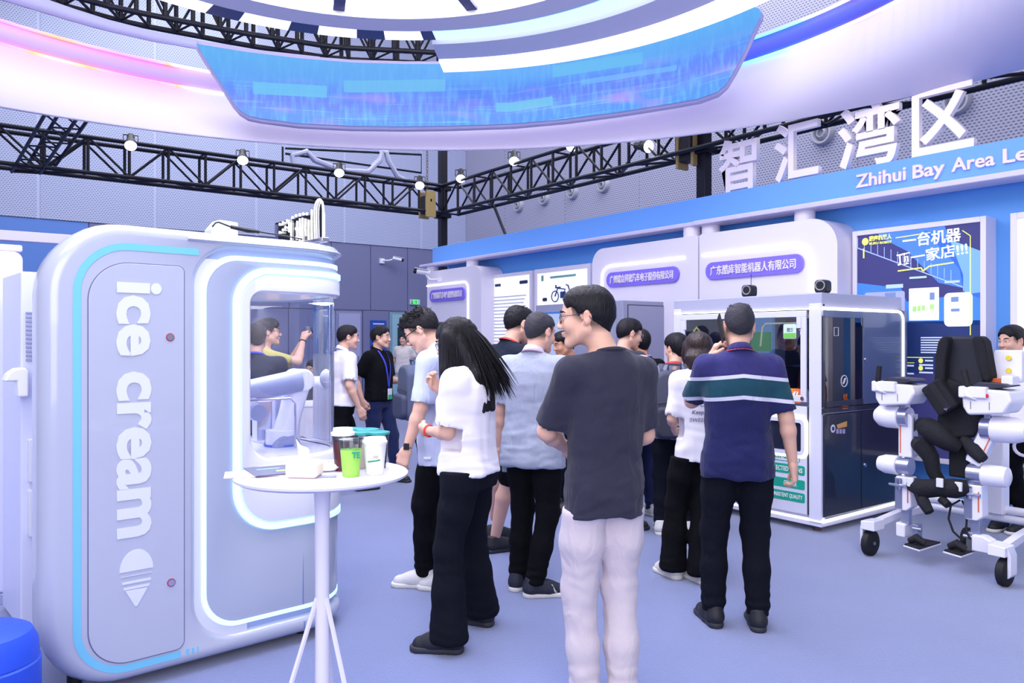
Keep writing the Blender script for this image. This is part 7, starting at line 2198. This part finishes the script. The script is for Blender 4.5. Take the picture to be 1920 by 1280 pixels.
SHBS = mat('sole_dark', (48, 50, 62), rough=0.6); SHN = mat('shoe_knit_navy', (40, 42, 60), rough=0.7, bump=0.3, bscale=350)
LRED = mat('lanyard_red', (226, 62, 54), rough=0.5); LBLUE = mat('lanyard_blue', (64, 74, 214), rough=0.5)
LENS = clear('lens', (238, 240, 250), 0.02, 0.06); FRM = mat('frame_gunmetal', (70, 70, 86), metal=0.7, rough=0.3); FRB = mat('frame_black', (16, 16, 22), rough=0.25)

def stripes_mat():
    m = cloth('cloth_striped', (40, 42, 92))
    nt = m.node_tree; b = nt.nodes['Principled BSDF']
    tc = nt.nodes.new('ShaderNodeTexCoord'); sp = nt.nodes.new('ShaderNodeSeparateXYZ'); nt.links.new(tc.outputs['Object'], sp.inputs[0])
    ab = nt.nodes.new('ShaderNodeMath'); ab.operation = 'ABSOLUTE'; nt.links.new(sp.outputs[0], ab.inputs[0])
    # stripes dip a little towards the armholes, as printed cloth does
    ml = nt.nodes.new('ShaderNodeMath'); ml.operation = 'MULTIPLY_ADD'; nt.links.new(ab.outputs[0], ml.inputs[0]); ml.inputs[1].default_value = 0.10; nt.links.new(sp.outputs[2], ml.inputs[2])
    mr = nt.nodes.new('ShaderNodeMapRange'); mr.inputs[1].default_value = 1.10; mr.inputs[2].default_value = 1.40; nt.links.new(ml.outputs[0], mr.inputs[0])
    cr = nt.nodes.new('ShaderNodeValToRGB'); cr.color_ramp.interpolation = 'CONSTANT'; E_ = cr.color_ramp.elements
    def fr(z): return (z - 1.10) / 0.30
    E_[0].position = 0; E_[0].color = (*srgb((34, 38, 86)), 1); E_[1].position = 0.999; E_[1].color = (*srgb((52, 50, 108)), 1)
    for z, c_ in ((1.205, (216, 214, 236)), (1.225, (32, 74, 92)), (1.315, (216, 214, 236)), (1.334, (52, 50, 108))):
        e = E_.new(fr(z)); e.color = (*srgb(c_), 1)
    nt.links.new(mr.outputs[0], cr.inputs[0]); nt.links.new(cr.outputs[0], b.inputs['Base Color'])
    return m
STR = stripes_mat()

def watch(r, s, m_face, m_strap, key='wrist_watch'):
    w = Vector(r['W'][s]); e = Vector(r['EL'][s]); d = (w - e).normalized(); c_ = w - d * 0.022
    q = d.to_track_quat('Z', 'Y').to_matrix()
    MBx = MB().tube([c_ + q @ Vector((0.029 * math.cos(a), 0.029 * math.sin(a), 0)) for a in np.linspace(0, 2 * PI, 25)[:-1]], 0.005, 6, closed=True)
    o = MBx.build(key, m_strap, r['root'])
    return o, c_, q

# 1 ---- man in the foreground
root = ground(1133, 3.12); h_ = 112; S_ = 1.735 / 1.735
p1 = person('man in a dark grey T-shirt and pale trousers in the foreground, head turned left', root, h_, H=1.718, build=0.87, twist=0, lean=-1, head=(56, 4, 0),
            wrists=((-0.04, 0.27, 0.12), (0.12, 0.24, 0.08)), poles=((-1.0, -0.5, -0.25), (0.6, -0.8, -0.6)), palms=((0.6, -0.6, 0), (-0.6, -0.6, 0)), hoff=(-0.035, 0.02, 0.0),
            feet=((-0.07, 0.03, 6), (0.075, -0.02, -10)), top='tee', topm=NAVY_T, botm=KHAKI, hair=dict(puff=0.010, front=0.078, nape=-0.046, seed=4, tuft=dict(n=70, length=0.020, seed=2, zmin=0.08, dirf=(0, 1.2, 0.1))),
            shoes=(SHW, SHS), hem=-0.108, hv=0.0085, hh=0.0042, pant_w=1.02, cuff=0.045, sleeve=0.88)
glasses(p1['body'], p1['P'], p1['Rh'], p1['S'], FRM, LENS, 0.023)

# 2 ---- long haired woman
root = ground(880, 3.92); h_ = 158; S_ = 1.63 / 1.735
p2 = person('woman with long straight black hair in a white T-shirt and flared black trousers', root, h_, H=1.63, build=1.12, lean=2, head=(8, 16, 0),
            wrists=((0.0, 0.245, 0.19), (0.03, 0.19, 0.42)), poles=((-0.5, -0.5, -1.0), (0.6, -0.2, -1.0)), palms=((0.8, 0, 0.2), (-0.3, -1, 0)), curls=(0.9, 1.0),
            feet=(FT(root, h_, S_, 842, 1222, 14), FT(root, h_, S_, 903, 1170, -6)), topm=WHT, botm=BLKJ, hair=dict(kind='long', length=0.36, front=0.34, vol=1.0), hairm=HAIR,
            shoes=(SHB, SHBS), hem=-0.03, hv=0.0085, hh=0.005, fem=True, pant_w=1.05, flare=0.040, cuff=0.055, sleeve=0.86)
o, c_, q = watch(p2, -1, None, LRED, 'red_bracelet')
glasses(p2['body'], p2['P'], p2['Rh'], p2['S'], FRM, LENS, 0.022)

# 3 ---- bowing young man
root = ground(827, 4.74); h_ = 170; S_ = 1.72 / 1.735
p3 = person('young man in a pale blue shirt and black cargo trousers bowing his head', root, h_, H=1.72, build=1.04, lean=5, head=(2, 26, 0),
            wrists=((-0.23, 0.15, -0.04), (0.25, 0.10, -0.05)), poles=((-0.4, -1, -0.1), None), palms=((1, -0.2, 0), (-1, 0, 0)), curls=(0.75, 0.6),
            feet=(FT(root, h_, S_, 795, 1100, 4), FT(root, h_, S_, 842, 1108, -6)), top='shirt', topm=LBL, botm=BLK,
            hair=dict(puff=0.018, front=0.072, nape=-0.018, spike=0.02, seed=7, tuft=dict(n=650, length=0.040, seed=5, zmin=0.060, dirf=(0, 0.75, 0.45), r=0.0024)),
            shoes=(SHW, SHS, None, SHS), hem=-0.155, hv=0.009, hh=0.0045, pant_w=1.02, cuff=0.075, sleeve=0.9)
glasses(p3['body'], p3['P'], p3['Rh'], p3['S'], FRB, LENS, 0.024, 0.0026)
o, c_, q = watch(p3, -1, None, CHROME)
MB(Matrix.Translation(c_) @ q.to_4x4()).box(-0.016, 0.016, -0.018, 0.018, -0.019, 0.019).build('watch_case', BLACKP, o, bev=0.004) if False else None
dv = Vector((-1, -0.3, 0.2)).normalized()
MB(Matrix.Translation(c_ + Vector((-0.030, 0.0, 0.0)))).box(-0.005, 0.005, -0.017, 0.017, -0.019, 0.019).build('watch_case', BLACKP, o, bev=0.003)
MB(Matrix.Translation(Vector(p3['hips'][-1]) + Vector((-0.105, 0.03, -0.10)))).box(-0.004, 0.004, -0.022, 0.022, -0.007, 0.007).build('pocket_tag', mat('tag_white', (225, 225, 235)), p3['root'], bev=0.002)

# 4 ---- grey polo
root = ground(1000, 4.66); h_ = 66; S_ = 1.68 / 1.735
p4 = person('man in a grey blue polo shirt with striped black sneakers seen from behind', root, h_, H=1.68, build=1.05, lean=3, head=(-18, 8, 0),
            wrists=((-0.25, 0.06, -0.07), (0.16, 0.22, 0.16)), palms=((1, 0, 0), (-0.4, -1, 0)), curls=(1.0, 0.9),
            feet=(FT(root, h_, S_, 972, 1104, -8), FT(root, h_, S_, 1004, 1118, -58)), top='polo', topm=GRYP, botm=BLK, hair=dict(puff=0.007, front=0.072, nape=-0.034, seed=11, sidez=0.01), hairm=HAIRS,
            shoes=(SHN, SHS, SHW, BLACKP), hem=-0.145, hv=0.009, hh=0.0048, pant_w=1.03, cuff=0.075, sleeve=0.86, extras=dict(collarm=mat('collar_pinkgrey', (196, 190, 214), rough=0.8)))
mb = MB()
lo_ = [Vector(p4['TT'](0.0795 * math.cos(a), -0.022 + 0.0795 * math.sin(a), 0.537 - 0.026 * math.sin(a))) for a in np.linspace(-PI / 2 - PI * 0.9, -PI / 2 + PI * 0.9, 33)]
mb.tube(lo_, 0.0022, 5).build('collar_stripe', mat('stripe_rose', (150, 90, 130)), p4['shirt'])
w4 = Vector(p4['W'][-1])

# 5 ---- tall man with red lanyard
root = ground(945, 5.45); h_ = 38; S_ = 1.76 / 1.735
p5 = person('tall man in a black T-shirt with a red lanyard leaning forward between the visitors', root, h_, H=1.76, build=1.02, lean=8, head=(-6, 6, 0),
            wrists=((-0.16, 0.26, 0.16), (0.18, 0.26, 0.14)), feet=(FT(root, h_, S_, 926, 1010, 0), FT(root, h_, S_, 928, 1034, -10)), topm=cloth('cloth_ink', (30, 36, 52)), bottom='shorts', botm=BLK, shorts=0.92,
            hair=dict(puff=0.012, front=0.074, nape=-0.036, seed=13, tuft=dict(n=80, length=0.02, seed=8, zmin=0.08)), shoes=(SHB, SHBS, None, BLACKP), hem=-0.12, hv=0.010, hh=0.0052)
lanyard(p5, LRED, badge=False)
q = drape(p5, [p5['TT'](0.09, 0.2, 0.36)], 0.003)[0]
MB(Matrix.Translation(q) @ Matrix(p5['Rt'].tolist()).to_4x4()).box(-0.02, -0.012, -0.002, 0.002, -0.02, 0.02).box(0.012, 0.02, -0.002, 0.002, -0.02, 0.02).box(-0.012, 0.012, -0.002, 0.002, -0.004, 0.004).build('chest_print', WT, p5['shirt'])

# 6 ---- dark haired person between 5 and 4
root = ground(980, 7.6)
p6 = person('short dark haired person with a blue lanyard half hidden behind the grey polo shirt', root, 40, H=1.61, head=(-5, 10, 0), lean=4, wrists=((-0.1, 0.25, 0.15), (0.1, 0.25, 0.15)),
            topm=BLKJ, botm=DKG, hair=dict(puff=0.018, front=0.067, nape=-0.07, seed=17), shoes=(SHB, SHS), hv=0.013, hh=0.0065)
lanyard(p6, LBLUE, badge=False)
# 6b --- someone facing them, glimpsed past the grey polo man's head
root = ground(1066, 7.0)
p6b = person('person in a brownish top glimpsed behind the heads in the centre', root, 200, H=1.60, head=(0, 14, 0), wrists=((-0.1, 0.25, 0.15), (0.1, 0.25, 0.15)), skin=SKIN2,
             topm=cloth('cloth_brown', (110, 84, 92)), botm=BLKJ, hair=dict(puff=0.012, front=0.06, nape=-0.06, seed=19), shoes=(SHB, SHBS), hv=0.013, hh=0.007)
# 7 ---- man with thin glasses behind the foreground man
root = ground(1164, 6.25)
p7 = person('man with thin rimmed glasses looking right, just behind the foreground man\'s shoulder', root, 40, H=1.69, head=(-22, 10, 0), lean=4, wrists=((-0.12, 0.25, 0.12), (0.15, 0.22, 0.1)),
            topm=DKG, botm=BLKJ, hair=dict(puff=0.012, front=0.080, nape=-0.036, seed=23, tuft=dict(n=60, length=0.018, seed=9, zmin=0.08)), shoes=(SHB, SHBS), hv=0.012, hh=0.0058)
glasses(p7['body'], p7['P'], p7['Rh'], p7['S'], CHROME, LENS, 0.022, 0.0014)
# 8 ---- person in black with lanyard
root = ground(1204, 6.72); h_ = 118
p8 = person('person in a black T-shirt and jeans beside the grey cabinet, hand on a notebook', root, h_, H=1.60, build=1.05, head=(-8, 6, 0), skin=SKIN2, wrists=((-0.2, 0.2, 0.0), (0.20, 0.16, 0.02)), poles=(None, (1, -0.8, 0)),
            topm=BLK, botm=NAVY2, hair=dict(puff=0.020, front=0.05, nape=-0.051, seed=29), shoes=(SHW, SHS), hv=0.012, hh=0.006)
lanyard(p8, mat('lanyard_pale', (120, 150, 240)), badge=False)

# backpack
def backpack(lab, r, m, m2, sc=1.0, cz=0.27, logo=True):
    TT = r['TT']; c_ = TT(0, -0.115, cz)
    a = r['root'].rotation_euler[2]; wx = Matrix.Rotation(a, 4, 'Z') @ Vector(c_) + r['root'].location
    t = thing('backpack', lab, 'backpack', wx, a)
    MB().prism(rrect(-0.155 * sc, 0.155 * sc, -0.25 * sc, 0.23 * sc, (0.07, 0.07, 0.11, 0.11), 10), -0.10 * sc, 0.035).build('main_bag', m, t, bev=0.035, seg=4)
    MB().prism(rrect(-0.14 * sc, 0.14 * sc, -0.24 * sc, -0.02 * sc, (0.07, 0.07, 0.05, 0.05), 10), -0.15 * sc, -0.08 * sc).build('front_pocket', m2, t, bev=0.03, seg=4)
    MB().tube([(-0.13 * sc, -0.105 * sc, 0.0), (0, -0.125 * sc, 0.02), (0.13 * sc, -0.105 * sc, 0.0)], 0.004, 6).tube([(-0.12 * sc, -0.05, 0.19 * sc), (0, -0.085, 0.215 * sc), (0.12 * sc, -0.05, 0.19 * sc)], 0.004, 6).build('zip', BLACKP, t)
    MB().tube([(-0.05, 0.0, 0.225 * sc), (-0.045, -0.01, 0.275 * sc), (0.045, -0.01, 0.275 * sc), (0.05, 0.0, 0.225 * sc)], 0.010, 8).build('grab_handle', m, t)
    iv = Matrix.Rotation(-a, 4, 'Z')
    loc0 = Vector(c_)
    for s in (-1, 1):
        P_ = [TT(s * 0.09, -0.11, 0.46), TT(s * 0.105, -0.05, 0.555), TT(s * 0.115, 0.06, 0.53), TT(s * 0.125, 0.12, 0.42), TT(s * 0.14, 0.10, 0.28), TT(s * 0.15, -0.02, 0.14), TT(s * 0.13, -0.10, 0.08)]
        L = drape(r, P_, 0.010); L[0] = Vector(P_[0]); L[-1] = Vector(P_[-1])
        L = [p - loc0 for p in L]
        A = []; B = []
        for i, p in enumerate(L):
            A.append(p + Vector((0.022, 0, 0))); B.append(p - Vector((0.022, 0, 0)))
        MB().ribbon(A, B).build('shoulder_strap', m, t, solid=0.012, ang=80)
    if logo:
        MB(Matrix.Translation((-0.02, -0.105, 0.09)) @ Matrix.Rotation(PI / 2, 4, 'X')).lathe([(0.012, 0), (0.012, 0.006), (0, 0.006)], 14).build('round_logo', CHROME, t)
    return t
# 9a --- backpack wearer
root = ground(1262, 6.1); h_ = 84
p9 = person('person in a grey shirt with a red lanyard wearing a grey backpack', root, h_, H=1.555, build=0.92, hoff=(0.05, 0.0, 0.0), head=(30, 4, 0), wrists=((-0.1, 0.25, 0.1), (0.1, 0.25, 0.1)),
            topm=cloth('cloth_mid_grey', (136, 136, 164)), botm=BLKJ, hair=dict(puff=0.022, front=0.05, nape=-0.06, seed=31), shoes=(SHW, SHS), hv=0.011, hh=0.0055)
lanyard(p9, LRED, badge=False)
backpack('large grey backpack with round metal logo on the back of the grey shirted visitor', p9, mat('pack_grey', (78, 80, 100), rough=0.75, bump=0.3, bscale=260), mat('pack_dark', (52, 54, 72), rough=0.7), 1.08, 0.22)
# 9b --- bob-haired woman in printed white tee
root = ground(1310, 4.96); h_ = 92; S_ = 1.565 / 1.735
p10 = person('woman with a brown bob in a printed white T-shirt and wide black trousers', root, h_, H=1.565, build=0.92, head=(-6, 6, 0), wrists=((-0.12, 0.22, 0.10), (0.12, 0.25, 0.12)),
             feet=(FT(root, h_, S_, 1262, 1082, 24), FT(root, h_, S_, 1315, 1092, 22)), topm=WHT, botm=BLK, hair=dict(kind='long', length=0.115, front=0.12, vol=1.06), hairm=HAIRB,
             shoes=(SHS, SHS), hem=-0.10, hv=0.0095, hh=0.0052, fem=True, pant_w=1.1, flare=0.03, cuff=0.06, sleeve=0.95)
TC = mat('shirt_print', (120, 124, 170), rough=0.8)
def shirt_print(r, body, x, z, w, h, shear=0.2):
    me = text_mesh(body, w, h, 0.0, 0.004, shear)
    TT = r['TT']; n = len(me.vertices); pts = [TT(x + v.co.x, -0.3, z + v.co.z) for v in me.vertices]
    pj = []
    o = r['shirt']
    drape(r, [pts[0]])
    d = Vector(r['Rt'] @ np.array((0, 1, 0)))
    for p in pts:
        h_ = r['bvh_shirt'].ray_cast(Vector(p), d)
        pj.append(h_[0] - d * 0.003 if h_[0] else Vector(p) + d * 0.2)
    for v, p in zip(me.vertices, pj): v.co = p
    me.update(); return mkobj('shirt_lettering', me, TC, r['shirt'], smooth=False)
shirt_print(p10, 'SPORT', -0.06, 0.285, 0.12, 0.026); shirt_print(p10, 'Keep', -0.075, 0.225, 0.08, 0.036); shirt_print(p10, 'SWEET', -0.09, 0.18, 0.12, 0.026)
# 10 --- striped polo man
root = ground(1384, 4.11); h_ = 87; S_ = 1.70 / 1.735
p11 = person('broad man in a navy polo shirt with green and white stripes, phone to his ear', root, h_, H=1.70, build=0.99, head=(-6, 2, 3), wrists=((-0.125, 0.12, 0.50), (0.285, -0.01, -0.05)), poles=((-0.4, 0.2, -1.0), (0.5, -1, 0)),
             palms=((0.9, -0.2, -0.2, 0, -0.6, 0.8), (-0.9, 0.4, 0)), curls=(0.9, 0.9), feet=(FT(root, h_, S_, 1337, 1170, 10), FT(root, h_, S_, 1420, 1178, -6)), top='polo', topm=STR, botm=BLKJ,
             hair=dict(puff=0.006, front=0.072, nape=-0.026, seed=37, sidez=0.012, tuft=dict(n=60, length=0.014, seed=3, zmin=0.09)), hairm=HAIRS, shoes=(SHB, SHBS, None, BLACKP),
             hem=-0.125, hv=0.0088, hh=0.0046, pant_w=1.06, cuff=0.085, sleeve=0.90, extras=dict(collarm=cloth('collar_navy', (52, 50, 108))))
lanyard(p11, LRED, badge=False)
# 11 --- walking man in white shirt
root = ground(640, 7.7); h_ = 32
p12 = person('man in a white shirt and black trousers walking away beside the pod window', root, h_, H=1.66, build=1.08, head=(-8, 0, 0), lean=4, wrists=((-0.24, -0.08, -0.05), (0.25, 0.10, -0.03)),
             feet=((-0.08, 0.26, 0), (0.09, -0.28, 0)), top='shirt', topm=WHT, botm=BLK, hair=dict(puff=0.009, front=0.074, nape=-0.031, seed=41), shoes=(SHB, SHBS), hem=-0.02, hv=0.012, hh=0.006, sleeve=0.85)
lanyard(p12, LBLUE, badge=False)
# 12 --- black polo man with badge
root = ground(710, 8.4); h_ = -24
p13 = person('man in a black polo shirt with blue lanyard and badge walking right', root, h_, H=1.66, build=1.06, head=(14, 0, 0), wrists=((-0.12, 0.26, 0.20), (0.24, -0.05, -0.01)), poles=((-0.5, -1, -0.8), (0.6, -1.2, 0)),
             palms=((0.2, 0, 1), (-1, 0, 0)), feet=((-0.09, 0.16, 0), (0.09, -0.12, 0)), curls=(0.7, 1.1), top='polo', topm=BLK, botm=NAVY2, hair=dict(puff=0.014, front=0.072, nape=-0.031, seed=43, tuft=dict(n=60, length=0.02, seed=4, zmin=0.08)), shoes=(SHB, SHBS), hem=-0.02, hv=0.012, hh=0.0058, sleeve=0.85)
lanyard(p13, LBLUE, badge=True)
# 13 --- far visitor
root = ground(757, 17.3)
p14 = person('distant visitor in a cream T-shirt and shorts by the teal door', root, -105, H=1.66, head=(0, 0, 0), wrists=((-0.28, 0.1, 0.02), (0.30, 0.02, 0.02)), feet=((-0.09, 0.15, 0), (0.09, -0.12, 0)),
             topm=CREAM, bottom='shorts', botm=cloth('cloth_beige', (206, 190, 190)), shorts=0.85, hair=dict(puff=0.02, front=0.067, nape=-0.07, seed=47), shoes=(SHW, SHS), hv=0.017, hh=0.011)
# 14 --- backpack wearer behind the young man
root = ground(796, 6.9)
p15 = person('person in a light blue shirt with a grey backpack behind the bowing young man', root, 25, H=1.58, head=(0, 5, 0), wrists=((-0.1, 0.25, 0.1), (0.1, 0.25, 0.1)),
             topm=cloth('cloth_sky', (120, 176, 232)), botm=BLKJ, hair=dict(puff=0.015, front=0.067, nape=-0.06, seed=53), shoes=(SHB, SHBS), hv=0.013, hh=0.007)
backpack('grey backpack seen just left of the bowing young man', p15, mat('pack_slate', (84, 92, 118), rough=0.75), mat('pack_slate_dark', (64, 70, 96), rough=0.7), 1.0, 0.24, False)
# 15 --- face between the two
root = ground(831, 8.3)
p16 = person('person in a dark top glimpsed between the young man and the long haired woman', root, 215, H=1.70, head=(0, 5, 0), wrists=((-0.1, 0.25, 0.1), (0.1, 0.25, 0.1)), topm=BLKJ, botm=BLK,
             hair=dict(puff=0.012, front=0.067, nape=-0.06, seed=59), shoes=(SHB, SHBS), hv=0.014, hh=0.0075)
lanyard(p16, LBLUE, badge=False)
# 16 --- people seen through the pod
root = ground(500, 7.3); h_ = 22
p17 = person('person in a mustard shirt with glasses holding a camera up, seen through the pod window', root, h_, H=1.70, head=(0, -4, 0), wrists=((-0.12, 0.34, 0.60), (0.07, 0.33, 0.62)), poles=((-0.6, 0.3, -1), (0.6, 0.3, -1)),
             palms=((0.6, 0.6, 0, 0, 0, 1), (-0.6, 0.6, 0, 0, 0, 1)), curls=(1.0, 1.0), topm=YLW, botm=DKG, hair=dict(puff=0.024, front=0.062, nape=-0.061, seed=61), shoes=(SHB, SHBS), hv=0.012, hh=0.006)
glasses(p17['body'], p17['P'], p17['Rh'], p17['S'], FRM, LENS, 0.022)
watch(p17, 1, None, BLACKP)
root = ground(482, 6.2); h_ = 92
p18 = person('person in a dark T-shirt with a blue lanyard seen from behind through the pod window', root, h_, H=1.64, build=1.1, head=(20, 4, 0), wrists=((-0.15, 0.24, 0.05), (0.15, 0.24, 0.05)), topm=DKG, botm=BLKJ,
             hair=dict(puff=0.016, front=0.067, nape=-0.041, seed=67), shoes=(SHB, SHBS), hv=0.012, hh=0.006)
lanyard(p18, LBLUE, badge=False)
root = ground(590, 10.3)
p19 = person('seated person in a dark top behind the white clothed table', root, 250, H=1.68, sit=0.50, head=(0, 10, 0), wrists=((-0.14, 0.32, 0.22), (0.14, 0.32, 0.22)), feet=((-0.1, 0.40, 0), (0.1, 0.40, 0)), knees=((0, 0.5, 1), (0, 0.5, 1)),
             topm=BLKJ, botm=BLK, hair=dict(puff=0.012, front=0.067, nape=-0.06, seed=71), shoes=(SHB, SHBS), hv=0.015, hh=0.008)
ch = thing('chair', 'dark chair under the seated person beyond the pod', 'chair', (root[0], root[1], 0), R(160))
MB().box(-0.2, 0.2, -0.2, 0.2, 0.36, 0.40).build('seat', DARKGREY, ch, bev=0.01)
for x in (-0.17, 0.17):
    for y in (-0.17, 0.17): MB().cyl((x, y, 0), (x, y, 0.36), 0.013, n=8).build('leg', CHROME, ch)
# 17 --- person behind the exoskeleton
root = ground(1903, 5.98); h_ = 196; S_ = 1.62 / 1.735
p20 = person('person in a white shirt and black trousers standing behind the exoskeleton at the right edge', root, h_, H=1.62, head=(0, 5, 0), wrists=((-0.26, 0.04, -0.05), (0.26, 0.02, -0.05)), feet=(FT(root, h_, S_, 1872, 990, 20), FT(root, h_, S_, 1925, 1000, 0)),
             top='shirt', topm=WHT, botm=BLK, hair=dict(puff=0.014, front=0.067, nape=-0.06, seed=73), shoes=(SHB, SHS), hem=-0.03, hv=0.012, hh=0.006)
lanyard(p20, LBLUE, badge=False)

# ------------------------------------------------------------------ things held in hands
def held(name, lab, cat, r, s, off, parts, rz=0):
    w = Vector(r['W'][s]) + Vector(r['Rt'] @ np.array(off)) * r['S']
    a = r['root'].rotation_euler[2]
    p = Matrix.Rotation(a, 4, 'Z') @ w + r['root'].location
    t = thing(name, lab, cat, p, a + R(rz)); parts(t); return t
def phone_parts(t):
    MB().box(-0.004, 0.004, -0.036, 0.036, -0.072, 0.072).build('phone_case', BLACKP, t, bev=0.003)
    MB().box(0.004, 0.0048, -0.033, 0.033, -0.068, 0.068).build('phone_screen', mat('phone_glass', (40, 44, 60), rough=0.08), t, smooth=False)
hx = p11['P'](-0.093, 0.0, -0.01); a = p11['root'].rotation_euler[2]
t = thing('mobile_phone', 'black phone held to the ear of the man in the striped polo', 'phone', Matrix.Rotation(a, 4, 'Z') @ Vector(hx) + p11['root'].location, a)
t.rotation_euler = (R(-25), R(-6), a); phone_parts(t)
def cup_parts(t):
    MB().lathe([(0.0, -0.06), (0.027, -0.06), (0.036, 0.05), (0.0, 0.05)], 20).build('cup_wall', mat('cup_sage', (150, 172, 176), rough=0.5), t)
    MB().box(-0.036, 0.036, -0.04, -0.036, -0.02, 0.015).build('cup_label', DARKGREY, t)
held('held_cup', 'grey green cup held low by the man in the grey polo', 'cup', p4, -1, (0.03, 0.03, -0.085), cup_parts)
def cam_parts(t):
    MB().box(-0.06, 0.06, -0.02, 0.02, -0.035, 0.035).build('camera_body', mat('camera_silver', (120, 124, 140), metal=0.4), t, bev=0.006)
    MB(Matrix.Rotation(-PI / 2, 4, 'X')).cyl((0, 0, 0.02), (0, 0, 0.06), 0.026, n=18).build('camera_lens', BLACKP, t)
held('small_camera', 'small silver camera raised by the person in the mustard shirt', 'camera', p17, 1, (-0.09, 0.05, 0.09), cam_parts)
def nb_parts(t):
    MB().box(-0.09, 0.09, -0.006, 0.006, -0.07, 0.07).build('pages', PAPER, t, bev=0.001)
    MB().box(-0.092, 0.092, -0.008, -0.006, -0.072, 0.072).box(-0.092, 0.092, -0.008, 0.008, 0.07, 0.078).build('red_cover', mat('cover_red', (206, 50, 60)), t, smooth=False)
held('notebook', 'notebook with a red edge held by the person in black by the cabinet', 'notebook', p8, 1, (0.02, 0.06, -0.07), nb_parts, 20)
# ------------------------------------------------------------------ turn the whole place so that the booth walls follow the world axes
TURN = Matrix.Rotation(R(53.7), 4, 'Z')
for o in list(SC.objects):
    if o.parent is None:
        o.matrix_world = TURN @ (Matrix.LocRotScale(o.location, o.rotation_euler, o.scale))
